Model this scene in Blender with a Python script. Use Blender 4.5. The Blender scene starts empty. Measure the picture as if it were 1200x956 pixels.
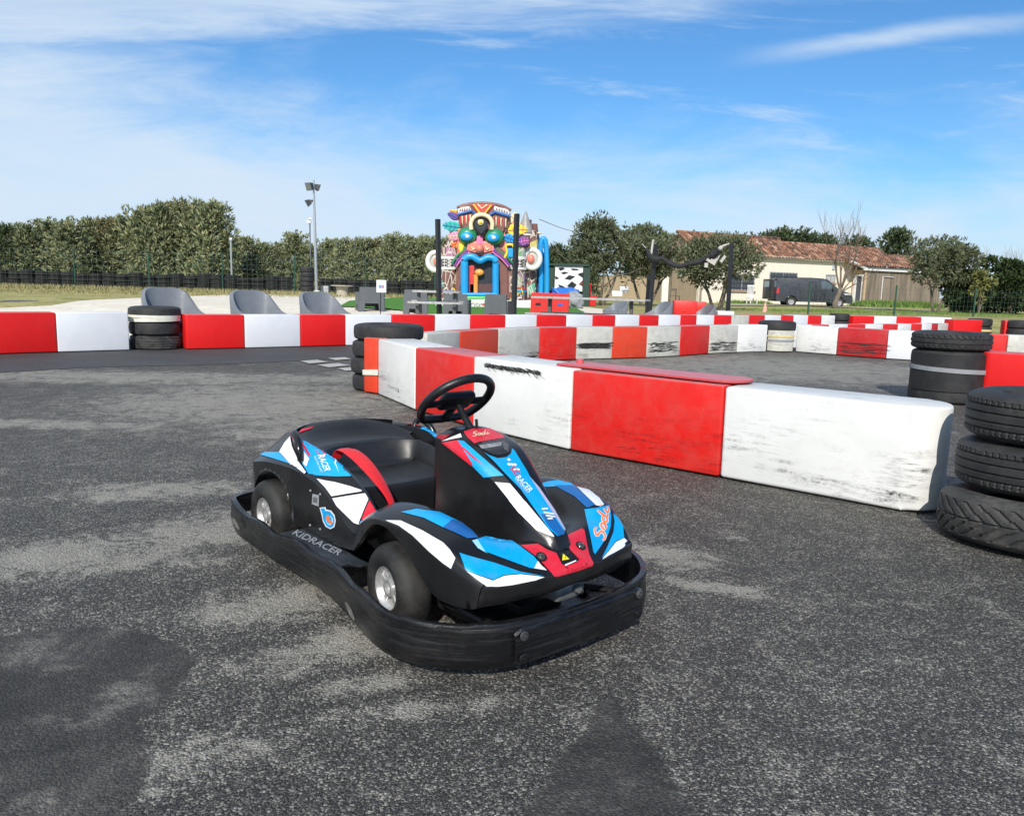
import bpy, bmesh, math, random
from mathutils import Vector, Matrix
from mathutils.bvhtree import BVHTree
from mathutils.geometry import tessellate_polygon
random.seed(7)
scn = bpy.context.scene
COL = scn.collection
PI = math.pi

# ------------------------------------------------------------------ camera and surveying helpers
F = 930.0; CAMH = 1.05
pitch = math.atan((478 - 336) / F); roll = math.radians(1.5)
fwd = Vector((0, math.cos(pitch), -math.sin(pitch)))
r0 = Vector((1, 0, 0)); u0 = r0.cross(fwd)
right = math.cos(roll) * r0 + math.sin(roll) * u0
up = -math.sin(roll) * r0 + math.cos(roll) * u0
CAM = Vector((0, 0, CAMH))

def ray(px, py): return fwd + right * ((px - 600) / F) - up * ((py - 478) / F)
def gz(px, py, z=0.0):
    d = ray(px, py); return CAM + d * ((z - CAMH) / d.z)
def at(px, py, y):
    d = ray(px, py); return CAM + d * (y / d.y)
def smooth(t):
    t = max(0., min(1., t)); return t * t * (3 - 2 * t)
def tz(x, y): return .28 * smooth((y - 17.5 - .4 * max(x, 0)) / 6)
def gp(px, py):
    z = 0
    for _ in range(12):
        P = gz(px, py, z); z = .5 * z + .5 * tz(P.x, P.y)
    return P
def gd(px, d):                      # ground point in pixel column px at distance d
    P = at(px, 340, d); P.z = tz(P.x, P.y); return P
def zt(py, px, d): return at(px, py, d).z   # height seen at pixel row py

cam = bpy.data.cameras.new('camera'); camo = bpy.data.objects.new('camera', cam); COL.objects.link(camo)
cam.sensor_width = 36; cam.lens = F / 1200 * 36; cam.clip_start = .05; cam.clip_end = 3000
camo.matrix_world = Matrix(((right.x, up.x, -fwd.x, 0), (right.y, up.y, -fwd.y, 0), (right.z, up.z, -fwd.z, CAMH), (0, 0, 0, 1)))
scn.camera = camo

# ------------------------------------------------------------------ materials
class N:
    def __init__(s, name):
        s.m = bpy.data.materials.new(name); s.m.use_nodes = True
        s.t = s.m.node_tree; s.n = s.t.nodes; s.l = s.t.links
        s.b = s.n['Principled BSDF']; s.tc = s.n.new('ShaderNodeTexCoord')
    def add(s, typ, **kw):
        n = s.n.new(typ)
        for k, v in kw.items():
            if k.startswith('i_'): n.inputs[k[2:].replace('_', ' ')].default_value = v
            else: setattr(n, k, v)
        return n
    def link(s, a, b): s.l.new(a, b)
    def mapped(s, scale=(1, 1, 1), rot=(0, 0, 0), loc=(0, 0, 0), rnd=False, coord='Object'):
        m = s.add('ShaderNodeMapping'); m.inputs['Scale'].default_value = scale
        m.inputs['Rotation'].default_value = rot; m.inputs['Location'].default_value = loc
        src = s.tc.outputs[coord]
        if rnd:
            oi = s.add('ShaderNodeObjectInfo'); mu = s.add('ShaderNodeVectorMath', operation='MULTIPLY_ADD')
            s.link(oi.outputs['Random'], mu.inputs[0]); mu.inputs[1].default_value = (57, 31, 13)
            s.link(src, mu.inputs[2]); src = mu.outputs[0]
        s.link(src, m.inputs['Vector']); return m.outputs[0]
    def noise(s, vec, scale, detail=4, rough=.55, dist=0):
        n = s.add('ShaderNodeTexNoise'); s.link(vec, n.inputs['Vector'])
        n.inputs['Scale'].default_value = scale; n.inputs['Detail'].default_value = detail
        n.inputs['Roughness'].default_value = rough; n.inputs['Distortion'].default_value = dist
        return n.outputs['Fac']
    def ramp(s, fac, stops):
        r = s.add('ShaderNodeValToRGB'); s.link(fac, r.inputs[0]); e = r.color_ramp.elements
        while len(e) < len(stops): e.new(.5)
        for q, (p, c) in zip(e, stops):
            q.position = p; q.color = (c, c, c, 1) if isinstance(c, (int, float)) else (*c, 1)
        return r.outputs[0]
    def math(s, op, a, b=None, clamp=False):
        n = s.add('ShaderNodeMath', operation=op); n.use_clamp = clamp
        for i, v in enumerate((a, b)):
            if v is None: continue
            if isinstance(v, (int, float)): n.inputs[i].default_value = v
            else: s.link(v, n.inputs[i])
        return n.outputs[0]
    def mix(s, fac, a, b, mode='MIX'):
        n = s.add('ShaderNodeMix', data_type='RGBA', blend_type=mode)
        for i, v in ((0, fac), (6, a), (7, b)):
            if isinstance(v, (int, float)): n.inputs[i].default_value = v
            elif isinstance(v, tuple): n.inputs[i].default_value = (*v, 1)
            else: s.link(v, n.inputs[i])
        return n.outputs[2]
    def bump(s, h, strength=.3, dist=.01):
        b = s.add('ShaderNodeBump'); b.inputs['Strength'].default_value = strength; b.inputs['Distance'].default_value = dist
        s.link(h, b.inputs['Height']); s.link(b.outputs[0], s.b.inputs['Normal'])
    def color(s, c): s.link(c, s.b.inputs['Base Color'])
    def rough(s, r):
        if isinstance(r, (int, float)): s.b.inputs['Roughness'].default_value = r
        else: s.link(r, s.b.inputs['Roughness'])

_m = {}
def plain(name, col, rough=.55, var=.12, scale=9, bump=0., bscale=40, metal=0., spec=.5, rnd=False):
    if name in _m: return _m[name]
    n = N(name); v = n.mapped(rnd=rnd)
    f = n.noise(v, scale, 5, .6)
    lo = tuple(c * (1 - var) for c in col); hi = tuple(min(1, c * (1 + var)) for c in col)
    n.color(n.ramp(f, [(.3, lo), (.7, hi)]))
    n.b.inputs['Metallic'].default_value = metal; n.b.inputs['Specular IOR Level'].default_value = spec
    n.rough(n.ramp(n.noise(v, scale * 2.3), [(.3, max(0, rough - .08)), (.7, min(1, rough + .1))]))
    if bump: n.bump(n.noise(v, bscale, 3), bump, .004)
    _m[name] = n.m; return n.m

def scuffed(name, col, dust, amount, streak=(.015, .015, .016), dirt=.3, rough=.42, seed=0):
    """painted plastic barrier skin: streaks of rubber low down, dusty top, fine dirt"""
    n = N(name)
    v = n.mapped((1, 1, 1), rnd=True, loc=(seed, 0, 0)); vs = n.mapped((2.6, 2.6, 22), rnd=True, rot=(0, .05, 0), loc=(seed, 0, 0))
    sep = n.add('ShaderNodeSeparateXYZ'); n.link(n.tc.outputs['Object'], sep.inputs[0]); z = sep.outputs[2]
    geo = n.add('ShaderNodeNewGeometry'); sn = n.add('ShaderNodeSeparateXYZ'); n.link(geo.outputs['Normal'], sn.inputs[0])
    topm = n.ramp(sn.outputs[2], [(.6, 0.), (.9, 1.)])
    base = n.ramp(n.noise(v, 3, 6, .6), [(.3, tuple(c * .9 for c in col)), (.7, col)])
    # film of dirt with cloudy edges
    film = n.ramp(n.noise(v, 7, 8, .7, .4), [(.42, 0.), (.8, dirt)])
    base = n.mix(film, base, (.25, .235, .2))
    # rubber streaks: long thin along the block, densest in the lower half
    st = n.noise(vs, 1.0, 8, .72, .25)
    low = n.ramp(z, [(.0, .55), (.10, 1.), (.24, .8), (.34, .25), (.55, .1)])
    patch = n.ramp(n.noise(v, 2.2, 3), [(.42, 0.), (.62, 1.)])
    st2 = n.noise(n.mapped((5, 5, 60), rnd=True, rot=(0, .03, 0), loc=(seed + 4, 0, 2)), 1.2, 9, .8, .3)
    grain = n.ramp(n.noise(v, 45, 5, .8), [(.40, .15), (.6, 1.)])
    s = n.math('MULTIPLY', n.math('MAXIMUM', n.math('MULTIPLY', n.ramp(st, [(.50, 0.), (.64, 1.)]), grain), n.ramp(st2, [(.55, 0.), (.66, .8)])), n.math('MULTIPLY', low, patch))
    s = n.math('MULTIPLY', s, amount * 1.3, True)
    base = n.mix(s, base, streak)
    # pale scratches
    vs2 = n.mapped((3, 3, 40), rnd=True, rot=(0, -.3, 0), loc=(9 + seed, 4, 0))
    sc = n.ramp(n.noise(vs2, 1.3, 6, .8), [(.68, 0.), (.73, .35)])
    base = n.mix(sc, base, tuple(min(1, c + .25) for c in col))
    # dusty, sun bleached top with black marks
    topd = n.mix(n.ramp(n.noise(v, 12, 6, .7), [(.3, .55), (.7, .9)]), base, dust)
    topd = n.mix(n.ramp(n.noise(n.mapped((2, 9, 1), rnd=True), 2.2, 7, .75), [(.56, 0.), (.7, .65)]), topd, (.06, .055, .05))
    n.color(n.mix(topm, base, topd))
    n.rough(n.math('ADD', n.math('MULTIPLY', film, .6), rough, True))
    n.b.inputs['Specular IOR Level'].default_value = .35
    n.bump(n.noise(v, 6, 4), .25, .01)
    return n.m

RED = (.68, .014, .010); WHITE = (.78, .78, .76)
M_red = scuffed('red_barrier_plastic', RED, (.50, .17, .17), .9, dirt=.18)
M_redclean = scuffed('clean_red_plastic', (.72, .012, .012), (.55, .14, .13), 0.05, dirt=.03)
M_orange = scuffed('faded_orange_plastic', (.70, .05, .015), (.42, .16, .13), .4, dirt=.2)
M_redworn = scuffed('worn_red_plastic', (.50, .018, .022), (.40, .16, .16), 1.0, dirt=.15)
M_white = scuffed('white_barrier_plastic', WHITE, (.62, .61, .58), 1.25, dirt=.10, seed=3)
M_whiteclean = scuffed('clean_white_plastic', (.74, .75, .78), (.7, .7, .7), .03, dirt=.05)
M_whitedirty = scuffed('dirty_white_plastic', (.60, .59, .53), (.45, .44, .40), 1.0, dirt=.55, seed=6)

def rubber(name, col=(.022, .022, .023), dusty=.25, rough=.62):
    n = N(name); v = n.mapped(rnd=True)
    f = n.ramp(n.noise(v, 9, 8, .7), [(.45, 0.), (.8, dusty)])
    n.color(n.mix(f, col, (.16, .15, .135))); n.rough(n.math('ADD', f, rough, True))
    n.b.inputs['Specular IOR Level'].default_value = .4
    n.bump(n.noise(v, 60, 4), .2, .003); return n.m
M_tyre = rubber('tyre_rubber'); M_tyredusty = rubber('dusty_tyre_rubber', (.03, .03, .03), .7)
M_kart = None

# ------------------------------------------------------------------ mesh helpers
def link(name, bm, m, parent=None, smoothf=False, angle=None, recalc=True):
    if recalc: bmesh.ops.recalc_face_normals(bm, faces=bm.faces)
    me = bpy.data.meshes.new(name); bm.to_mesh(me); bm.free()
    for x in (m if isinstance(m, (list, tuple)) else [m]): me.materials.append(x)
    if smoothf:
        for p in me.polygons: p.use_smooth = True
        if angle: me.set_sharp_from_angle(angle=math.radians(angle))
    o = bpy.data.objects.new(name, me); COL.objects.link(o)
    if parent: o.parent = parent
    return o
def tag(o, label=None, cat=None, group=None, kind=None):
    if label: o['label'] = label
    if cat: o['category'] = cat
    if group: o['group'] = group
    if kind: o['kind'] = kind
    return o
def empty(name, loc, rz, label, cat, group=None):
    o = bpy.data.objects.new(name, None); COL.objects.link(o); o.location = loc; o.rotation_euler = (0, 0, rz)
    o.empty_display_size = .2
    return tag(o, label, cat, group)
def copy_tree(o, parent=None):
    c = o.copy(); COL.objects.link(c)
    if parent: c.parent = parent
    for k in ('label', 'group'):
        if parent is None and k in c: pass
    for ch in list(CH.get(o.name, [])):
        d = copy_tree(ch, c); CH.setdefault(c.name, []).append(d)
    return c
CH = {}
def part(name, bm, m, parent, **kw):
    o = link(name, bm, m, parent, **kw); CH.setdefault(parent.name, []).append(o); return o

def box(bm, c, s, rot=None, bev=0., mi=0):
    r = bmesh.ops.create_cube(bm, size=1); vs = r['verts']
    for v in vs: v.co = Vector((v.co.x * s[0], v.co.y * s[1], v.co.z * s[2]))
    fs = list({f for v in vs for f in v.link_faces})
    if bev:
        es = list({e for v in vs for e in v.link_edges})
        g = bmesh.ops.bevel(bm, geom=es, offset=bev, segments=2, affect='EDGES', profile=.5)
        vs = list({v for f in g['faces'] for v in f.verts} | {v for v in vs if v.is_valid})
        fs = list({f for v in vs for f in v.link_faces})
    M = (rot.to_4x4() if rot else Matrix.Identity(4))
    for v in vs: v.co = (M @ v.co) + Vector(c)
    for f in fs: f.material_index = mi
    return vs
def rz3(a): return Matrix.Rotation(a, 3, 'Z')
def tube(bm, pts, rad, seg=8, cap=True, closed=False, mi=0, flat=None):
    pts = [Vector(p) for p in pts]; n = len(pts)
    rads = rad if isinstance(rad, (list, tuple)) else [rad] * n
    rings = []; prev = None
    for i, p in enumerate(pts):
        if closed: t = pts[(i + 1) % n] - pts[i - 1]
        else: t = pts[min(i + 1, n - 1)] - pts[max(i - 1, 0)]
        t.normalize()
        if prev is None:
            a = Vector((0, 0, 1)) if abs(t.z) < .9 else Vector((1, 0, 0))
            prev = t.cross(a).normalized()
        prev = (prev - t * prev.dot(t)).normalized(); b = t.cross(prev)
        fl = flat or 1
        rings.append([bm.verts.new(p + prev * math.cos(2 * PI * k / seg) * rads[i] + b * math.sin(2 * PI * k / seg) * rads[i] * fl) for k in range(seg)])
    rng = range(n) if closed else range(n - 1)
    for i in rng:
        A, B = rings[i], rings[(i + 1) % n]
        for k in range(seg):
            f = bm.faces.new((A[k], A[(k + 1) % seg], B[(k + 1) % seg], B[k])); f.material_index = mi
    if cap and not closed:
        for r in (rings[0], rings[-1]):
            f = bm.faces.new(r); f.material_index = mi
def lathe(bm, prof, seg=32, M=None, mi=0, fn=None, closed=False):
    rings = []
    for (r, z) in prof:
        ring = []
        for k in range(seg):
            a = 2 * PI * k / seg; rr = r + (fn(a, r, z) if fn else 0)
            co = Vector((rr * math.cos(a), rr * math.sin(a), z))
            ring.append(bm.verts.new(M @ co if M else co))
        rings.append(ring)
    m = len(rings)
    for i in range(m if closed else m - 1):
        A, B = rings[i], rings[(i + 1) % m]
        for k in range(seg):
            f = bm.faces.new((A[k], A[(k + 1) % seg], B[(k + 1) % seg], B[k])); f.material_index = mi
    return rings
def prism(bm, poly, z0, z1, mi=0):
    a = [bm.verts.new((x, y, z0)) for x, y in poly]; b = [bm.verts.new((x, y, z1)) for x, y in poly]
    n = len(poly); fs = [bm.faces.new(a[::-1]), bm.faces.new(b)]
    for i in range(n): fs.append(bm.faces.new((a[i], a[(i + 1) % n], b[(i + 1) % n], b[i])))
    for f in fs: f.material_index = mi
    return fs
def catmull(P, t):
    n = len(P); i = min(int(t), n - 2); u = t - i
    p1, p2 = P[i], P[i + 1]
    p0 = P[i - 1] if i > 0 else p1 * 2 - p2
    p3 = P[i + 2] if i + 2 < n else p2 * 2 - p1
    return .5 * ((2 * p1) + (p2 - p0) * u + (2 * p0 - 5 * p1 + 4 * p2 - p3) * u * u + (3 * p1 - p0 - 3 * p2 + p3) * u ** 3)
def patch(bm, grid, su=4, sv=4, smoothu=True, smoothv=True, mi=0):
    """grid[i][j] of points; interpolated through its points"""
    G = [[Vector(p) for p in r] for r in grid]; nu, nv = len(G), len(G[0])
    def ev(P, t, sm):
        if sm and len(P) > 2: return catmull(P, t)
        i = min(int(t), len(P) - 2); return P[i].lerp(P[i + 1], t - i)
    rows = [[ev(r, j / sv, smoothv) for j in range((nv - 1) * sv + 1)] for r in G]
    out = []
    for i in range((nu - 1) * su + 1):
        out.append([bm.verts.new(ev([rows[k][j] for k in range(nu)], i / su, smoothu)) for j in range(len(rows[0]))])
    for i in range(len(out) - 1):
        for j in range(len(out[0]) - 1):
            f = bm.faces.new((out[i][j], out[i][j + 1], out[i + 1][j + 1], out[i + 1][j])); f.material_index = mi
    return out
def mirror_me(o, name, parent, m=None):
    me = o.data.copy()
    for v in me.vertices: v.co.y = -v.co.y
    me.flip_normals()
    c = bpy.data.objects.new(name, me); COL.objects.link(c); c.parent = parent; CH.setdefault(parent.name, []).append(c)
    return c
BASEROT = {}

# ================================================================== SETTING: ground sheets
def strip_sheet(name, A, B, n, m, mat, dz):
    bm = bmesh.new()
    def pl(P, t):
        s = t * (len(P) - 1); i = min(int(s), len(P) - 2); return P[i].lerp(P[i + 1], s - i)
    vs = []
    for i in range(n + 1):
        a = pl(A, i / n); b = pl(B, i / n); row = []
        for j in range(m + 1):
            q = a.lerp(b, (j / m)); row.append(bm.verts.new((q.x, q.y, tz(q.x, q.y) + dz)))
        vs.append(row)
    for i in range(n):
        for j in range(m): bm.faces.new((vs[i][j], vs[i + 1][j], vs[i + 1][j + 1], vs[i][j + 1]))
    o = link(name, bm, mat, smoothf=True); tag(o, kind='structure')
    if sum(p.normal.z for p in o.data.polygons) < 0: o.data.flip_normals()
    return o
V2 = lambda x, y: Vector((x, y, 0))

def asphalt():
    n = N('asphalt'); v = n.mapped()
    sep = n.add('ShaderNodeSeparateXYZ'); n.link(v, sep.inputs[0])
    vor = n.add('ShaderNodeTexVoronoi', feature='F1'); n.link(v, vor.inputs['Vector']); vor.inputs['Scale'].default_value = 170
    vor.inputs['Randomness'].default_value = 1
    cs = n.add('ShaderNodeSeparateColor'); n.link(vor.outputs['Color'], cs.inputs[0])
    fine = n.noise(v, 210, 3, .75, .6)
    # worn through coat: blobs where the coating has gone, edge broken up by noise
    blobs = [(300, 470, 1.15, 1.2, .35), (390, 505, .8, .55, -.2), (150, 442, 3.0, .5, .1), (60, 497, .8, .16, .0), (270, 620, .36, .26, .35), (60, 655, .55, .20, .2), (350, 700, .26, .16, .5), (150, 640, .4, .14, .1),
             (775, 650, .20, .13, -.3), (850, 690, .22, .05, -.4), (440, 440, .5, .5, .0), (180, 575, .38, .16, .3), (430, 800, .14, .05, .4), (900, 430, 3.2, 1.9, -.25), (120, 905, .3, .10, .4), (400, 755, .30, .10, .6), (500, 830, .2, .05, .2)]
    tot = None
    for (px, py, rx, ry, rot) in blobs:
        c = gz(px, py)
        m = n.add('ShaderNodeMapping', vector_type='TEXTURE')
        m.inputs['Location'].default_value = (c.x, c.y, 0); m.inputs['Rotation'].default_value = (0, 0, rot); m.inputs['Scale'].default_value = (rx * .85, ry * .85, 1)
        n.link(n.tc.outputs['Object'], m.inputs['Vector'])
        ln = n.add('ShaderNodeVectorMath', operation='LENGTH'); n.link(m.outputs[0], ln.inputs[0])
        f = n.ramp(n.math('MULTIPLY', ln.outputs['Value'], .5), [(.0, 1.), (.45, .75), (.95, 0.)])
        tot = f if tot is None else n.math('MAXIMUM', tot, f)
    big = n.noise(n.mapped((1, 1, 1), loc=(2.3, .7, 0), rot=(0, 0, .3)), 4.6, 12, .80, 1.0)
    fac = n.math('ADD', n.math('MULTIPLY', tot, .26), n.math('MULTIPLY', big, 1.15))
    fac = n.math('ADD', fac, n.math('MULTIPLY', n.noise(n.mapped((1, 1, 1), loc=(5, 2, 0)), 13, 8, .82, 1.2), .52))
    fac = n.math('SUBTRACT', n.math('ADD', fac, n.math('MULTIPLY', cs.outputs[2], .08)), .095)
    wear = n.ramp(fac, [(.0, 0.), (.93, 0.), (.97, .6), (1., .7)])
    wear2 = n.ramp(n.math('SUBTRACT', fac, .14), [(.84, 0.), (.90, .7), (.97, .95)])
    wear = n.math('MAXIMUM', wear, wear2)
    soft = n.ramp(n.math('SUBTRACT', fac, .10), [(.66, 0.), (.88, 1.)])
    fv = n.math('ADD', fine, n.math('MULTIPLY', soft, .065)); sv = n.math('ADD', cs.outputs[0], n.math('MULTIPLY', soft, .16))
    stone = n.ramp(sv, [(.0, (.010, .0097, .010)), (.50, (.024, .023, .0225)), (.72, (.055, .052, .049)), (.87, (.22, .21, .185)), (1., (.56, .53, .46))])
    dark = n.mix(.5, stone, n.ramp(fv, [(.40, (.008, .0077, .0077)), (.53, (.034, .032, .030)), (.62, (.38, .355, .305)), (.75, (.55, .52, .45))]))
    dark = n.mix(1., dark, n.ramp(n.noise(v, .55, 4, .6), [(.3, (.66, .66, .66)), (.7, (1.05, 1.05, 1.04))]), 'MULTIPLY')
    pale = n.mix(.6, n.ramp(cs.outputs[1], [(.0, (.13, .12, .10)), (.5, (.29, .272, .232)), (1., (.56, .53, .46))]), n.ramp(fine, [(.38, (.06, .056, .048)), (.5, (.24, .225, .19)), (.62, (.56, .53, .45))]))
    # tyre track: darker smears
    vt = n.mapped((.5, 3.2, 1), rot=(0, 0, -.42), loc=(.3, .4, 0))
    track = n.ramp(n.noise(vt, 1.4, 4, .6), [(.56, 0.), (.78, .35)])
    c = n.mix(n.math('MULTIPLY', wear, .9), dark, pale)
    c = n.mix(track, c, (.030, .029, .030))
    # smoother, darker areas with soft edges: a triangle and joined ellipses
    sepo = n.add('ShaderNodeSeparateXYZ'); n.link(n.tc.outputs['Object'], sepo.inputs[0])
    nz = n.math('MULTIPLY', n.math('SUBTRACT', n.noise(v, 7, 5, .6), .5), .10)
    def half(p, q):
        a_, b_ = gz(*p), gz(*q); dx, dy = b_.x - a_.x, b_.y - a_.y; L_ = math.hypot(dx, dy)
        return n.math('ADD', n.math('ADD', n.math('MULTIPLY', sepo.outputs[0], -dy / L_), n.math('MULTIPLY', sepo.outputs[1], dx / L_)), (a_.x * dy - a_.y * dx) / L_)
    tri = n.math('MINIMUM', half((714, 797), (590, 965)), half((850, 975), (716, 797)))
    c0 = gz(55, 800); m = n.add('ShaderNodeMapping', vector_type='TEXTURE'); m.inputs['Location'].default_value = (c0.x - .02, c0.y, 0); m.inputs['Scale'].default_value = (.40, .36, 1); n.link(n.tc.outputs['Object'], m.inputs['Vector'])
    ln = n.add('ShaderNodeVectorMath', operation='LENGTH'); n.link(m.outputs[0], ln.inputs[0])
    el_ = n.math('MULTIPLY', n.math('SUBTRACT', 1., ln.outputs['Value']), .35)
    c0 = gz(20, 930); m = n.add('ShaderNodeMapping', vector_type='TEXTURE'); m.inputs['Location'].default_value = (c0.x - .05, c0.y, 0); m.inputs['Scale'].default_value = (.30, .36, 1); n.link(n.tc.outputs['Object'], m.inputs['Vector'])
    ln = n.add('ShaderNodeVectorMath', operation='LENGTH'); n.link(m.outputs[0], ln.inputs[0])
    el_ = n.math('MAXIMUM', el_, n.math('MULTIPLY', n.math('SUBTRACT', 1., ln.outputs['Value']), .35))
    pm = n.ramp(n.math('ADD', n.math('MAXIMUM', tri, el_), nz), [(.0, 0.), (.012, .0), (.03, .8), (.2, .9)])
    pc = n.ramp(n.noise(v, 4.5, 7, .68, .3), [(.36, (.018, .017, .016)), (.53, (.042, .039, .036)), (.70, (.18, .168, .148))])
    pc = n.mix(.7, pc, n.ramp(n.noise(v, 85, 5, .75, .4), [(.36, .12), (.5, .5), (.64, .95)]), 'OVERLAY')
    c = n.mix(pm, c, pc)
    n.color(c); n.rough(n.ramp(fine, [(.3, .62), (.7, .9)])); n.b.inputs['Specular IOR Level'].default_value = .45
    h = n.math('ADD', n.math('MULTIPLY', vor.outputs['Distance'], -1.6), n.noise(v, 90, 3, .7))
    n.bump(h, .55, .006)
    return n.m
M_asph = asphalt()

def dark_asphalt():
    n = N('fresh_dark_asphalt'); v = n.mapped()
    vor = n.add('ShaderNodeTexVoronoi'); n.link(v, vor.inputs['Vector']); vor.inputs['Scale'].default_value = 130
    cs = n.add('ShaderNodeSeparateColor'); n.link(vor.outputs['Color'], cs.inputs[0])
    c = n.ramp(cs.outputs[0], [(0., .022), (.7, .04), (.92, .075), (1., .26)])
    c = n.mix(.55, c, n.ramp(n.noise(v, 1.5, 6, .65), [(.3, (.026, .026, .029)), (.7, (.06, .06, .064))]))
    n.color(c); n.rough(.8); n.bump(n.noise(v, 90, 3, .7), .5, .004); return n.m
M_asph2 = dark_asphalt()

def patch_asphalt():
    n = N('mottled_asphalt'); v = n.mapped()
    c = n.ramp(n.noise(v, 2.3, 5, .6), [(.3, (.035, .033, .031)), (.5, (.062, .058, .053)), (.68, (.16, .15, .135))])
    c = n.mix(.6, c, n.ramp(n.noise(v, 120, 5, .8, .5), [(.36, .15), (.5, .5), (.62, .95)]), 'OVERLAY')
    n.color(c); n.rough(.85); n.bump(n.noise(v, 90, 4), .4, .004); return n.m
M_asph3 = patch_asphalt()

def grassy(name, cols, scale, bump=.6):
    n = N(name); v = n.mapped()
    f = n.math('ADD', n.math('MULTIPLY', n.noise(v, scale, 6, .7), .6), n.math('MULTIPLY', n.noise(v, scale * .13, 4), .4))
    n.color(n.ramp(f, [(.35 + .3 * i / (len(cols) - 1), c) for i, c in enumerate(cols)])); n.rough(.95)
    n.b.inputs['Specular IOR Level'].default_value = .1
    n.bump(n.noise(v, scale * 4, 4), bump, .05); return n.m
M_grass = grassy('dry_grass', [(.12, .15, .04), (.24, .24, .08), (.42, .36, .17), (.20, .22, .06)], 3.5)
M_gravel = grassy('pale_gravel', [(.58, .52, .42), (.74, .67, .56), (.82, .77, .66)], 9, .4)
M_turf = grassy('green_turf', [(.06, .16, .03), (.09, .23, .045), (.07, .18, .035)], 12, .2)
M_path = grassy('dirt_path', [(.30, .27, .19), (.42, .38, .29), (.24, .25, .12)], 3)

# one big sheet to the horizon
bm = bmesh.new()
xs = [-900, -300, -120] + [-60 + 4 * i for i in range(31)] + [120, 300, 900]
ys = [-30, -8, 0, 4, 8, 12, 14, 16, 17.5] + [18.5 + i for i in range(14)] + [36, 50, 80, 140, 300, 900]
g = [[bm.verts.new((x, y, tz(x, y))) for x in xs] for y in ys]
for j in range(len(ys) - 1):
    for i in range(len(xs) - 1): bm.faces.new((g[j][i], g[j][i + 1], g[j + 1][i + 1], g[j + 1][i]))
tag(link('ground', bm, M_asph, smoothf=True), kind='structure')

L_line = [V2(-60, 4.5), V2(-20, 8.2), V2(-7.0, 11.0), V2(-5.5, 11.9), V2(-2.7, 13.5), V2(1.0, 16.2), V2(5.1, 19.1), V2(9.0, 21.7), V2(12.5, 22.2), V2(17, 20.5), V2(30, 15), V2(60, 6)]
far = [V2(-900, 6), V2(-300, 300), V2(-120, 600), V2(-60, 850), V2(-30, 890), V2(0, 890), V2(40, 890), V2(90, 870), V2(140, 800), V2(260, 500), V2(600, 200), V2(900, 8)]
# grass field behind the outer barrier, cut in bands so that it follows the ground
for k in range(1):
    bm = bmesh.new(); rows = []
    ts = [0, .0015, .003, .005, .008, .011, .014, .018, .022, .03, .045, .08, .2, .5, 1]
    def pl(P, s): i = min(int(s), len(P) - 2); return P[i].lerp(P[i + 1], s - i)
    for a in range((len(L_line) - 1) * 10 + 1):
        p = pl(L_line, a / 10); q = pl(far, a / 10)
        rows.append([bm.verts.new((p.lerp(q, t).x, p.lerp(q, t).y, tz(p.lerp(q, t).x, p.lerp(q, t).y) + .045)) for t in ts])
    for a in range(len(rows) - 1):
        for j in range(len(ts) - 1): bm.faces.new((rows[a][j], rows[a + 1][j], rows[a + 1][j + 1], rows[a][j + 1]))
    o = tag(link('grass_field', bm, M_grass, smoothf=True), kind='structure')
    if sum(p.normal.z for p in o.data.polygons) < 0: o.data.flip_normals()
strip_sheet('gravel_path', [V2(-30, 7.4), V2(-12, 10.0), V2(-7, 11.2), V2(-5.5, 12.1), V2(-2.7, 13.7), V2(1.0, 16.4), V2(5, 19.3)],
            [V2(-42, 20), gp(0, 364), gp(60, 361), gp(170, 351), gp(300, 346), gp(420, 342), gp(500, 340.5)], 48, 24, M_gravel, .065)
strip_sheet('green_turf', [gp(398, 362), gp(470, 366.5), V2(-.2, 17.3), V2(2.0, 18.2)], [gp(409, 355), gp(470, 350), gp(530, 350), gp(650, 352)], 16, 16, M_turf, .085)
strip_sheet('dirt_path', [gp(850, 359.5), gp(940, 360), gp(1000, 362.5), gp(1090, 367)], [gp(850, 357), gp(940, 358), gp(1000, 361), gp(1090, 366.3)], 20, 4, M_path, .08)
# fresh dark strip along the outer barrier and along the near barrier
strip_sheet('asphalt_strip', [gz(-300, 520), gz(-60, 445), gz(0, 437), gz(100, 431), gz(250, 427.5), gz(420, 420), gz(560, 400), gz(700, 395)],
            [V2(-12, 8.0), V2(-8, 9.9), V2(-6.5, 11.1), V2(-5.5, 11.7), V2(-4.1, 12.5), V2(-2.7, 13.4), V2(-.1, 15.2), V2(2.1, 16.9)], 60, 4, M_asph2, .004)
def flat_patch(name, pts, mat, dz):
    bm = bmesh.new(); P = [gz(*p) for p in pts]
    bm.faces.new([bm.verts.new((p.x, p.y, dz)) for p in P]); 
    o = tag(link(name, bm, mat), kind='structure')
    if o.data.polygons[0].normal.z < 0: o.data.flip_normals()
    return o
M_line = scuffed('worn_white_paint', (.50, .49, .45), (.42, .41, .38), .2, dirt=.85)
for k, (a, b, c, d) in enumerate([((352, 424), (372, 422.5), (384, 425), (363, 427)), ((384, 420.5), (404, 419.5), (412, 421.5), (393, 423)), ((372, 428.5), (396, 426.5), (410, 429), (385, 431.5)), ((396, 432.5), (412, 431.5), (424, 434), (405, 435.5))]):
    flat_patch('painted_marking', [a, b, c, d], M_line, .012)

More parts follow.
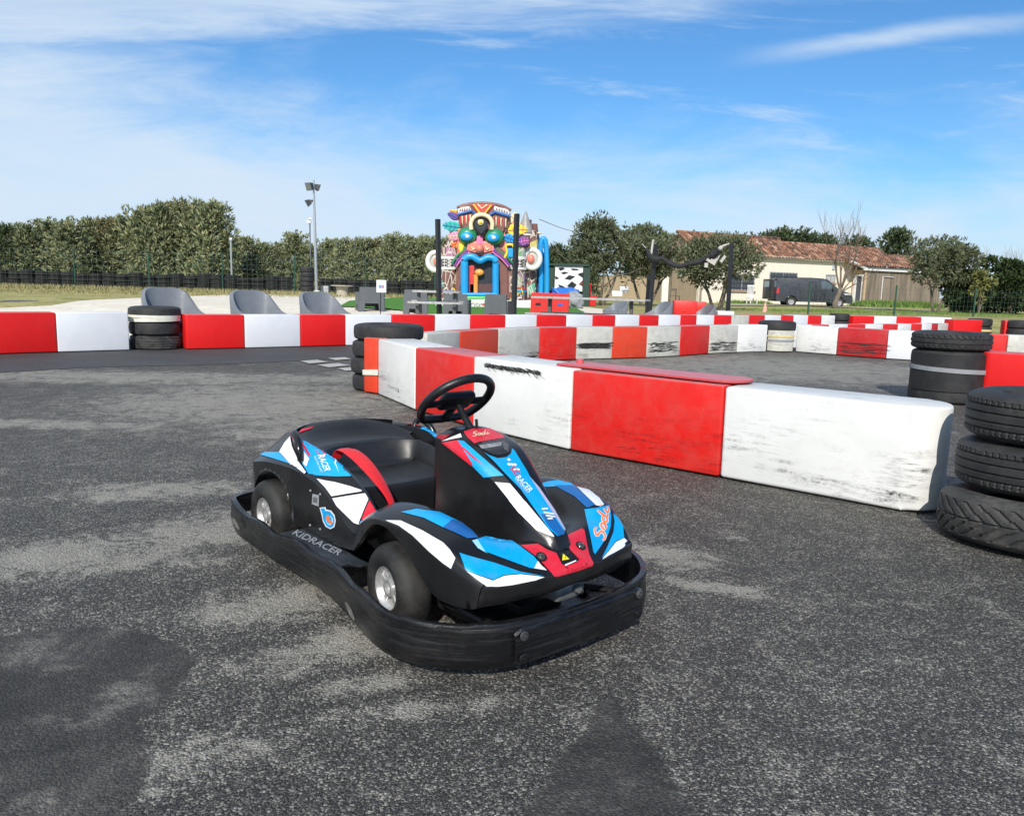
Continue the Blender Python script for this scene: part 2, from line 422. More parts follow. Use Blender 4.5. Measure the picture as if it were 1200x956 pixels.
# ================================================================== BARRIERS
def block(name, pts, side_mat, h, seglabel, group, z0=0., bev=.014, cat='barrier block'):
    """pts: plan polygon, counter clockwise, world"""
    c = sum((Vector(p) for p in pts), Vector((0, 0))) / len(pts); d = Vector(pts[1]) - Vector(pts[0]); a = math.atan2(d.y, d.x)
    bm = bmesh.new(); R = Matrix.Rotation(-a, 2)
    loc = [(R @ (Vector(p) - c)) for p in pts]
    prism(bm, [(p.x, p.y) for p in loc], .012, h)
    bmesh.ops.bevel(bm, geom=list(bm.edges), offset=bev, segments=3, affect='EDGES', profile=.5, clamp_overlap=True)
    # gentle sag / bulge of the hollow moulding
    o = link(name, bm, side_mat, smoothf=True, angle=40)
    o.location = (c.x, c.y, z0); o.rotation_euler = (0, 0, a)
    return tag(o, seglabel, cat, group)

def offset_line(P, w):
    out = []
    for i, p in enumerate(P):
        d = Vector((0, 0))
        if i > 0: d += (P[i] - P[i - 1]).normalized()
        if i < len(P) - 1: d += (P[i + 1] - P[i]).normalized()
        d.normalize(); nrm = Vector((-d.y, d.x))
        k = 1.0
        if 0 < i < len(P) - 1:
            e = (P[i + 1] - P[i]).normalized(); k = 1 / max(.6, nrm.dot(Vector((-e.y, e.x))))
        out.append(p + nrm * w * k)
    return out
ORD = ['first', 'second', 'third', 'fourth', 'fifth', 'sixth', 'seventh', 'eighth', 'ninth', 'tenth', 'eleventh', 'twelfth']
def chain(front, mats, w, h, where, group, labels=None, gap=.004):
    P = [Vector((p[0], p[1])) for p in front]; B = offset_line(P, w)
    cnt = {}; tot = {}
    for m in mats:
        if m: k = 'white' if 'white' in m[0] else 'red'; tot[k] = tot.get(k, 0) + 1
    for i, m in enumerate(mats):
        if not m: continue
        cn, mt = m; k = 'white' if 'white' in cn else 'red'
        j = cnt.get(k, 0); cnt[k] = j + 1
        t = (P[i + 1] - P[i]).normalized() * gap
        lab = labels[i] if labels and labels[i] else '%s %s block from the left in %s' % (ORD[j], k, where)
        block('barrier_block', [P[i] + t, P[i + 1] - t, B[i + 1] - t, B[i] + t], mt, h * (1 + random.uniform(-.006, .006)), lab, group)
R_ = ('red', M_red); RC = ('clean bright red', M_redclean); RW = ('scuffed dark red', M_redworn); RO = ('faded orange red', M_orange)
W_ = ('white', M_white); WC = ('clean white', M_whiteclean); WD = ('black scuffed white', M_whitedirty)
# near wall beside the kart; last white piece ends round
nearP = [(-1.275, 7.461), (-.815, 6.56), (-.293, 5.82), (.379, 5.065), (1.186, 4.41)]
chain(nearP, [W_, R_, W_, R_], .36, .535, 'the near wall', 'blocks of the near wall',
      ['short white barrier block of the near wall touching the orange strip and tall tyre stack', 'red barrier block seen behind the steering wheel, between two white ones of the near wall',
       'white barrier block right behind the steering wheel with a slanted black rubber smear', 'large red barrier block of the near wall carrying the round ended red lid'])
A = Vector((1.186, 4.41)); E_ = Vector((1.975, 3.765)); d = (E_ - A).normalized(); nn = Vector((-d.y, d.x))
BLK = {o['label']: o for o in COL.objects if o.name.startswith('barrier_block')}
nearB = offset_line([Vector(p) for p in nearP] + [E_], .36)
pts = [A + d * .004, E_ - d * .06]
cc = E_ - d * .06 + nn * .18
for k in range(1, 12): 
    a = -PI / 2 + PI * k / 12; pts.append(cc + d * math.cos(a) * .15 + nn * math.sin(a) * .18)
pts += [E_ - d * .06 + nn * .36, nearB[4] + d * .004]
endb = block('barrier_block', pts, M_white, .53, 'long white rounded end block of the near wall beside the tall near tyre stack', 'blocks of the near wall', bev=.022)
for v_ in endb.data.vertices:
    k_ = smooth((v_.co.x - .25) / .35); v_.co.x -= .13 * k_ * max(0, 1 - v_.co.z / .53) ** 1.0
    v_.co.y += .012 * math.sin(v_.co.x * 3) * (v_.co.z / .53)
# smear on the third block + lid
def ribbon_on(name, P, w, h, m): pass
bm = bmesh.new()
l0 = Vector((.36, 5.36)); l1 = Vector((1.26, 4.62)); dd = (l1 - l0).normalized(); n2 = Vector((-dd.y, dd.x)); poly = []
for k in range(13): a = -PI / 2 + PI * k / 12; poly.append(l1 + dd * math.cos(a) * .14 + n2 * math.sin(a) * .16)
poly += [l0 + n2 * .12, l0 - n2 * .12]
prism(bm, [tuple(p) for p in poly], 0, .014); bmesh.ops.bevel(bm, geom=list(bm.edges), offset=.004, segments=2, affect='EDGES')
q = bmesh.ops.create_cone(bm, segments=16, cap_ends=True, radius1=.03, radius2=.024, depth=.03, matrix=Matrix.Translation((l0.x + .09, l0.y - .03, .025)))
o = link('lid', bm, scuffed('dusty_red_lid', (.58, .07, .08), (.55, .20, .22), .2, dirt=.3))
bk_ = [v_ for k_, v_ in BLK.items() if 'round ended red lid' in k_][0]
inv = (Matrix.Translation(bk_.location) @ Matrix.Rotation(bk_.rotation_euler.z, 4, 'Z')).inverted() @ Matrix.Translation((0, 0, .541))
o.data.transform(inv); o.parent = bk_

def smear(px_pts, z, n, length, tilt, a_, b_, seed, thick=.006, parent=None):
    """rubber marks rubbed on to a block face running from plan point a_ to b_"""
    random.seed(seed); bm = bmesh.new(); a_ = Vector((a_[0], a_[1], 0)); b_ = Vector((b_[0], b_[1], 0)); d_ = (b_ - a_).normalized(); L_ = (b_ - a_).length; no = Vector((d_.y, -d_.x, 0))
    for k in range(n):
        u_ = px_pts[0] + (px_pts[1] - px_pts[0]) * random.random(); zz = z[0] + (z[1] - z[0]) * random.random(); ln = length * random.uniform(.35, 1.2); th = thick * random.uniform(.3, 1.2); off = .0016 + .0004 * (k % 5)
        p0 = a_ + d_ * (u_ * L_) + Vector((0, 0, zz)) + no * off; m_ = 6; top = []; bot = []
        for j in range(m_ + 1):
            t = j / m_; w_ = th * math.sin(PI * (.08 + .84 * t)) * random.uniform(.6, 1.2); c_ = p0 + d_ * math.cos(tilt) * ln * (t - .5) + Vector((0, 0, math.sin(tilt) * ln * (t - .5) + .0015 * math.sin(t * 4 + k)))
            w3 = Vector((0, 0, w_)) if abs(tilt) < .7 else d_ * w_
            top.append(bm.verts.new(c_ + w3)); bot.append(bm.verts.new(c_ - w3))
        for j in range(m_): bm.faces.new((bot[j], bot[j + 1], top[j + 1], top[j]))
    o = link('rubber_scuff', bm, M_scuff, recalc=False)
    if parent:
        inv = (Matrix.Translation(parent.location) @ Matrix.Rotation(parent.rotation_euler.z, 4, 'Z')).inverted(); o.data.transform(inv); o.parent = parent
    return o
M_scuff = rubber('rubbed_off_rubber', (.022, .021, .021), .3, .8)
def bfind(t): return [o for o in COL.objects if o.name.startswith('barrier_block') and t in o.get('label', '')][0]
b3_ = bfind('slanted black rubber smear'); smear((.14, .70), (.470, .497), 300, .05, -.22, nearP[2], nearP[3], 1, .0026, b3_); smear((.16, .74), (.452, .485), 90, .05, -.6, nearP[2], nearP[3], 8, .0014, b3_)
# left outer wall
L1 = [(-8.6, 9.35), (-7.9, 9.72), (-6.604, 10.30), (-6.197, 10.767), (-5.50, 11.36)]
L1 = [(-8.9, 8.5), (-7.55, 9.55), (-6.197, 10.767), (-5.50, 11.36)]
chain(L1, [WC, RC, WC], .34, .548, 'the left outer wall', 'blocks of the left outer wall',
      ['clean white barrier block at the far left edge', 'bright red barrier block at the left edge beside the white one', 'clean white barrier block just left of the tyre stack with two white straps'])
L2px = [(217, 410), (284, 409), (350, 406.5), (407, 405)]
L2 = [(-4.84, 11.72), (-4.13, 12.2), (-3.42, 12.75), (-2.80, 13.24), (-2.10, 13.68), (-1.40, 14.15), (-.80, 14.6), (-.16, 15.0), (.44, 15.42), (1.04, 15.84), (1.60, 16.25), (2.11, 16.62), (2.67, 17.02), (3.15, 17.38), (3.70, 17.76), (4.13, 18.06), (4.60, 18.37), (5.09, 18.70), (5.60, 19.05), (6.1, 19.43), (6.61, 19.80), (7.03, 20.1), (7.50, 20.4), (7.97, 20.72), (8.43, 21.0)]
mats = [RC, WC, RC, WC, RC, WC, RC, ('white', M_whiteclean), RC, WC, RC, WC, RC, WC, RC, WC, RC, WD, RC, WC, RC, WC, RC, ('grey white', M_white)]
chain(L2, mats, .32, .52, 'the long outer wall', 'blocks of the long outer wall')
L3 = [(8.98, 21.15), (9.65, 21.42), (10.36, 21.66), (11.1, 21.8), (11.95, 21.85)]
chain(L3, [RC, WC, RC, WC], .32, .52, 'the short far wall before the bare tree', 'blocks of the far right wall')
L4 = [(12.05, 21.3), (12.75, 20.85)]
# middle wall
Mp = [(-1.0, 9.15), (-.66, 9.80), (-.20, 10.55), (.37, 11.35), (.93, 11.72), (1.50, 12.02), (2.08, 12.38), (2.70, 12.88), (3.32, 13.50), (3.94, 13.98), (4.56, 14.33)]
chain(Mp, [WD, RO, WD, ('dull red', M_red), WD, RO, WD, ('dull red', M_red), WD, ('white', M_white)], .27, .488, 'the middle wall left of the wrapped tyres', 'blocks of the middle wall')
for q_, (z0, z1), n_s, lab_ in ((4, (.17, .25), 150, 'third white'), (6, (.09, .24), 70, 'fourth white'), (8, (.05, .2), 60, 'fifth white'), (2, (.03, .10), 60, 'second white')):
    try: smear((.1, .9), (z0, z1), n_s, .20, .02, Mp[q_], Mp[q_ + 1], 20 + q_, .007, bfind(lab_ + ' block from the left in the middle wall left'))
    except IndexError: pass
Mq = [(5.16, 14.55), (5.68, 13.99), (6.30, 13.43), (7.05, 13.02), (7.92, 12.78), (8.7, 12.55), (9.5, 12.3)]
chain(Mq, [('white', M_white), RW, ('white', M_whiteclean), R_, ('dirty white', M_whitedirty), R_], .27, .49, 'the middle wall right of the wrapped tyres', 'blocks of the middle wall')
Pp = [(4.75, 14.98), (5.10, 15.25), (5.46, 15.5), (5.90, 15.8), (6.36, 16.1), (6.90, 16.5), (7.42, 16.85), (7.95, 17.2), (8.42, 17.5), (8.88, 17.85), (9.25, 18.1), (9.6, 18.35), (9.88, 18.6), (10.3, 18.95)]
chain(Pp, [RW, WD, W_, R_, W_, ('dull red', M_red), W_, ('dull red', M_red), W_, ('dull red', M_red), W_, RW, WD], .22, .46, 'the low wall just beyond the middle wall', 'blocks of the low back wall')
Pq = [(10.45, 19.0), (11.28, 19.25)]
chain(Pq, [RC], .3, .55, '', 'blocks of the far right wall', ['bright red barrier block just left of the far tyre stack with a yellow band'])
chain([(11.75, 19.15), (12.75, 18.9)], [RC], .3, .56, '', 'blocks of the far right wall', ['bright red barrier block just right of the far tyre stack with a yellow band'])
chain([(13.5, 18.7), (14.4, 18.4)], [RC], .3, .56, '', 'blocks of the far right wall', ['bright red barrier block at the right edge beyond the last far tyre stack'])
smear((.1, .95), (.06, .26), 60, .3, .02, Mq[1], Mq[2], 40, .006, bfind('first red block from the left in the middle wall right'))
# red block behind near tyre stack
rp = [Vector((4.60, 7.86)), Vector((5.6, 7.05))]; d = (rp[1] - rp[0]).normalized(); nn = Vector((-d.y, d.x))
cc = rp[0] + nn * .17 + d * .1; pts = [rp[0] + d * .1, rp[1], rp[1] + nn * .34]
for k in range(0, 9): a = PI / 2 + PI * k / 9; pts.append(cc + d * math.cos(a) * .1 + nn * math.sin(a) * .17)
block('barrier_block', pts, M_redclean, .535, 'bright red round ended block at the right edge between the two tall tyre stacks', 'blocks of the right wall', bev=.02)
# orange strip beside the tall stack
Q0 = Vector((-1.275, 7.461)); 
P2 = gz(423, 461); 
chain([(-1.44, 7.60), (-1.284, 7.475)], [RO], .30, .535, '', 'blocks of the near wall', ['narrow orange red barrier end with a cream band, against the four tyre stack'])
bm = bmesh.new()
a0 = Vector((-1.44, 7.60)); b0 = Vector((-1.27, 7.463)); dd = (b0 - a0).normalized(); nx = Vector((dd.y, -dd.x)) * .006
vs = [bm.verts.new((p.x, p.y, z)) for p, z in ((a0 + nx, .175), (b0 + nx, .19), (b0 + nx, .245), (a0 + nx, .225))]
bm.faces.new(vs); r = bmesh.ops.extrude_face_region(bm, geom=list(bm.faces))
for v in r['geom']:
    if isinstance(v, bmesh.types.BMVert): v.co += Vector((nx.x, nx.y, 0)) * .6
M_strap = plain('white_strap', (.66, .64, .55), .7, .15)
tag(link('strap', bm, M_strap), 'cream band tied across the narrow orange red barrier end', 'strap', 'straps round tyre stacks and barriers')

# ================================================================== TYRES
def tyre_bm(R, W, seg=96, tread=None, hole=.58):
    """lying tyre, axis z, from z=0 to W"""
    bm = bmesh.new(); r_in = R * hole
    prof = [(r_in, W * .16), (r_in + .006, W * .05), (r_in + .03, W * .01), (R * .78, -W * .02), (R * .88, W * .02), (R * .945, W * .075), (R * .98, W * .14)]
    nt = 22
    tr = [(R * (.985 + .015 * math.sin(PI * i / nt)), W * (.16 + .68 * i / nt)) for i in range(nt + 1)]
    prof2 = prof + tr + [(r, W - z) for r, z in reversed(prof)]
    lo, hi = W * .15, W * .85
    def fn(a, r, z):
        if r < R * .97 or z < lo or z > hi: return 0
        v = (z - W / 2) / (W / 2)
        return -.009 if tread(a, v) else 0
    lathe(bm, prof2, seg, fn=fn if tread else None)
    # inside wall
    inner = [(r_in, W * .16), (R * .80, W * .12), (R * .93, W * .3), (R * .93, W * .7), (R * .80, W * .88), (r_in, W * .84)]
    lathe(bm, inner[::1], seg)
    bmesh.ops.remove_doubles(bm, verts=bm.verts, dist=.0004)
    return bm
t_ribs = lambda a, v: any(abs(v - c) < .035 for c in (-.5, -.17, .17, .5)) or (abs(v) > .55 and (a * 36 / PI) % 1 < .13)
t_chev = lambda a, v: ((a * 17 / PI + abs(v) * 2.2) % 1) < .24 or abs(v) < .035
t_block = lambda a, v: abs(v - .28) < .05 or abs(v + .28) < .05 or ((a * 20 / PI + v * 1.2) % 1 < .2 and abs(v) > .3)
TY = {}
def tyre_mesh(kind, R, W, seg, tread, mat):
    k = (kind, R, W)
    if k not in TY:
        bm = tyre_bm(R, W, seg, tread); bmesh.ops.recalc_face_normals(bm, faces=bm.faces)
        me = bpy.data.meshes.new('tyre'); bm.to_mesh(me); bm.free(); me.materials.append(mat)
        for p in me.polygons: p.use_smooth = True
        me.set_sharp_from_angle(angle=math.radians(35)); TY[k] = me
    return TY[k]
def tyre(x, y, z, R, W, label, group, kind='plain', seg=72, tread=None, mat=None, tilt=(0, 0)):
    o = bpy.data.objects.new('tyre', tyre_mesh(kind, R, W, seg, tread, mat or M_tyre)); COL.objects.link(o)
    o.location = (x, y, z); o.rotation_euler = (tilt[0], tilt[1], random.uniform(0, 6)); return tag(o, label, 'tyre', group)
POS4 = ['bottom', 'second from the bottom', 'third from the bottom', 'top']; POS3 = ['bottom', 'middle', 'top']
# near right stack (3)
cx, cy = 2.335, 3.42
tyre(cx - .04, cy - .05, .0, .375, .205, 'large winter tyre with chevron tread at the bottom of the nearest stack, slightly tilted', 'tyres of the nearest stack', 'chev', 288, t_chev, M_tyredusty, (.03, .07))
tyre(cx + .02, cy, .228, .352, .205, 'ribbed tyre in the middle of the nearest stack at the right edge', 'tyres of the nearest stack', 'ribs', 288, t_ribs, M_tyre, (.0, .035))
tyre(cx + .04, cy, .447, .352, .205, 'ribbed tyre on top of the nearest stack at the right edge', 'tyres of the nearest stack', 'ribs', 288, t_ribs, M_tyre, (.01, .0))
# stack behind the near wall end (4)
c3 = gz(1107, 475); sx, sy = c3.x * (c3.y + .36) / c3.y, c3.y + .36
for i in range(4):
    tyre(sx + [0, .01, 0, -.005][i], sy, .178 * i, .36 if i != 3 else .372, .176, '%s tyre of the wrapped stack behind the white rounded end block' % POS4[i], 'tyres of the wrapped stack', 'block' if i == 3 else 'p4', 216 if i == 3 else 72, t_block if i == 3 else None)
def band(name, x, y, z0, z1, r, a0, a1, mat, label, cat='strap', group='straps round tyre stacks and barriers', th=.006, slope=0):
    bm = bmesh.new(); n = 40; V = []
    for k in range(n + 1):
        a = a0 + (a1 - a0) * k / n; dz = slope * k / n
        V.append([bm.verts.new((rr * math.cos(a), rr * math.sin(a), z + dz)) for rr, z in ((r, 0), (r + th, 0), (r + th, z1 - z0), (r, z1 - z0))])
    for k in range(n):
        for j in range(4): bm.faces.new((V[k][j], V[k][(j + 1) % 4], V[k + 1][(j + 1) % 4], V[k + 1][j]))
    bm.faces.new(V[0]); bm.faces.new(V[-1])
    o = link(name, bm, mat, smoothf=True, angle=40); o.location = (x, y, z0); return tag(o, label, cat, group)
M_wrap = rubber('black_rubber_wrap', (.018, .018, .019), .12, .55)
band('rubber_wrap', sx, sy, .13, .50, .364, PI * .95, PI * 1.72, M_wrap, 'black rubber sheet wrapped round the stack behind the white rounded end block', 'wrap', None, .008)
band('strap', sx, sy, .335, .378, .375, PI * .93, PI * 1.83, plain('grey_strap', (.25, .26, .28), .6), 'grey strap across the rubber wrapped tyre stack behind the white rounded end block', slope=-.03)
# tall stack at start of near wall (4)
c2 = gz(452, 461); sx2, sy2 = c2.x * 1.043, c2.y + .33
for i in range(4):
    tyre(sx2 + [.0, -.01, .0, .03][i], sy2, [0, .165, .33, .497][i], [.33, .335, .33, .345][i], [.163, .163, .163, .155][i], '%s tyre of the stack beside the narrow orange red barrier end' % POS4[i], 'tyres of the stack at the start of the near wall', 'p5%d' % (i == 3), 72)
# left strapped stack (3)
c1 = gz(187, 411); sx1, sy1 = c1.x * 1.031 - .05, c1.y + .36
for i in range(3):
    tyre(sx1, sy1, .208 * i, [.365, .36, .365][i], .206, '%s tyre of the stack with two white straps in the left outer wall' % POS3[i], 'tyres of the strapped stack', 'p6%d' % i, 72, None if i else t_ribs, M_tyredusty if i == 0 else M_tyre)
band('strap', sx1, sy1, .47, .51, .366, PI * 1.0, PI * 2.03, M_strap, 'upper of the two white straps round the left tyre stack', slope=-.01)
band('strap', sx1, sy1, .40, .45, .368, PI * .95, PI * 2.0, M_strap, 'lower of the two white straps round the left tyre stack', slope=.02)
# middle wall stack with white panel
c5 = gz(916, 413); sx5, sy5 = c5.x, c5.y + .36
for i in range(3):
    tyre(sx5, sy5, .185 * i, [.30, .30, .335][i], .183, '%s tyre of the stack wrapped in white in the middle wall' % POS3[i], 'tyres of the white wrapped stack', 'p7%d' % (i == 2), 48)
band('plastic_sheet', sx5, sy5, .02, .50, .312, PI * 1.25, PI * 1.78, M_whitedirty, 'white plastic sheet bent round the tyre stack in the middle wall', 'panel', None, .01)
band('strap', sx5, sy5, .27, .30, .325, PI * 1.2, PI * 1.82, plain('yellow_strap', (.62, .5, .2), .6), 'yellow strap across the white wrapped tyre stack')
band('strap', sx5, sy5, .19, .225, .325, PI * 1.2, PI * 1.82, plain('grey_strap', (.25, .26, .28), .6), 'grey strap below the yellow one on the white wrapped tyre stack')
# far stacks
for (px, d, R, n_, lab) in ((990, 21.1, .26, 3, 'far stack before the bare tree'), (1158, 19.6, .28, 3, 'far stack with a yellow band between two red blocks'), (1206, 18.9, .28, 3, 'last far stack at the right edge')):
    p = gd(px, d)
    for i in range(n_): tyre(p.x, p.y + .2, tz(p.x, p.y) * 0 + .19 * i, R, .188, '%s tyre of the %s' % (POS3[i], lab), 'tyres of the far stacks', 'p8%s' % R, 40)
    if px == 1158: band('strap', p.x, p.y + .2, .26, .31, R + .004, PI * 1.0, PI * 2.0, plain('yellow_strap', (.62, .5, .2), .6), 'yellow band round the far stack between two red blocks')
# ================================================================== KART
TH = math.radians(-48.5); kf = Vector((math.cos(TH), math.sin(TH), 0)); kl = Vector((-kf.y, kf.x, 0))
KO = (gz(600, 780, .05) + gz(745, 720, .05)) / 2; KO.z = 0; KO = KO - kf * 1.31
kart = empty('go_kart', KO, TH, 'black electric go-kart with blue, white and red stickers, parked on the asphalt', 'go-kart')
KM = Matrix.Translation(KO) @ Matrix.Rotation(TH, 4, 'Z'); KMI = KM.inverted()
def kray(px, py): return KMI @ CAM, (KMI.to_3x3() @ ray(px, py)).normalized()
def c1(x, y): return (260 + x / 5.31, 540 + y / 5.31)
def c2(x, y): return (400 + x / 5.03, 600 + y / 5.03)
def c3(x, y): return (560 + x / 5.03, 600 + y / 5.03)
def c4(x, y): return (320 + x / 6, 480 + y / 6)
def c5(x, y): return (480 + x / 7.36, 430 + y / 7.36)
def c6(x, y): return (560 + x / 4.78, 500 + y / 4.78)

def kplastic():
    n = N('black_body_plastic'); v = n.mapped()
    d = n.ramp(n.noise(v, 5, 7, .65), [(.45, 0.), (.8, .35)])
    sc = n.ramp(n.noise(n.mapped((3, 3, 30), rot=(.3, .2, 0)), 3, 5, .8), [(.66, 0.), (.72, .25)])
    c = n.mix(d, (.009, .009, .010), (.045, .043, .04)); c = n.mix(sc, c, (.10, .10, .10))
    n.color(c); n.rough(n.math('ADD', n.math('MULTIPLY', d, .4), .22, True)); n.b.inputs['Specular IOR Level'].default_value = .5
    n.bump(n.noise(v, 260, 2), .10, .0015); return n.m
M_body = kplastic()
def bumper_mat():
    n = N('scraped_bumper_plastic'); v = n.mapped(); vs = n.mapped((5, 5, 90))
    st = n.ramp(n.noise(vs, 1, 7, .75, .2), [(.5, 0.), (.68, .9)])
    c = n.mix(st, (.006, .006, .007), (.022, .022, .024))
    st2 = n.ramp(n.noise(n.mapped((7, 7, 60), loc=(3, 3, 3)), 1.5, 6, .8), [(.66, 0.), (.70, .5)])
    c = n.mix(st2, c, (.13, .13, .125)); c = n.mix(n.ramp(n.noise(v, 9, 6), [(.55, 0.), (.8, .2)]), c, (.07, .067, .06))
    n.color(c); n.rough(n.math('ADD', n.math('MULTIPLY', st, .2), .27, True)); n.bump(n.math('ADD', st, n.math('MULTIPLY', st2, .6)), .4, .0025); return n.m
M_bumper = bumper_mat()
M_seatp = plain('seat_plastic', (.012, .012, .013), .42, .3, 6, .12, 200)
M_frame = plain('black_steel', (.012, .012, .013), .4, .2)
M_alu = plain('aluminium', (.60, .60, .60), .42, .15, 30, metal=.7)
M_ktyre = rubber('kart_tyre_rubber', (.014, .014, .014), .28, .6)
M_belt = plain('red_belt_webbing', (.62, .015, .02), .38, .12, 40, .3, 300)
def vinyl(name, col):
    if name in _m: return _m[name]
    n = N(name); v = n.mapped(); c = n.ramp(n.noise(v, 12, 4), [(.3, tuple(x * .94 for x in col)), (.7, col)])
    c = n.mix(n.ramp(n.noise(v, 14, 8, .75, .4), [(.50, 0.), (.78, .38)]), c, (.20, .19, .17))
    c = n.mix(n.ramp(n.noise(n.mapped((8, 8, 90), rot=(.5, .7, .2)), 1.5, 6, .8), [(.66, 0.), (.70, .45)]), c, (.12, .12, .12))
    n.color(c); n.rough(n.ramp(n.noise(v, 18, 6), [(.3, .22), (.7, .42)])); _m[name] = n.m; return n.m
M_blue = vinyl('blue_vinyl', (.0, .345, .74)); M_dblue = vinyl('dark_blue_vinyl', (.008, .11, .36)); M_kwhite = vinyl('white_vinyl', (.80, .81, .83))
M_kred = vinyl('red_vinyl', (.66, .018, .04)); M_korange = vinyl('orange_vinyl', (.85, .20, .05)); M_cream = vinyl('cream_vinyl', (.78, .62, .42))
M_yel = vinyl('yellow_vinyl', (.85, .72, .02)); M_blackv = vinyl('black_vinyl', (.01, .01, .01)); M_lens = plain('dark_glass', (.03, .03, .035), .08, .1)
M_grey = plain('grey_decal', (.28, .30, .32), .5, .2, 60)

bodies = []
def blist(o): bodies.append(o); return o
# --- bumper ring
def ring_pts(h):
    return h
hp = [(1.318, 0), (1.316, .14), (1.306, .24), (1.278, .315), (1.22, .385), (1.13, .448), (1.0, .474), (.86, .452), (.72, .425), (.58, .410), (.42, .402), (.25, .402), (.10, .402), (-.06, .398), (-.19, .39), (-.28, .365), (-.345, .31), (-.375, .22), (-.385, .10), (-.387, 0)]
half = [Vector((x, y, 0)) for x, y in hp]
def dens(P, k=5): 
    return [catmull(P, t / k) for t in range((len(P) - 1) * k + 1)]
dn = dens(half)
ringp = [Vector((p.x, -p.y, 0)) for p in dn] + [p for p in dn[::-1]][1:-1]
# ringp: front centre -> near side -> rear -> far side
nb = len(ringp); bm = bmesh.new(); rows = []
for i, p in enumerate(ringp):
    t = (ringp[(i + 1) % nb] - ringp[i - 1]).normalized(); nout = Vector((-t.y, t.x, 0))
    if nout.dot(p - Vector((.45, 0, 0))) < 0: nout = -nout
    x = p.x
    # top edge height and bottom edge height vary along the ring
    zt_ = .168 + .012 * math.exp(-((x + .28) / .12) ** 2) - .010 * math.exp(-((x - .15) / .10) ** 2) + .006 * math.sin(x * 22) * (1 if x < 1.1 else 0)
    if x > 1.25: zt_ = .166 - .006 * math.cos(p.y * 9)
    zb = .050 - .010 * smooth((x - .55) / .2) + .035 * smooth((-.15 - x) / .15)
    prof = [(0, zb), (.010, zb + .012), (.014, (zb + zt_) / 2 - .02), (.010, zt_ - .028), (.013, zt_ - .010), (.010, zt_ - .002), (.002, zt_), (-.008, zt_ - .002), (-.010, zt_ - .03), (-.008, zb + .01)]
    rows.append([bm.verts.new((p.x + nout.x * o_, p.y + nout.y * o_, z)) for o_, z in prof])
skip = set()
for i in range(nb):
    for j in range(len(rows[0])):
        A_, B_ = rows[i], rows[(i + 1) % nb]; k = (j + 1) % len(A_)
        bm.faces.new((A_[j], B_[j], B_[k], A_[k]))
bump_o = blist(part('bumper', bm, M_bumper, kart, smoothf=True, angle=50))
# front plate with bolts and slot
bm = bmesh.new(); V = []
ny = 24
for i in range(ny + 1):
    y = -.262 + .524 * i / ny; x = 1.318 - .012 * (abs(y) / .24) ** 2.4 + .012
    zl, zh = .048, .152
    if i in (0, ny): zl, zh = .06, .14
    V.append([bm.verts.new((x + .004, y, zl)), bm.verts.new((x + .011, y, zl + .006)), bm.verts.new((x + .011, y, zh - .006)), bm.verts.new((x + .004, y, zh))])
for i in range(ny):
    for j in range(3): bm.faces.new((V[i][j], V[i + 1][j], V[i + 1][j + 1], V[i][j + 1]))
pl_ = part('bumper_plate', bm, M_bumper, kart, smoothf=True, angle=40)
for s in (-1, 1):
    for z in (.07, .133):
        bm = bmesh.new(); lathe(bm, [(0, .008), (.005, .008), (.0055, .003), (.009, .003), (.0095, .006), (.013, .005), (.0135, 0)], 16, Matrix.Translation((1.322 + .010, s * .237, z)) @ Matrix.Rotation(PI / 2, 4, 'Y'))
        part('bolt', bm, M_frame if z < .1 else plain('bolt_steel', (.12, .12, .12), .4, .2, metal=.6), kart, smoothf=True, angle=40)
bm = bmesh.new(); box(bm, (1.331, .03, .112), (.004, .10, .016), bev=.0015); part('slot', bm, M_blackv, pl_)
for (x, y, z, l_) in ((-.13, -.409, .115, .045), (.84, -.466, .10, .045), (.84, .466, .10, .045)):
    bm = bmesh.new(); a = math.atan2(-.02 if x < 0 else -.03, 1)
    r = bmesh.ops.create_circle(bm, cap_ends=True, segments=20, radius=1)
    for v_ in r['verts']:
        v_.co = Vector((x + v_.co.x * l_ * .8, y + (math.copysign(.0125, y)) + v_.co.x * l_ * (.12 if x > .5 else 0) * (-1 if y > 0 else -1) * (-1 if y>0 else 1), z + v_.co.y * .013 - v_.co.x * .012))
    part('bumper_hole', bm, plain('hole_grey', (.11, .105, .095), .9, .5, 40), kart)

# --- front cowl (fenders + hood)
rowsx = [
 (.57, [(-.10,.12),(-.17,.12),(-.22,.20),(-.26,.238),(-.29,.245),(-.305,.235),(-.31,.175)]),
 (.66, [(-.10,.12),(-.17,.14),(-.22,.27),(-.265,.312),(-.305,.315),(-.335,.295),(-.34,.235)]),
 (.76, [(-.10,.13),(-.165,.17),(-.215,.325),(-.27,.372),(-.315,.366),(-.352,.342),(-.355,.318)]),
 (.86, [(-.10,.15),(-.16,.20),(-.210,.35),(-.27,.396),(-.322,.386),(-.360,.357),(-.362,.332)]),
 (.95, [(-.10,.19),(-.155,.24),(-.205,.36),(-.27,.398),(-.325,.388),(-.364,.360),(-.366,.300)]),
 (1.03,[(-.09,.24),(-.145,.29),(-.20,.358),(-.265,.386),(-.32,.378),(-.362,.352),(-.366,.245)]),
 (1.10,[(-.08,.29),(-.135,.315),(-.195,.345),(-.255,.362),(-.310,.355),(-.356,.330),(-.362,.200)]),
 (1.16,[(-.07,.318),(-.125,.325),(-.185,.330),(-.24,.334),(-.295,.324),(-.340,.302),(-.348,.190)]),
 (1.21,[(-.06,.312),(-.115,.308),(-.175,.303),(-.225,.300),(-.275,.292),(-.318,.280),(-.328,.190)]),
]
grid = [[(x, y, z) for y, z in r] for x, r in rowsx]
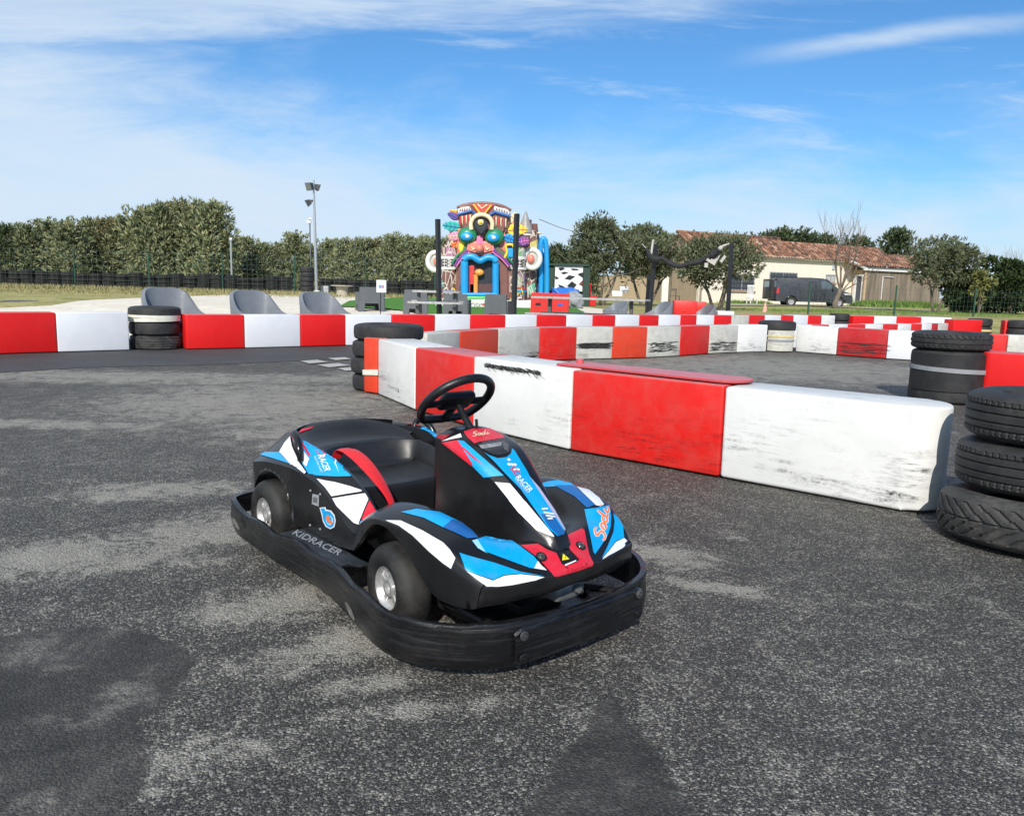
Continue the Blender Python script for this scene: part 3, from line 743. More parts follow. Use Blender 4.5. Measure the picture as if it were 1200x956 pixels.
front = [(1.288,-.04,.268),(1.287,-.10,.262),(1.277,-.16,.262),(1.266,-.21,.262),(1.252,-.26,.262),(1.236,-.302,.262),(1.228,-.318,.195)]
grid.append(front)
bm = bmesh.new(); patch(bm, grid, 4, 4)
# front skirt
ft = front[:6]
F5, F6 = Vector(front[5]), Vector(front[6])
patch(bm, [[Vector(p) for p in ft] + [F5.copy()], [Vector((p[0] + .006, p[1] * 1.004, .255)) for p in ft] + [F5.lerp(F6, .12)], [Vector((p[0] + .004, p[1] * 1.0, .225)) for p in ft] + [F5.lerp(F6, .55)], [Vector((p[0] - .004, p[1] * .995, .196 + .010 * (1 - abs(p[1]) / .3))) for p in ft] + [F6.copy()], [Vector((p[0] - .03, p[1] * .97, .19)) for p in ft] + [F6 + Vector((-.03, .01, 0))]], 2, 4, True, False)
# arch inner liner
lip = [Vector((x, r[-1][0], r[-1][1])) for x, r in rowsx]
patch(bm, [lip, [Vector((p.x, p.y + .014, p.z - .002)) for p in lip], [Vector((p.x, p.y + .016, min(p.z + .02, .34))) for p in lip], [Vector((p.x, p.y + .13, min(p.z + .03, .345))) for p in lip]], 1, 4)
bmesh.ops.remove_doubles(bm, verts=bm.verts, dist=.0008)
cowl_n = blist(part('front_cowl', bm, M_body, kart, smoothf=True, angle=42))
cowl_f = blist(mirror_me(cowl_n, 'front_cowl', kart))
bm = bmesh.new()   # centre deck joins the halves
patch(bm, [[(x, -yy, z), (x, 0, z + dz), (x, yy, z)] for x, yy, z, dz in ((.57,.10,.12,0),(.76,.10,.13,0),(.95,.10,.19,0),(1.03,.09,.24,0),(1.10,.08,.29,.0),(1.16,.07,.318,.0),(1.21,.06,.312,.001),(1.288,.04,.268,.001),(1.294,.04,.255,.001),(1.292,.04,.225,.001),(1.284,.04,.206,.001),(1.25,.04,.20,0))], 3, 3)
deck = blist(part('cowl_centre', bm, M_body, kart, smoothf=True, angle=42))

# --- steering fairing
secs = [(.752,.050,.588,.112,.568,.122,.12),(.82,.054,.588,.116,.563,.128,.12),(.89,.066,.568,.113,.545,.128,.13),(.95,.074,.545,.106,.520,.125,.15),(1.02,.060,.500,.088,.474,.112,.20),(1.10,.046,.438,.072,.412,.096,.27),(1.17,.034,.380,.056,.356,.074,.305),(1.222,.022,.336,.036,.322,.044,.298),(1.242,.012,.300,.016,.296,.02,.285)]
bm = bmesh.new(); G = []
for x, a, z, b, zb_, c, zc in secs:
    L_ = [(x, -c, zc), (x, -(b + .006), (zb_ + zc) / 2 if zb_ - zc > .1 else (zb_ * .5 + zc * .5)), (x, -(b + .002), zb_ - .006), (x, -(b - .004), zb_ + .003), (x, -(a + .006), z - .002), (x, -(a - .006), z + .001), (x, 0, z + .003)]
    G.append(L_ + [(p[0], -p[1], p[2]) for p in L_[:-1][::-1]])
patch(bm, G, 5, 2, True, False)
bk = [bm.verts.new(p) for p in G[0]]; bm.faces.new(bk)
bmesh.ops.remove_doubles(bm, verts=bm.verts, dist=.0008)
fair = blist(part('steering_fairing', bm, M_body, kart, smoothf=True, angle=28))

# --- side pods and seat tub
pr = [
 (-.285,[(-.27,.215),(-.272,.30),(-.25,.325),(-.16,.345),(-.15,.34),(-.14,.25)]),
 (-.245,[(-.295,.215),(-.298,.322),(-.275,.342),(-.17,.395),(-.155,.39),(-.14,.22)]),
 (-.19,[(-.30,.275),(-.302,.335),(-.280,.355),(-.19,.430),(-.17,.425),(-.15,.22)]),
 (-.12,[(-.302,.312),(-.304,.348),(-.283,.368),(-.205,.455),(-.19,.450),(-.16,.22)]),
 (-.04,[(-.302,.314),(-.304,.356),(-.287,.376),(-.232,.466),(-.215,.460),(-.18,.22)]),
 (.03,[(-.302,.292),(-.304,.361),(-.290,.376),(-.252,.470),(-.235,.462),(-.20,.22)]),
 (.075,[(-.302,.245),(-.304,.363),(-.291,.374),(-.263,.470),(-.246,.462),(-.21,.22)]),
 (.11,[(-.302,.165),(-.304,.364),(-.292,.372),(-.270,.470),(-.252,.462),(-.215,.22)]),
 (.19,[(-.303,.155),(-.304,.361),(-.293,.368),(-.272,.462),(-.255,.455),(-.22,.22)]),
 (.28,[(-.304,.155),(-.305,.350),(-.289,.366),(-.258,.440),(-.240,.434),(-.215,.20)]),
 (.37,[(-.305,.158),(-.306,.326),(-.281,.352),(-.237,.410),(-.222,.404),(-.205,.18)]),
 (.45,[(-.306,.160),(-.307,.290),(-.272,.328),(-.222,.368),(-.208,.362),(-.195,.16)]),
 (.52,[(-.308,.168),(-.309,.252),(-.268,.285),(-.216,.318),(-.203,.312),(-.19,.14)]),
 (.58,[(-.311,.178),(-.312,.236),(-.265,.250),(-.212,.262),(-.203,.256),(-.19,.13)]),
]
bm = bmesh.new()
G = [[(x, y, z) for y, z in r] for x, r in pr]
def colpatch(i0, i1, sv, sm=True): patch(bm, [[r[j] for j in range(i0, i1 + 1)] for r in G], 4, sv, True, sm)
colpatch(0, 1, 3); colpatch(1, 2, 2); colpatch(2, 3, 4); colpatch(3, 4, 2); colpatch(4, 5, 2)
e0 = [Vector(p) for p in G[0]]; patch(bm, [e0, [p * 1 + Vector((-.02, .02, -.012)) for p in e0]], 1, 1)
# arch liner of the rear wheel
lip = [Vector(r[0]) for r in G[:8]]
patch(bm, [lip, [p + Vector((0, .012, 0)) for p in lip], [p + Vector((0, .10, .01)) for p in lip]], 1, 2)
bmesh.ops.remove_doubles(bm, verts=bm.verts, dist=.0008)
pod_n = blist(part('side_pod', bm, M_body, kart, smoothf=True, angle=35))
pod_f = blist(mirror_me(pod_n, 'side_pod', kart))
# rear deck: outer skin, rim, inner wall behind the seat
bm = bmesh.new(); G2 = []; G3 = []
na = 28
def rimpt(a, rx, ry, cx): return Vector((cx - rx * math.cos(a), -ry * math.sin(a), 0))
for i in range(na + 1):
    a = PI / 2 - PI * i / na        # from near side round the back to the far side
    ca = abs(math.sin(a))
    rim = rimpt(a, .215, .262, .10); z = .474 + .012 * math.cos(a)
    inn = rimpt(a, .195, .245, .10)
    out = rimpt(a, .375, .302, .11); side_ = abs(math.sin(a)) ** 4; rim.y *= 1 - .07 * side_; inn.y *= 1 - .06 * side_; z -= .03 * side_
    ledge = rimpt(a, .11, .220, .20); low = rimpt(a, .095, .207, .20)
    G2.append([(out.x, out.y, .30 - .09 * math.cos(a) * 0), (out.x * 1. + (.012 if True else 0), out.y * .97, .352), (rim.x - .012 * math.cos(a), rim.y * 1.02, z - .012), (rim.x, rim.y, z), (inn.x, inn.y, z - .008), ((inn.x * .45 + ledge.x * .55), (inn.y * .6 + ledge.y * .4), .418), (ledge.x, ledge.y, .428), (low.x, low.y, .385)])
    b_ = a * .64; rim = rimpt(b_, .215, .262, .10); out = rimpt(b_, .375, .302, .11); z = .474 + .012 * math.cos(b_)
    G3.append([(out.x, out.y, .30), (out.x + .012, out.y * .97, .352), (rim.x - .012, rim.y * 1.02, z - .012), (rim.x, rim.y, z)])
patch(bm, G3, 1, 3, True, True); patch(bm, [r[3:] for r in G2], 1, 3, True, True); bmesh.ops.remove_doubles(bm, verts=bm.verts, dist=.0005)
rear = blist(part('rear_cover', bm, M_body, kart, smoothf=True, angle=38))
# seat
bm = bmesh.new()
S = []
for i in range(21):
    a = PI / 2 - PI * i / 20; c_, s_ = math.cos(a), math.sin(a)
    S.append([(.20 - .104 * c_, -.214 * s_, .428), (.20 - .096 * c_, -.206 * s_, .422), (.20 - .066 * c_, -.186 * s_, .370), (.20 - .050 * c_, -.165 * s_, .348), (.20 - .025 * c_, -.09 * s_, .338), (.20, 0, .337)])
patch(bm, S, 1, 3)
_r = lambda x, a, b, c, d, e: [(x, y, z) for y, z in ((-.214, a), (-.206, b), (-.186, c), (-.165, d), (0, e), (.165, d), (.186, c), (.206, b), (.214, a))]
patch(bm, [_r(.20, .428, .422, .370, .348, .337), _r(.30, .415, .408, .365, .342, .331), _r(.39, .372, .368, .345, .333, .325), _r(.412, .330, .328, .320, .316, .312), _r(.414, .16, .16, .16, .16, .16)], 4, 3)
bmesh.ops.remove_doubles(bm, verts=bm.verts, dist=.0008)
seat = blist(part('seat', bm, M_seatp, kart, smoothf=True, angle=40))
# floor pan
bm = bmesh.new(); box(bm, (.50, 0, .075), (1.55, .42, .02), bev=.004); box(bm, (.95, 0, .10), (.4, .18, .03), bev=.004)
for y in (-.2, .2): tube(bm, [(-.25, y, .10), (.4, y, .085), (1.15, y, .09), (1.29, y * .6, .10)], .014, 8)
tube(bm, [(.83, -.30, .13), (.83, .30, .13)], .014, 8); tube(bm, [(-.11, -.28, .13), (-.11, .28, .13)], .016, 8)
for s in (-1, 1): tube(bm, [(1.12, s * .2, .10), (1.22, s * .24, .11), (1.30, s * .25, .11)], .012, 8); tube(bm, [(.3, s * .2, .09), (.3, s * .40, .10)], .012, 8)
box(bm, (-.08, 0, .17), (.30, .34, .16), bev=.02)
part('chassis', bm, M_frame, kart, smoothf=True, angle=40)
bm = bmesh.new(); box(bm, (1.20, .04, .16), (.07, .12, .05), bev=.01); lathe(bm, [(0, .01), (.012, .01), (.014, 0)], 12, Matrix.Translation((1.24, .06, .165)) @ Matrix.Rotation(PI / 2, 4, 'Y'))
part('front_bracket', bm, plain('dull_metal', (.22, .22, .22), .45, .3, metal=.5), kart, smoothf=True, angle=40)
# footboards
M_foot = plain('scuffed_step_plastic', (.028, .034, .042), .42, .5, 20, .2, 120)
bm = bmesh.new(); V = []
prof = [(.19, -.30, -.395), (.30, -.30, -.398), (.42, -.30, -.40), (.52, -.30, -.408), (.585, -.305, -.412), (.60, -.33, -.41), (.625, -.33, -.38)]
poly = [(p[0], p[1]) for p in prof[:5]] + [(.66, -.30), (.655, -.335), (.615, -.35), (.625, -.385), (.60, -.412)] + [(p[0], p[2]) for p in prof[:5][::-1]]
prism(bm, [(x, y) for x, y in poly][::-1], .146, .154); bmesh.ops.bevel(bm, geom=[e for e in bm.edges if abs(e.verts[0].co.z - e.verts[1].co.z) < .001], offset=.003, segments=2, affect='EDGES')
fb = blist(part('footboard', bm, M_foot, kart, smoothf=True, angle=30)); fb_f = mirror_me(fb, 'footboard', kart)
# --- wheels
def wheel(x, y, s, wdt, r=.135, turn=0.):
    M = Matrix.Translation((x, y, r)) @ Matrix.Rotation(turn, 4, 'Z') @ Matrix.Rotation(s * PI / 2, 4, 'X')
    t = bmesh.new(); W = wdt; ri = .066
    prof = [(ri, -W / 2 + .012), (ri + .004, -W / 2 + .004), (ri + .02, -W / 2), (r - .03, -W / 2 - .002), (r - .014, -W / 2 + .006), (r - .004, -W / 2 + .018), (r, -W / 2 + .03), (r + .001, 0), (r, W / 2 - .03), (r - .004, W / 2 - .018), (r - .014, W / 2 - .006), (r - .03, W / 2 + .002), (ri + .02, W / 2), (ri + .004, W / 2 - .004), (ri, W / 2 - .012)]
    lathe(t, prof, 56, M, closed=True)
    w_ = bpy.data.objects.new('wheel', None); COL.objects.link(w_); w_.parent = kart; w_.empty_display_size = .05
    part('tyre', t, M_ktyre, w_, smoothf=True, angle=50)
    b = bmesh.new()
    lathe(b, [(.0, W / 2 - .030), (.016, W / 2 - .026), (.017, W / 2 - .012), (.026, W / 2 - .012), (.028, W / 2 - .034), (.054, W / 2 - .030), (.060, W / 2 - .012), (.0665, W / 2 - .006), (.0685, W / 2 - .010), (.067, W / 2 - .03), (.066, -W / 2 + .02), (0, -W / 2 + .02)], 40, M)
    for k in range(5):
        a = 2 * PI * k / 5 + .3
        for v_ in box(b, (.042 * math.cos(a), .042 * math.sin(a), W / 2 - .024), (.032, .018, .006), rz3(a), bev=.002): v_.co = M @ v_.co
    part('rim', b, M_alu, w_, smoothf=True, angle=35)
    return w_
wheel(.835, -.305, 1, .105, turn=-.08); wheel(.835, .305, -1, .105, turn=-.02)
wheel(-.115, -.262, 1, .115, .135); wheel(-.115, .262, -1, .115, .135)
# --- steering wheel
M_sw = plain('steering_rubber', (.008, .008, .009), .38, .2, 40, .15, 200)
tilt = math.radians(43); sc_ = Vector((.712, 0, .668)); su_ = Vector((math.cos(tilt), 0, math.sin(tilt))); sv_ = Vector((0, 1, 0)); sn_ = Vector((-math.sin(tilt), 0, math.cos(tilt)))
sw = bpy.data.objects.new('steering_wheel', None); COL.objects.link(sw); sw.parent = kart
bm = bmesh.new(); pts = []
for k in range(64):
    a = 2 * PI * k / 64; uu, vv = math.cos(a), math.sin(a)
    if uu < -.72: uu = -.72 - (-.72 - uu) * .25
    pts.append(sc_ + (su_ * uu + sv_ * vv) * .127)
tube(bm, pts, .0145, 12, closed=True); part('rim', bm, M_sw, sw, smoothf=True)
bm = bmesh.new()
SM = Matrix((( su_.x, sv_.x, sn_.x, sc_.x), (su_.y, sv_.y, sn_.y, sc_.y), (su_.z, sv_.z, sn_.z, sc_.z), (0, 0, 0, 1)))
for v_ in box(bm, (.0, 0, .004), (.075, .13, .035), bev=.014): v_.co = SM @ v_.co
for s in (-1, 1):
    for v_ in box(bm, (.0, s * .092, -.004), (.03, .06, .012), rz3(0), bev=.004): v_.co = SM @ v_.co
for v_ in box(bm, (-.065, 0, -.004), (.07, .035, .012), bev=.004): v_.co = SM @ v_.co
part('hub', bm, M_sw, sw, smoothf=True, angle=40)
bm = bmesh.new(); base = Vector((.795, 0, .585)); tube(bm, [base - (sc_ - base).normalized() * .05, sc_ - sn_ * .012], [.0125, .0115], 16)
tube(bm, [base + Vector((.016, .012, -.01)), base + Vector((.012, .01, .035))], .005, 8)
part('column', bm, plain('satin_column', (.03, .03, .032), .22, .1, metal=.6), sw, smoothf=True, angle=40)
# --- display recess on the fairing
bm = bmesh.new()
def onfair(px, py, off=.003):
    o_, d_ = kray(px, py); return o_, d_
# --- handles
def handle(s):
    bm = bmesh.new(); P = [Vector((.085, s * .262, .460)), Vector((.085, s * .272, .482)), Vector((.10, s * .282, .492)), (Vector((.14, s * .292, .478))), Vector((.17, s * .300, .445)), Vector((.175, s * .295, .405))]
    tube(bm, [catmull(P, t / 4) for t in range(21)], .013, 10)
    part('grab_handle', bm, M_body, kart, smoothf=True, angle=50)
handle(-1); handle(1)
# pedals and buckle bracket
bm = bmesh.new(); box(bm, (.60, -.12, .20), (.07, .05, .03), rz3(.3), bev=.006); box(bm, (.655, -.10, .215), (.09, .05, .018), Matrix.Rotation(-.35, 3, 'Y'), bev=.005)
part('pedal', bm, M_body, kart, smoothf=True, angle=40)
# --- surface decals, cut as vinyl: traced on the body and lifted a hair off it
bpy.context.view_layer.update()
def bvh_of(objs, keep=None):
    vs = []; fs = []
    for o in objs:
        n0 = len(vs); vs += [v_.co.copy() for v_ in o.data.vertices]; fs += [[n0 + i for i in p.vertices] for p in o.data.polygons if keep is None or keep(p)]
    return BVHTree.FromPolygons(vs, fs)
def tess(poly, maxe=5.):
    bm = bmesh.new(); P = [Vector((x, y, 0)) for x, y in poly]; vs = [bm.verts.new(p) for p in P]
    for t in tessellate_polygon([P]):
        try: bm.faces.new([vs[i] for i in t])
        except ValueError: pass
    for _ in range(5):
        le = [e for e in bm.edges if e.calc_length() > maxe]
        if not le: break
        bmesh.ops.subdivide_edges(bm, edges=le, cuts=1); bmesh.ops.triangulate(bm, faces=bm.faces)
    return bm
def lay(bm, tree, off, cen=None):
    """drop a flat drawing in picture coordinates on to the body shell"""
    if cen is None:
        cen = sum((v_.co for v_ in bm.verts), Vector()) / len(bm.verts)
    def hit(p):
        o_, d_ = kray(p.x, p.y); h = tree.ray_cast(o_, d_)
        return h, d_
    ds = sorted(h[3] for h in (hit(v_.co)[0] for v_ in bm.verts) if h[0] is not None)
    if not ds: bm.clear(); return
    med = ds[len(ds) // 2]
    for v_ in bm.verts:
        p = v_.co.copy()
        for k in range(60):
            h, d_ = hit(p)
            if h[0] is not None and abs(h[3] - med) < .30: break
            p = p.lerp(cen, .03)
        if h[0] is None: v_.co = Vector((0, 0, .1)); continue
        n_ = h[1] if h[1].dot(d_) < 0 else -h[1]
        v_.co = h[0] + n_ * off
    bad = [f for f in bm.faces if max(e.calc_length() for e in f.edges) > .085]
    if bad: bmesh.ops.delete(bm, geom=bad, context='FACES')
T_cowl = bvh_of([cowl_n, cowl_f, deck]); T_fair = bvh_of([fair]); T_pod = bvh_of([pod_n], lambda p: p.center.y < -.262 or (p.normal.y < -.1 and p.center.y < -.20) or (p.normal.z > .5 and p.center.y < -.235)); T_step = bvh_of([fb]); T_seat = bvh_of([seat])
_lvl = [0]
def decal(poly, mat, tree, parent, name='sticker', off=.0018, mirror=None, maxe=5.):
    bm = tess(poly, maxe); lay(bm, tree, off)
    o = part(name, bm, mat, parent, smoothf=True, recalc=False)
    # face the right way
    if mirror: return o, mirror_me(o, name, mirror)
    return o
def text_decal(s, p0, p1, h, mat, tree, parent, off=.003, shear=.2, mirror=None, name='lettering', bold=.012, upv=None):
    cu = bpy.data.curves.new('txt', 'FONT'); cu.body = s; cu.shear = shear; cu.offset = bold; cu.resolution_u = 3
    to = bpy.data.objects.new('txt', cu); COL.objects.link(to); bpy.context.view_layer.update()
    dg = bpy.context.evaluated_depsgraph_get(); me = bpy.data.meshes.new_from_object(to.evaluated_get(dg)); bpy.data.objects.remove(to)
    bm = bmesh.new(); bm.from_mesh(me); bpy.data.meshes.remove(me)
    xs_ = [v_.co.x for v_ in bm.verts]; W = max(xs_) - min(xs_); x0 = min(xs_); H = .72
    a = Vector((p0[0], p0[1], 0)); b = Vector((p1[0], p1[1], 0)); d = b - a
    if upv: u_ = Vector((*upv, 0))
    else: u_ = Vector((d.y, -d.x, 0)).normalized() * h
    for v_ in bm.verts: v_.co = a + d * ((v_.co.x - x0) / W) + u_ * (v_.co.y / H)
    lay(bm, tree, off)
    o = part(name, bm, mat, parent, recalc=False)
    if mirror: mirror_me(o, name, mirror)
    return o
def script_decal(strokes, org, ux, uy, wd, mat, tree, parent, off=.003, name='lettering'):
    bm = bmesh.new()
    for st in strokes:
        P = [Vector((x, y, 0)) for x, y in st]
        Q = [catmull(P, t / 4) for t in range((len(P) - 1) * 4 + 1)] if len(P) > 2 else P
        Q = [Vector((org[0] + ux[0] * q.x + uy[0] * q.y, org[1] + ux[1] * q.x + uy[1] * q.y, 0)) for q in Q]
        L_, R__ = [], []
        for i, q in enumerate(Q):
            t = (Q[min(i + 1, len(Q) - 1)] - Q[max(0, i - 1)]); t.normalize(); n_ = Vector((-t.y, t.x, 0))
            k = wd * (.55 + .45 * math.sin(PI * min(1, max(0, i / (len(Q) - 1)))))
            L_.append(bm.verts.new(q + n_ * k)); R__.append(bm.verts.new(q - n_ * k))
        for i in range(len(Q) - 1): bm.faces.new((L_[i], L_[i + 1], R__[i + 1], R__[i]))
    lay(bm, tree, off); return part(name, bm, mat, parent, recalc=False)
SODI = [[(.30, .80), (.22, .95), (.08, .88), (.04, .68), (.20, .52), (.26, .32), (.16, .08), (.02, .10), (-.04, .25)],
        [(.46, .10), (.36, .22), (.40, .48), (.52, .50), (.56, .28), (.46, .10), (.52, .14), (.62, .22)],
        [(.80, .48), (.68, .45), (.64, .22), (.72, .08), (.84, .25), (.92, .98)], [(.92, .98), (.84, .40), (.88, .08), (.98, .18)],
        [(1.08, .50), (1.02, .20), (1.10, .06), (1.22, .22)], [(1.12, .70), (1.15, .78)]]
P5 = lambda *a: [c5(*p) for p in a]
P6 = lambda *a: [c6(*p) for p in a]
P4 = lambda *a: [c4(*p) for p in a]
P2 = lambda *a: [c2(*p) for p in a]
# fairing
decal(P5((465,560),(535,537),(690,530),(790,580),(822,612),(600,648),(558,662),(500,610)), M_kred, T_fair, fair)
decal(P6((35,143),(60,160),(110,178),(160,172),(185,150),(190,122),(205,135),(272,245),(300,300),(345,350),(480,575),(483,600),(445,612),(395,570),(238,350),(150,260),(90,195)), M_blue, T_fair, fair)
decal(P6((350,490),(420,500),(484,590),(478,604),(446,610),(395,560)), M_dblue, T_fair, fair, off=.0026)
decal(P5((560,668),(600,655),(815,618),(850,660),(876,705),(862,742),(770,765),(715,758),(650,722),(600,690)), M_lens, T_fair, fair, name='display', off=.0024)
decal(P5((598,682),(790,652),(788,684),(620,712)), plain('display_silver', (.25, .25, .26), .25, .5, 60), T_fair, fair, name='display_glass', off=.0032)
decal(P5((795,640),(850,675),(850,735),(812,715)), plain('display_rim', (.09,.09,.09),.3,.2), T_fair, fair, name='display_rim', off=.0032)
decal(P5((280,640),(440,575),(452,608),(330,632)), M_kwhite, T_fair, fair)
decal(P5((215,592),(350,588),(290,632)), plain('dark_red_vinyl', (.35,.01,.02),.3,.05), T_fair, fair)
decal(P5((278,652),(415,634),(470,720),(545,832),(540,855)), M_kred, T_fair, fair)
decal(P5((415,634),(468,640),(560,720),(812,936),(640,952),(545,855),(545,832),(470,720)), M_blue, T_fair, fair)
decal(P5((440,690),(470,700),(655,862),(545,785)), M_kred, T_fair, fair, off=.0026)
decal(P6((95,310),(180,318),(420,605),(427,617),(330,580),(230,480)), M_kwhite, T_fair, fair)
decal(P6((288,280),(345,345),(430,470),(487,572),(486,585),(420,485),(340,362)), plain('lilac_vinyl', (.42,.40,.55),.3,.05), T_fair, fair, off=.0026)
script_decal(SODI, c5(545, 607), (118 / 7.36, -20 / 7.36), (0, -44 / 7.36), .55, M_cream, T_fair, fair, off=.0028)
for i in range(3):
    for j in range(4):
        if (i + j) % 2 == 0:
            ox, oy = 168 + j * 17, 178 + j * 18 + i * 13 - j * 4
            decal(P6((ox, oy), (ox + 15, oy + 8), (ox + 8, oy + 18), (ox - 7, oy + 10)), M_kwhite, T_fair, fair, 'checker_mark', .0028)
text_decal('KID', c6(176, 240), c6(215, 282), 3.4, M_kred, T_fair, fair, .0032, upv=(5.2, -4.6))
text_decal('RACER', c6(208, 288), c6(285, 372), 3.4, M_kwhite, T_fair, fair, .0032, upv=(4.6, -4.2))
text_decal('ELECTRIC KART', c6(205, 298), c6(275, 376), 1.0, M_kwhite, T_fair, fair, .0032, shear=0, upv=(1.2, -1.1), bold=0)
for (a, b, c, d) in ((352, 462, 385, 458), (362, 480, 420, 490), (375, 498, 425, 505), (385, 515, 412, 514)):
    decal(P6((a, b), (c, d), (c + 3, d + 9), (a + 3, b + 9)), M_kwhite, T_fair, fair, 'fine_print', .0058)
# cowl
decal(P6((240,665),(335,655),(390,690),(438,708),(470,770),(490,780),(550,762),(568,745),(515,690),(495,612),(520,598),(582,570),(596,580),(610,660),(622,715),(645,762),(640,778),(560,806),(440,840),(425,835),(365,768),(320,722)), M_kred, T_cowl, deck)
decal(P6((448,704),(512,698),(520,712),(552,750),(486,778),(470,765)), M_blackv, T_cowl, deck, off=.0028)
decal(P6((470,752),(474,714),(510,744)), M_yel, T_cowl, deck, 'warning_triangle', .0036)
decal(P6((484,742),(486,726),(490,740)), M_blackv, T_cowl, deck, 'warning_mark', .0042)
decal(P6((484,775),(546,750),(550,756),(488,782)), M_kwhite, T_cowl, deck, 'fine_print', .0034)
decal([c2(770, 170), c2(930, 116), c3(130, 118), c3(245, 200), c3(330, 262), c3(372, 315), c3(405, 345), c3(300, 328), c3(120, 262), c3(0, 215)], M_blue, T_cowl, cowl_n, mirror=None)
decal([c2(770, 170), c2(800, 162), c2(850, 240), c3(60, 245), c3(0, 215)], plain('pale_blue_vinyl', (.3,.6,.85),.3,.05), T_cowl, cowl_n, off=.0026)
decal([c3(352, 290), c3(372, 315), c3(405, 345), c3(330, 333)], M_kwhite, T_cowl, cowl_n, off=.0026)
decal([c2(695, 240), c2(740, 255), c3(100, 300), c3(250, 352), c3(392, 378), c3(250, 362), c3(150, 372), c3(90, 400), c3(0, 370), c2(735, 343)], M_blue, T_cowl, cowl_n)
decal([c2(737, 347), c3(5, 375), c3(88, 405), c3(155, 376), c3(250, 367), c3(392, 383), c3(340, 400), c3(200, 428), c3(120, 437), c3(50, 438)], M_kwhite, T_cowl, cowl_n)
decal([(470,600),(488,596.5),(515,600),(540,612),(553,622),(560,630),(548,631),(535,625),(519,618),(497,607)], M_blue, T_cowl, cowl_n, mirror=None)
decal([(519,618),(530,609),(540,612),(553,622),(560,630),(548,631)], M_dblue, T_cowl, cowl_n, off=.0026)
decal(P2((262,48),(350,50),(480,110),(600,180),(640,222),(672,272),(648,333),(600,300),(520,232),(420,135),(340,78)), M_kwhite, T_cowl, cowl_n)
decal(P6((336,326),(390,308),(450,300),(520,316),(580,368),(655,438),(612,456),(540,390),(440,336),(380,338)), M_blue, T_cowl, cowl_f)
decal(P6((430,330),(530,330),(580,368),(655,438),(612,456),(540,390)), M_dblue, T_cowl, cowl_f, off=.0026)
decal(P6((552,336),(620,352),(680,400),(706,436),(690,446),(662,442),(600,382)), M_kwhite, T_cowl, cowl_f)
decal(P6((597,464),(665,455),(735,440),(745,500),(742,560),(725,612),(690,665),(655,715),(645,700),(630,620),(612,540)), M_blue, T_cowl, cowl_f)
decal(P6((757,485),(785,510),(812,560),(818,622),(770,642),(735,690),(692,738),(725,670),(758,590),(764,530)), M_blue, T_cowl, cowl_f)
decal(P6((818,624),(836,640),(838,655),(810,680),(765,705),(694,742),(737,692),(772,646)), M_kwhite, T_cowl, cowl_f)
for wdd, mm, of in ((1.9, M_kwhite, .003), (1.15, M_korange, .0038)):
    script_decal(SODI, c6(712, 640), (20 / 4.78, -150 / 4.78), (-66 / 4.78, -34 / 4.78), wdd, mm, T_cowl, cowl_f, of)
# pods
decal(P4((-120,312),(-50,300),(0,300),(45,300),(130,385),(60,362),(-10,340)), M_blue, T_pod, pod_n, off=.004, mirror=pod_f, maxe=3.)
decal(P4((48,298),(85,235),(125,188),(140,260),(190,370),(238,438),(225,455),(130,385),(80,330)), M_kwhite, T_pod, pod_n, off=.004, mirror=pod_f, maxe=3.)
decal(P4((152,212),(172,222),(215,225),(240,190),(262,165),(330,225),(400,290),(460,330),(520,385),(580,440),(612,468),(450,472),(330,465),(258,455),(200,360),(165,280)), M_blue, T_pod, pod_n, off=.004, mirror=pod_f, maxe=3.)
decal(P4((152,215),(178,228),(262,345),(242,400),(225,385),(180,300)), M_kwhite, T_pod, pod_n, off=.0052, mirror=pod_f, maxe=3.)
decal(P4((200,225),(218,230),(272,322),(255,322)), M_kred, T_pod, pod_n, off=.0052, mirror=pod_f, maxe=3.)
decal(P4((138,165),(285,122),(255,140),(190,168),(182,216),(150,216)), M_kred, T_pod, pod_n, off=.0052, mirror=pod_f, maxe=3.)
decal(P4((430,300),(480,330),(560,410),(475,378),(452,345)), M_kwhite, T_pod, pod_n, off=.0052, mirror=pod_f, maxe=3.)
decal(P4((402,292),(420,305),(470,450)), M_kwhite, T_pod, pod_n, off=.0052, mirror=pod_f, maxe=3.)
decal(P4((310,488),(440,512),(540,540),(625,568),(622,577),(415,611),(370,550)), M_kwhite, T_pod, pod_n, off=.004, mirror=pod_f, maxe=3.)
decal(P4((420,626),(550,605),(680,585),(686,600),(645,690),(610,780),(600,812),(570,800),(500,730),(450,680)), M_kwhite, T_pod, pod_n, off=.004, mirror=pod_f, maxe=3.)
decal(P4((688,622),(715,690),(738,738),(622,778),(650,700)), M_kred, T_pod, pod_n, off=.004, mirror=pod_f, maxe=3.)
decal(P4((600,792),(622,784),(652,780),(614,808)), M_dblue, T_pod, pod_n, off=.0052, mirror=pod_f, maxe=3.)
text_decal('KID', c4(303, 275), c4(330, 322), 5, M_kred, T_pod, pod_n, .0066, upv=(7.5, -1.5))
text_decal('RACER', c4(322, 322), c4(372, 435), 5, M_kwhite, T_pod, pod_n, .0066, upv=(7.5, -1.0))
text_decal('ELECTRIC KART', c4(298, 330), c4(345, 443), 2, M_kwhite, T_pod, pod_n, .0066, shear=0, upv=(2.2, -.4), bold=0)
decal(P4((280,590),(327,600),(325,680),(275,662)), M_grey, T_pod, pod_n, 'badge_plate')
decal(P4((287,612),(315,618),(313,655),(285,648)), M_kwhite if False else plain('badge_mark', (.12,.12,.13),.4,.1), T_pod, pod_n, 'badge_mark', .003)
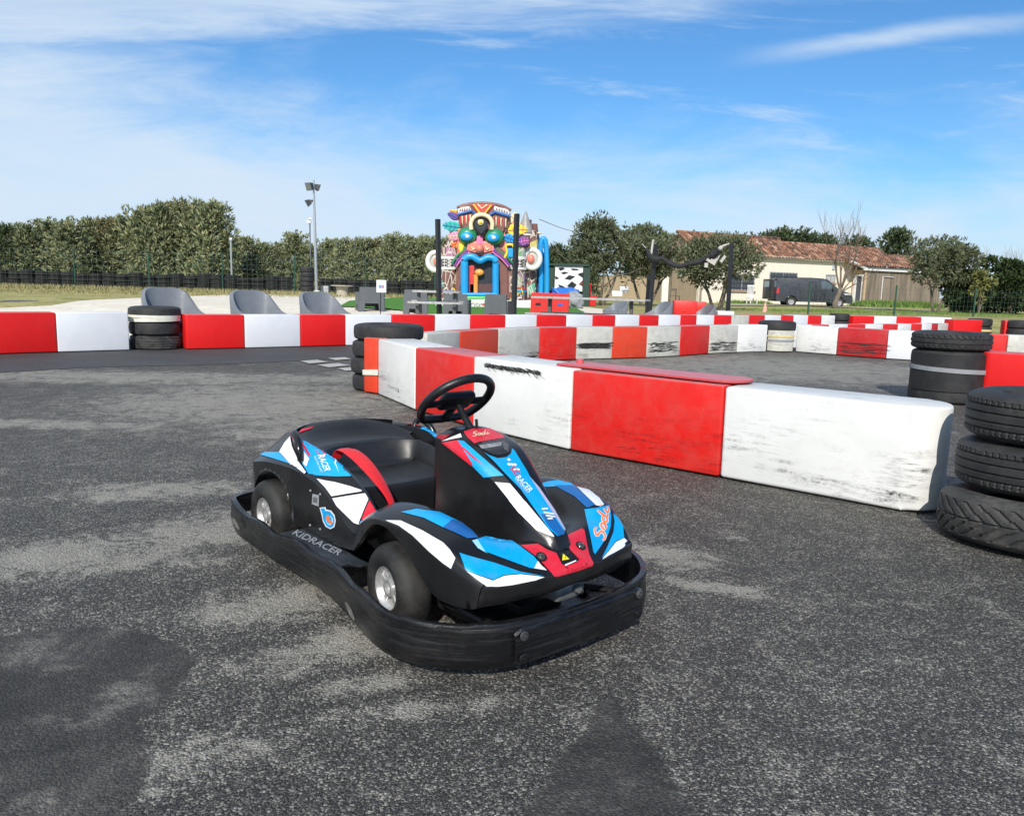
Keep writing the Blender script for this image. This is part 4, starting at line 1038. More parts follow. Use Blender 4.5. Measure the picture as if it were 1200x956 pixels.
def ell(cx_, cy_, rx, ry, rot, n_=22, a0=0, a1=2 * PI): return [(cx_ + rx * math.cos(a) * math.cos(rot) - ry * math.sin(a) * math.sin(rot), cy_ + rx * math.cos(a) * math.sin(rot) + ry * math.sin(a) * math.cos(rot)) for a in [a0 + (a1 - a0) * k / n_ for k in range(n_)]]
decal([c4(330, 688), c4(372, 683), c4(376, 700), c4(412, 708)] + [c4(436, 740), c4(444, 780), c4(434, 825), c4(405, 838), c4(372, 820), c4(352, 780), c4(346, 745)], M_kwhite, T_pod, pod_n, 'number_badge')
decal([c4(337, 694), c4(366, 690), c4(370, 708), c4(405, 714), c4(430, 745), c4(437, 780), c4(428, 818), c4(405, 830), c4(378, 814), c4(358, 775), c4(352, 735), c4(346, 712)], M_blue, T_pod, pod_n, 'number_badge', .0028)
decal([c4(*p) for p in ell(402, 775, 24, 34, -.25)], M_kwhite, T_pod, pod_n, 'number_badge', .0034)
decal([c4(*p) for p in ell(400, 772, 20, 30, -.25)], M_blue, T_pod, pod_n, 'number_badge', .0038)
decal(P4((385,740),(408,742),(404,770),(425,790),(420,812),(405,795),(378,765)), M_korange, T_pod, pod_n, 'number_badge', .0044)
T_rear = bvh_of([rear])
decal(P4((140,160),(200,140),(285,121),(262,137),(200,158),(160,182)), M_kred, T_rear, rear, off=.003, maxe=3.)
decal(P4((990,97),(1060,104),(1130,128),(1120,140),(1050,120)), M_kred, T_rear, rear, off=.003, maxe=3.)
decal(P4((1050,122),(1130,140),(1195,165),(1195,185),(1110,158)), M_blue, T_rear, rear, off=.003, maxe=3.)
# step lettering
text_decal('KIDRACER', c1(435, 455), c1(725, 590), 5, M_grey, T_step, fb, .0012, upv=(4.5, -6.5), shear=.3)
decal([c1(430,395), c1(490,393), c1(495,400), c1(440,404)], M_grey, T_step, fb, 'fine_print', .0012)
decal([c1(500,412), c1(545,425), c1(545,434), c1(505,420)], M_grey, T_step, fb, 'fine_print', .0012)
for (x, y) in ((555,183),(615,205),(552,398),(615,422)):
    decal([c1(*p) for p in ell(x, y, 7, 7, 0, 10)], M_grey, T_pod, pod_n, 'rivet', .0025)
# headlights
for (px, py) in ((634, 653), (680, 640)):
    o_, d_ = kray(px, py); h = T_cowl.ray_cast(o_, d_); n_ = h[1] if h[1].dot(d_) < 0 else -h[1]
    M = Matrix.Translation(h[0]) @ n_.to_track_quat('Z', 'Y').to_matrix().to_4x4()
    bm = bmesh.new(); lathe(bm, [(.0165, .001), (.0165, .005), (.014, .006), (.012, .003)], 24, M); hl = part('headlight', bm, M_body, kart, smoothf=True, angle=40)
    bm = bmesh.new(); lathe(bm, [(.0125, .003), (.010, .0075), (.005, .0098), (.0003, .0102)], 24, M)
    part('lens', bm, plain('lamp_lens', (.10, .10, .10), .06, .3, 100, metal=.5), hl, smoothf=True)
# --- seat belt: draped over the tub edge down to the buckle
bp = [Vector(p) for p in ((.285, -.215, .425), (.31, -.208, .455), (.36, -.204, .462), (.425, -.20, .447), (.49, -.198, .420), (.55, -.195, .385), (.592, -.19, .350), (.612, -.185, .318), (.618, -.18, .285))]
bd = [catmull(bp, t / 4) for t in range((len(bp) - 1) * 4 + 1)]
bm = bmesh.new(); prev = None
for i, p in enumerate(bd):
    s = i / (len(bd) - 1); t = (bd[min(i + 1, len(bd) - 1)] - bd[max(0, i - 1)]).normalized()
    ang = -.5 + 1.2 * s + .5 * math.sin(s * 6)
    side = t.cross(Vector((0, math.cos(ang), math.sin(ang)))).normalized(); side = (Vector((.25, 1, -.35)) - t * t.dot(Vector((.25, 1, -.35)))).normalized() if True else side
    side = (Matrix.Rotation(.5 * math.sin(s * 5), 3, t) @ side); nn_ = t.cross(side); wd = .015 + .010 * math.sin(PI * min(1, s * 1.15))
    row = [bm.verts.new(p + side * wd + nn_ * .001), bm.verts.new(p + side * wd * .4 + nn_ * .006), bm.verts.new(p - side * wd * .4 + nn_ * .006), bm.verts.new(p - side * wd + nn_ * .001), bm.verts.new(p - side * wd - nn_ * .001), bm.verts.new(p + side * wd - nn_ * .001)]
    if prev:
        for j in range(6): bm.faces.new((prev[j], prev[(j + 1) % 6], row[(j + 1) % 6], row[j]))
    prev = row
belt = part('seat_belt', bm, M_belt, kart, smoothf=True, angle=60)
bm = bmesh.new(); box(bm, (.628, -.175, .292), (.032, .05, .018), Matrix.Rotation(.5, 3, 'X'), bev=.005); box(bm, (.648, -.165, .300), (.012, .04, .012), Matrix.Rotation(.5, 3, 'X'), bev=.003)
part('buckle', bm, M_alu, belt, smoothf=True, angle=40)

# ================================================================== BACKGROUND
def leafmat(name, cols, rough=.7, trans=.25):
    n = N(name); v = n.mapped(rnd=True)
    oi = n.add('ShaderNodeNewGeometry'); f = n.math('ADD', n.math('MULTIPLY', n.noise(v, 1.6, 4, .6), .6), n.math('MULTIPLY', oi.outputs['Random Per Island'], .4))
    n.color(n.ramp(f, [(.3 + .4 * i / (len(cols) - 1), c) for i, c in enumerate(cols)])); n.rough(rough); n.b.inputs['Specular IOR Level'].default_value = .3
    return n.m
M_bark = plain('bark', (.16, .13, .10), .9, .35, 6, .8, 20)
M_con = leafmat('conifer_needles', [(.06, .09, .045), (.16, .20, .105), (.28, .30, .16), (.34, .31, .16)])
M_con2 = leafmat('bronzed_conifer_needles', [(.08, .10, .045), (.18, .18, .08), (.28, .23, .10)])
M_con3 = leafmat('dark_conifer_needles', [(.03, .05, .024), (.07, .10, .045), (.12, .145, .065)])
M_olive = leafmat('olive_leaves', [(.055, .068, .030), (.115, .135, .070), (.21, .23, .14)])
M_bush = leafmat('dark_shrub_leaves', [(.014, .028, .010), (.035, .06, .02), (.07, .10, .03)])
M_weed = leafmat('weed_leaves', [(.07, .14, .02), (.13, .23, .04), (.2, .28, .07)])
TM = {}
def to_mesh(name, bm, mats, recalc=False):
    if recalc: bmesh.ops.recalc_face_normals(bm, faces=bm.faces)
    me = bpy.data.meshes.new(name); bm.to_mesh(me); bm.free()
    for m in mats: me.materials.append(m)
    return me
def rv(): 
    while True:
        v_ = Vector((random.uniform(-1, 1), random.uniform(-1, 1), random.uniform(-1, 1)))
        if .05 < v_.length < 1: return v_
def sprays(bm, c, r, n, ln, wd, updir=.4, k=3):
    for _ in range(n):
        q = rv(); q = q.normalized() * (q.length ** .4); p = Vector((c[0] + q.x * r[0], c[1] + q.y * r[1], c[2] + q.z * r[2]))
        d = (q.normalized() + Vector((0, 0, updir)) + rv() * .6).normalized()
        for j in range(k):
            dd = (d + rv() * .55).normalized(); s = dd.cross(rv()).normalized() * wd * random.uniform(.6, 1.3); L_ = ln * random.uniform(.6, 1.3)
            a = bm.verts.new(p + s * .3); b = bm.verts.new(p - s * .3); e = bm.verts.new(p + dd * L_ * .55 - s); f = bm.verts.new(p + dd * L_); g_ = bm.verts.new(p + dd * L_ * .55 + s)
            bm.faces.new((a, b, e, f, g_))
def conifer_mesh(key, h, wdt, seed):
    random.seed(seed); bm = bmesh.new()
    n = 56
    for i in range(n):
        t = (i + .5) / n; z = h * (.06 + .92 * t); rad = wdt * (1 - t ** 2.6) ** .6 * .52
        a = i * 2.4 + random.uniform(-.4, .4); rr = rad * random.uniform(.55, 1.05)
        cr = .19 * wdt * random.uniform(.7, 1.2)
        sprays(bm, (math.cos(a) * rr, math.sin(a) * rr, z), (cr, cr, cr * 1.0), 34, .30, .032, 1.0)
        if i % 3 == 0: sprays(bm, (0, 0, z), (rad * .7, rad * .7, h * .04), 18, .3, .08, .3)
    for k in range(9): sprays(bm, (random.uniform(-.36, .36) * wdt, random.uniform(-.36, .36) * wdt, h * random.uniform(.92, 1.02)), (.05, .05, .22), 9, .26, .028, 1.6)
    cm = bm; t_ = bmesh.new(); tube(t_, [(0, 0, -.1), (.03, 0, h * .4), (0, .02, h * .9)], [.13, .09, .03], 8)
    for i in range(14):
        a = i * 2.4; z = h * (.08 + .055 * i); L_ = wdt * .42 * (1 - z / h) ** .6
        tube(t_, [(0, 0, z), (math.cos(a) * L_ * .5, math.sin(a) * L_ * .5, z + .1), (math.cos(a) * L_, math.sin(a) * L_, z + .3)], [.035, .02, .008], 5)
    return cm, t_
def plant(name, P, meshes, sc, rz, label, cat, group, names=('crown', 'trunk')):
    e = empty(name, P, rz, label, cat, group); e.scale = sc
    for nm, me in zip(names, meshes):
        o = bpy.data.objects.new(nm, me); COL.objects.link(o); o.parent = e
    return e
CON = []
for s_ in range(4):
    a, b = conifer_mesh(s_, 5.0, 2.5, 100 + s_); CON.append((a, b))
CONm = []
for i, (a, b) in enumerate(CON):
    tm = to_mesh('conifer_trunk', b, [M_bark], True)
    base = to_mesh('conifer_crown', a, [M_con]); variants = [base]
    for m_ in (M_con2, M_con3):
        c_ = base.copy(); c_.materials[0] = m_; variants.append(c_)
    CONm.append((variants, tm))
random.seed(5)
def topy(px):
    K = [(-80, 262), (30, 260), (40, 257), (150, 253), (170, 243), (185, 236), (258, 235), (266, 262), (272, 276), (330, 279), (345, 270), (360, 282), (420, 277), (460, 274), (520, 277)]
    for (a, ya), (b, yb) in zip(K, K[1:]):
        if a <= px <= b: return ya + (yb - ya) * (px - a) / (b - a)
    return 270
def conif(px, d, ty, label, group, mi=0, w=1., vi=None):
    P = gd(px, d); h = zt(ty + 5, px, d) - P.z; i = random.randrange(4) if vi is None else vi
    s = h / 5.1
    return plant('conifer', P, (CONm[i][0][mi], CONm[i][1]), (s * w, s * w, s), random.uniform(0, 6), label, 'tree', group)
lft = [-62, -36, -12, 12, 36, 60, 84, 108, 131, 152, 172, 193, 213, 233, 252]
seq = 0
wh = ['%s tall hedge conifer from the left edge' % o for o in ORD]
for i, px in enumerate(lft):
    tall = px > 165
    if px < 5: lab = 'dark green hedge conifer cut by the left edge, behind the black tyre wall'
    elif tall: lab = '%s from the left of the tallest conifers behind the black tyre wall' % ORD[i - 10]
    else: lab = '%s from the left edge of the lower hedge conifers behind the black tyre wall' % ORD[i - 3]
    conif(px, 54 + random.uniform(-1.5, 1.5), topy(px) + random.uniform(-1, 2), lab, 'hedge conifers on the left', [0, 0, 0, 2, 0, 0, 0, 0, 1, 0, 0, 0, 1, 0, 0][i], 1.35 if not tall else 1.15)
mid = [274, 291, 309, 327, 346, 364, 386, 405, 424, 443, 462, 480, 497, 514]
for i, px in enumerate(mid):
    lab = '%s conifer from the left in the lower row %s' % (ORD[i % 7], 'before the light pole' if i < 7 else 'between light pole and bouncy castle')
    conif(px, 58 + random.uniform(-1.5, 1.5), topy(px) + random.uniform(-2, 4), lab, 'lower conifers in the middle', [1, 0, 0, 0, 0, 0, 0, 0, 0, 1, 0, 0, 0, 0][i], 1.3)
for i, (px, ty) in enumerate([(636, 292), (652, 284), (668, 290), (684, 284)]):
    conif(px, 57, ty, '%s dark conifer to the right of the bouncy castle' % ORD[i], 'dark conifers behind the checkered board', 2, 1.3)
for i, (px, ty) in enumerate([(748, 262), (766, 274), (780, 272)]):
    conif(px, 62, ty, '%s green conifer between the olive trees and the house gable' % ORD[i], 'conifers beside the house gable', 0 if i else 2, 1.3)
for i, (px, ty, w_) in enumerate([(812, 271, 1.3), (893, 271, 1.5), (915, 266, 1.5), (938, 270, 1.4), (962, 273, 1.3), (1000, 275, 1.4), (1046, 266, 1.3)]):
    conif(px, 78, ty, '%s treetop from the left showing above the tiled roof' % ORD[i], 'treetops above the roof', 2, w_)

def branch(bm, p, d, L_, r, depth, spread=.55, up_=.25, tips=None, seg=5):
    n = 3; pts = [p]; rr = [r]; q = p
    for i in range(n):
        d = (d + rv() * .16 + Vector((0, 0, up_ * .15))).normalized(); q = q + d * L_ / n; pts.append(q); rr.append(r * (1 - .3 * (i + 1) / n))
    tube(bm, pts, rr, seg)
    if depth == 0:
        if tips is not None: tips.append(q)
        return
    for k in range(random.choice((2, 3))):
        nd = (d + rv() * spread * 1.5 + Vector((0, 0, up_))).normalized()
        branch(bm, pts[-1 - (k % 2)], nd, L_ * random.uniform(.6, .85), rr[-1] * .72, depth - 1, spread, up_, tips, seg)
def olive_tree(px, d, base_y, x0, x1, y0, y1, label, seed, nclump=34, mat=None, stems=3, name='olive_tree', leaves=95, bottomtrunk=True):
    random.seed(seed); P = gd(px, d); m = d / 930
    cx = ((x0 + x1) / 2 - px) * m; rx = (x1 - x0) / 2 * m * .93; zt_ = zt(y0 + 5, px, d) - P.z; zb_ = max(.3, zt(y1, px, d) - P.z); cz = (zt_ + zb_) / 2; rz_ = (zt_ - zb_) / 2
    t_ = bmesh.new(); tips = []
    for s in range(stems):
        a = 2 * PI * s / stems + .5; dr = Vector((math.cos(a) * .45 + cx / max(1, cz) * .6, math.sin(a) * .45, 1)).normalized()
        branch(t_, Vector((math.cos(a) * .1, math.sin(a) * .1, -.1)), dr, cz * .62, .075, 3, .6, .2, tips, 6)
    c_ = bmesh.new()
    for i in range(nclump):
        q = rv(); q = q.normalized() * (q.length ** .5)
        e = Vector((cx + q.x * rx * .86, q.y * rx * .8, cz + q.z * rz_ * .86 * (1 if q.z > 0 else .9)))
        cr = rx * random.uniform(.20, .34)
        sprays(c_, e, (cr, cr, cr * .8), leaves, .17, .022, .35, 3)
    for q in tips[:40]:
        if ((q.x - cx) / rx) ** 2 + ((q.z - cz) / rz_) ** 2 < 1.1: sprays(c_, q, (.3, .3, .25), 26, .16, .022, .5)
    for k in range(26):
        q = rv().normalized(); e = Vector((cx + q.x * rx, q.y * rx * .8, cz + abs(q.z) * rz_))
        sprays(c_, e, (.10, .10, .22), 12, .18, .018, 1.0)
    em = empty(name, P, 0, label, 'tree', None)
    link('trunk', t_, M_bark, em, smoothf=True); link('crown', c_, mat or M_olive, em, recalc=False); return em
olive_tree(703, 36, 350, 664, 736, 250, 331, 'large grey green olive tree behind the checkered board, left of the twin pair', 31, 46)
olive_tree(758, 37, 352, 724, 790, 260, 332, 'large olive tree left of the house gable, behind the left shade sail post', 32, 44)
olive_tree(842, 33, 352, 790, 893, 274, 338, 'spreading olive tree in front of the house, behind the right shade sail post', 33, 46)
olive_tree(1099, 40, 365, 1060, 1142, 275, 338, 'rounded olive tree at the right in front of the stained wall', 34, 52, stems=2)
# bare tree
random.seed(11); P = gd(985, 44); t_ = bmesh.new(); H = zt(250, 985, 44) - P.z
for dr in ((-.05, 0, 1), (.35, .1, 1), (-.32, .1, 1), (.1, -.2, 1)): branch(t_, Vector((0, 0, 1.0)), Vector(dr).normalized(), H * .285, .06, 4, .42, .45, None, 5)
tube(t_, [(-.1, 0, -.2), (-.25, 0, .3), (-.05, 0, .9), (0, 0, 1.2)], [.19, .15, .12, .10], 8)
for dr in ((1, 0, .5), (.8, 0, .8)): branch(t_, Vector((0, 0, .9)), Vector(dr).normalized(), 1.1, .04, 2, .3, .3, None, 5)
em = empty('bare_tree', P, 0, 'leafless tree with bare forked branches standing in front of the dark van', 'tree'); link('trunk', t_, M_bark, em, smoothf=True)
# shrubs on the right
def shrub(px, d, x0, x1, y0, y1, label, seed, mat, name='shrub', n=26, group=None, ln=.2, wd=.05, per=70, up_=.3, cat='shrub'):
    random.seed(seed); P = gd(px, d); m = d / 930; rx = (x1 - x0) / 2 * m; zt_ = zt(y0, px, d) - P.z
    c_ = bmesh.new(); cx = ((x0 + x1) / 2 - px) * m
    for i in range(n):
        q = rv(); q = q.normalized() * (q.length ** .5); cr = rx * random.uniform(.25, .42)
        sprays(c_, (cx + q.x * rx * .85, q.y * rx * .6, max(.15, zt_ * .5 + q.z * zt_ * .45)), (cr, cr, cr * .8), per, ln, wd, up_)
    em = empty(name, P, 0, label, cat, group); link('foliage', c_, mat, em, recalc=False)
    s_ = bmesh.new()
    for k in range(5): a = k * 1.3; tube(s_, [(cx * .5, 0, -.05), (cx + math.cos(a) * rx * .3, math.sin(a) * rx * .3, zt_ * .7)], [.035, .012], 5)
    link('stems', s_, M_bark, em); return em
for i, (px, x0, x1, y0, mt, lab) in enumerate([(1130, 1108, 1158, 312, M_bush, 'dark shrub right beside the rounded olive tree trunk'), (1156, 1132, 1182, 300, M_bush, 'tall dark shrub with upright twigs near the right edge'),
        (1186, 1162, 1212, 306, M_bush, 'dark shrub at the right edge behind the wire fence'), (1215, 1190, 1240, 300, M_olive, 'grey green shrub cut by the right edge'), (1148, 1138, 1164, 316, leafmat('yellow_green_leaves', [(.10, .11, .03), (.25, .25, .09)]), 'small pale yellow leaved shrub among the dark ones')]):
    shrub(px, [40, 43, 40, 41, 38.5][i], x0, x1, y0, 365, lab, 60 + i, mt, n=30 if i < 4 else 9, per=80 if i < 4 else 40)
random.seed(77); t_ = bmesh.new(); P = gd(1165, 45)
for k in range(16): branch(t_, Vector((random.uniform(-1.8, 1.8), 0, 1.2)), Vector((random.uniform(-.3, .3), 0, 1)).normalized(), 1.1, .022, 2, .4, .4, None, 4)
em = empty('bare_shrub', P, 0, 'thin leafless twigs rising above the dark shrubs at the right', 'shrub'); link('stems', t_, M_bark, em)
# tall green weeds at the foot of the annex wall and dry tufts
def tufts(name, pts, n, h, mat, spread, wd=.012):
    bm = bmesh.new()
    for _ in range(n):
        a, b = random.choice(list(zip(pts, pts[1:]))); t = random.random(); p = a.lerp(b, t); p = Vector((p.x + random.gauss(0, spread), p.y + random.gauss(0, spread), 0)); p.z = tz(p.x, p.y)
        for k in range(4):
            hh = h * random.uniform(.4, 1.2); d = Vector((random.uniform(-.5, .5), random.uniform(-.5, .5), 1)).normalized(); s = d.cross(rv()).normalized() * wd
            q = p + Vector((random.uniform(-.1, .1), random.uniform(-.1, .1), 0))
            bm.faces.new((bm.verts.new(q - s), bm.verts.new(q + s), bm.verts.new(q + d * hh)))
    return tag(link(name, bm, mat, recalc=False), kind='stuff')
random.seed(3)
tufts('tall_weeds', [gd(1012, 55), gd(1050, 55.5), gd(1095, 56)], 1500, .50, M_weed, .35, .05)
tufts('tall_weeds', [gd(850, 53.2), gd(900, 54.5)], 250, .3, M_weed, .2, .04)
M_dry = leafmat('dry_grass_blades', [(.16, .17, .06), (.30, .27, .12), (.40, .34, .18)])
tufts('dry_grass_tufts', [gd(-40, 41), gd(120, 41), gd(300, 41), gd(500, 41)], 2600, .30, M_dry, .8, .03)
tufts('grass_tufts', [gd(900, 33), gd(1000, 36), gd(1100, 37), gd(1220, 37)], 2400, .13, M_weed, 1.5, .02)
tufts('grass_tufts', [gd(-40, 34), gd(100, 35), gd(250, 38), gd(400, 39)], 2200, .16, M_dry, 2.4, .02)
# hill
bm = bmesh.new(); V = []
for i in range(25):
    px = -260 + 320 * i / 24; hh = 22 * math.exp(-((px + 70) / 95) ** 2) + 2 * math.sin(i)
    a = at(px, 330, 330); V.append([bm.verts.new((a.x, a.y - 60, -1)), bm.verts.new((a.x, a.y, max(.5, hh))), bm.verts.new((a.x, a.y + 60, -1))])
for i in range(24):
    for j in range(2): bm.faces.new((V[i][j], V[i + 1][j], V[i + 1][j + 1], V[i][j + 1]))
tag(link('hill', bm, grassy('hill_scrub', [(.05, .07, .04), (.08, .10, .05)], .2), smoothf=True), kind='structure')

# --- black tyre wall and fence on the left
TY5 = tyre_bm(.36, .235, 28, None); bmesh.ops.recalc_face_normals(TY5, faces=TY5.faces)
for k in range(4):
    pass
stack = bmesh.new()
for k in range(4):
    t5 = tyre_bm(.40, .25, 24, None); M = Matrix.Translation((random.uniform(-.03, .03), random.uniform(-.03, .03), .25 * k))
    bmesh.ops.transform(t5, matrix=M, verts=t5.verts); tmp = bpy.data.meshes.new('x'); t5.to_mesh(tmp); t5.free(); stack.from_mesh(tmp); bpy.data.meshes.remove(tmp)
TY5.free()
bmesh.ops.recalc_face_normals(stack, faces=stack.faces)
smesh = bpy.data.meshes.new('tyre_stack'); stack.to_mesh(smesh); stack.free(); smesh.materials.append(rubber('black_netting_rubber', (.009, .009, .009), .08, .8))
for p in smesh.polygons: p.use_smooth = True
k = 0; px = -60
while px < 530:
    if not (348 < px < 372):
        P = gd(px, 45 + random.uniform(-.2, .2)); o = bpy.data.objects.new('tyre_stack', smesh); COL.objects.link(o)
        o.location = P; o.rotation_euler = (random.uniform(-.05, .05), random.uniform(-.05, .05), random.uniform(0, 6)); o.scale = (1, 1, random.uniform(.86, 1.04))
        tag(o, 'one of the identical black tyre stacks lined up behind the wire fence on the left', 'tyre stack', 'tyre stacks of the black tyre wall')
    px += 15.8
P = gd(360, 42)
for k in range(6):
    o = bpy.data.objects.new('tyre', tyre_mesh('far', .36, .25, 24, None, M_tyre)); COL.objects.link(o); o.location = (P.x + random.uniform(-.03, .03), P.y, P.z + .25 * k)
    tag(o, '%s tyre of the tall lone stack by the light pole' % (['bottom', 'second', 'third', 'fourth', 'fifth', 'top'][k]), 'tyre', 'tyres of the lone stack by the light pole')
M_green = plain('green_post_paint', (.02, .07, .045), .5); M_wire = plain('fence_wire', (.06, .10, .08), .5)
def wire_fence(p0, p1, nposts, h, label, cell=.22, r=.006):
    fe = empty('wire_fence', p0, math.atan2(p1.y - p0.y, p1.x - p0.x), label, 'fence'); L_ = (Vector((p1.x, p1.y)) - Vector((p0.x, p0.y))).length
    for i in range(nposts):
        b = bmesh.new(); tube(b, [(L_ * i / (nposts - 1), 0, -.1), (L_ * i / (nposts - 1), 0, h + .06)], .035, 8); link('post', b, M_green, fe, smoothf=True, angle=40)
    b = bmesh.new(); x = 0
    while x <= L_: box(b, (x, 0, h / 2), (r, r, h)); x += cell
    z = .05
    while z <= h: box(b, (L_ / 2, .006, z), (L_, r, r)); z += cell
    link('wire_mesh', b, M_wire, fe); return fe
wire_fence(gd(-90, 40.5), gd(510, 43), 8, 2.05, 'long green wire mesh fence in front of the black tyre wall on the left', .25, .007)
wire_fence(gd(949, 30), gd(1230, 34), 4, 1.15, 'low green wire fence crossing the grass in front of the annex and the dark shrubs', .2, .005)

# --- light poles
def lamp(parent, P, aim, w_=.5):
    M = Matrix.Translation(P) @ Vector(aim).to_track_quat('Z', 'Y').to_matrix().to_4x4()
    b = bmesh.new(); fs = bmesh.ops.create_cone(b, segments=4, cap_ends=True, radius1=w_ * .45, radius2=w_ * .75, depth=.28, matrix=M @ Matrix.Rotation(PI / 4, 4, 'Z'))
    box(b, P - Vector(aim) * .2, (.12, .12, .12)); h = part('floodlight', b, plain('lamp_housing', (.05, .05, .05), .4), parent)
    b = bmesh.new()
    for v_ in box(b, (0, 0, .15), (w_ * .98, w_ * .98, .02)): v_.co = M @ v_.co
    part('lens', b, plain('floodlight_glass', (.22, .24, .26), .1, metal=.3), h)
P = gd(371, 46); e = empty('light_pole', P, 0, 'tall galvanised light pole with two floodlights at its top', 'light pole'); Ht = zt(211, 367, 46) - P.z
M_galv = plain('galvanised_steel', (.42, .44, .46), .4, .12, 20, metal=.5)
b = bmesh.new(); tube(b, [(0, 0, 0), (-.10, 0, Ht)], [.10, .05], 12); box(b, (0, 0, .12), (.4, .3, .3), bev=.02); part('pole', b, M_galv, e, smoothf=True, angle=40)
lamp(e, Vector((-.27, -.1, Ht - .35)), Vector((-.5, -.8, -.35)).normalized(), .42); lamp(e, Vector((.0, .25, Ht - .35)), Vector((.9, .5, -.35)).normalized(), .34); lamp(e, Vector((-.38, -.05, Ht - 1.25)), Vector((-.9, -.2, -.5)).normalized(), .36)
b = bmesh.new(); tube(b, [(-.1, 0, Ht - .35), (-.3, -.1, Ht - .35)], .02, 6); tube(b, [(-.09, 0, Ht - 1.2), (-.4, -.05, Ht - 1.2)], .02, 6); part('bracket', b, M_galv, e)
P = gd(364, 43); e = empty('camera_pole', P, 0, 'thinner dark pole carrying a small white camera, left of the tall light pole', 'pole'); Ht = zt(257, 364, 43) - P.z
b = bmesh.new(); tube(b, [(.03, 0, 0), (0, 0, Ht)], .035, 8); tube(b, [(.04, -.04, 0), (.03, -.04, 1.2)], .04, 8); part('pole', b, plain('dark_pole', (.10, .11, .11), .5), e, smoothf=True)
b = bmesh.new(); box(b, (-.03, -.06, Ht - .15), (.22, .14, .16), bev=.03); box(b, (.05, -.05, Ht + .02), (.18, .1, .1), bev=.02); part('camera', b, plain('white_casing', (.6, .6, .62), .4), e)
P = gd(272, 50); e = empty('lamp_post', P, 0, 'short pale post standing in front of the conifers near the left middle', 'post')
b = bmesh.new(); tube(b, [(0, 0, 0), (0, 0, zt(279, 272, 50) - P.z)], .06, 8); box(b, (0, 0, zt(281, 272, 50) - P.z), (.2, .16, .2), bev=.03); part('pole', b, M_galv, e, smoothf=True, angle=40)
P = gd(381, 43.5); b = bmesh.new(); box(b, (0, 0, .28), (.40, .3, .55), bev=.02); box(b, (-.02, -.155, .3), (.3, .015, .4), bev=.005)
o = link('meter_box', b, plain('grey_cabinet', (.42, .44, .42), .5)); o.location = P; tag(o, 'small grey utility cabinet at the foot of the tall light pole', 'cabinet')
P = gd(401, 40); e = empty('spool_table', P, 0, 'low round wooden spool table right of the light pole', 'table'); b = bmesh.new(); lathe(b, [(0, .62), (.55, .62), (.56, .57), (0, .56)], 28); part('tabletop', b, plain('weathered_wood', (.34, .29, .22), .8, .2), e, smoothf=True, angle=40)
b = bmesh.new(); lathe(b, [(.0, .0), (.32, 0), (.28, .28), (.32, .56), (0, .56)], 16); part('drum', b, plain('pale_slats', (.4, .36, .28), .8, .3, 30), e)

# --- seating
M_plast = plain('grey_moulded_plastic', (.165, .18, .20), .5, .10, 6, .1, 120)
M_plast2 = plain('dark_grey_moulded_plastic', (.10, .11, .12), .55, .10, 6)
M_deck = plain('weathered_grey_boards', (.36, .36, .35), .8, .22, 14, .4, 60)
def armchair(P, rz, s, label, group='grey plastic armchairs', mat=None, wd=1.):
    e = empty('armchair', P, rz, label, 'armchair', group); e.scale = (s * wd, s, s)
    # front faces -y; U shaped shell
    plan = [(-.40, -.36), (-.41, -.10), (-.40, .12), (-.34, .28), (-.18, .35), (0, .36), (.18, .35), (.34, .28), (.40, .12), (.41, -.10), (.40, -.36)]
    hh = [.46, .52, .66, .80, .85, .85, .85, .80, .66, .52, .46]
    b = bmesh.new(); pl3 = [Vector((x, y, h)) for (x, y), h in zip(plan, hh)]; D = [catmull(pl3, t / 3) for t in range(31)]; prev = None
    for p in D:
        o_ = Vector((p.x * 1., p.y, 0)); i_ = Vector((p.x * .84, p.y * .82 - .0 if p.y > 0 else p.y, 0))
        row = [b.verts.new((o_.x * .93, o_.y * .93, .0)), b.verts.new((o_.x, o_.y, p.z - .03)), b.verts.new((o_.x * .98, o_.y * .98, p.z)), b.verts.new((i_.x * 1.03, i_.y * 1.02, p.z)), b.verts.new((i_.x, i_.y, p.z - .03)), b.verts.new((i_.x * .86, i_.y * .84, .40))]
        if prev:
            for j in range(5): b.faces.new((prev[j], prev[j + 1], row[j + 1], row[j]))
        else: b.faces.new(row)
        prev = row
    b.faces.new(prev); part('shell', b, mat or M_plast, e, smoothf=True, angle=45)
    b = bmesh.new(); box(b, (0, -.05, .33), (.66, .62, .20), bev=.05); box(b, (0, -.33, .17), (.74, .07, .34), bev=.03); part('seat', b, mat or M_plast, e, smoothf=True, angle=40)
    return e
for (x0, x1, ty, d, lab) in ((170.5, 230, 335, 12.75, 'grey plastic armchair behind the strapped tyre stack'), (273, 328, 338.5, 13.8, 'grey plastic armchair behind the white block, middle of the three in a row'), (354, 405, 340.5, 14.7, 'grey plastic armchair nearest the green turf, rightmost of the three in a row')):
    px = (x0 + x1) / 2; P = gd(px, d); s = (x1 - x0) * d / 930 / .80; h = (zt(ty, px, d) - P.z) / .88
    a = armchair(P, .78, h, lab, wd=s / h)
for (x0, x1, ty, d, rz, lab) in ((709, 738, 352.5, 22.5, -1.0, 'grey plastic armchair half hidden behind the long wooden table'), (755, 789, 352, 20.2, -1.25, 'grey plastic armchair left of the bright red boxes'), (806, 842, 356, 20.6, -1.35, 'grey plastic armchair right of the bright red boxes')):
    px = (x0 + x1) / 2; P = gd(px, d); h = (zt(ty, px, d) - P.z) / .88; armchair(P, rz, h, lab, wd=(x1 - x0) * d / 930 / .8 / h)
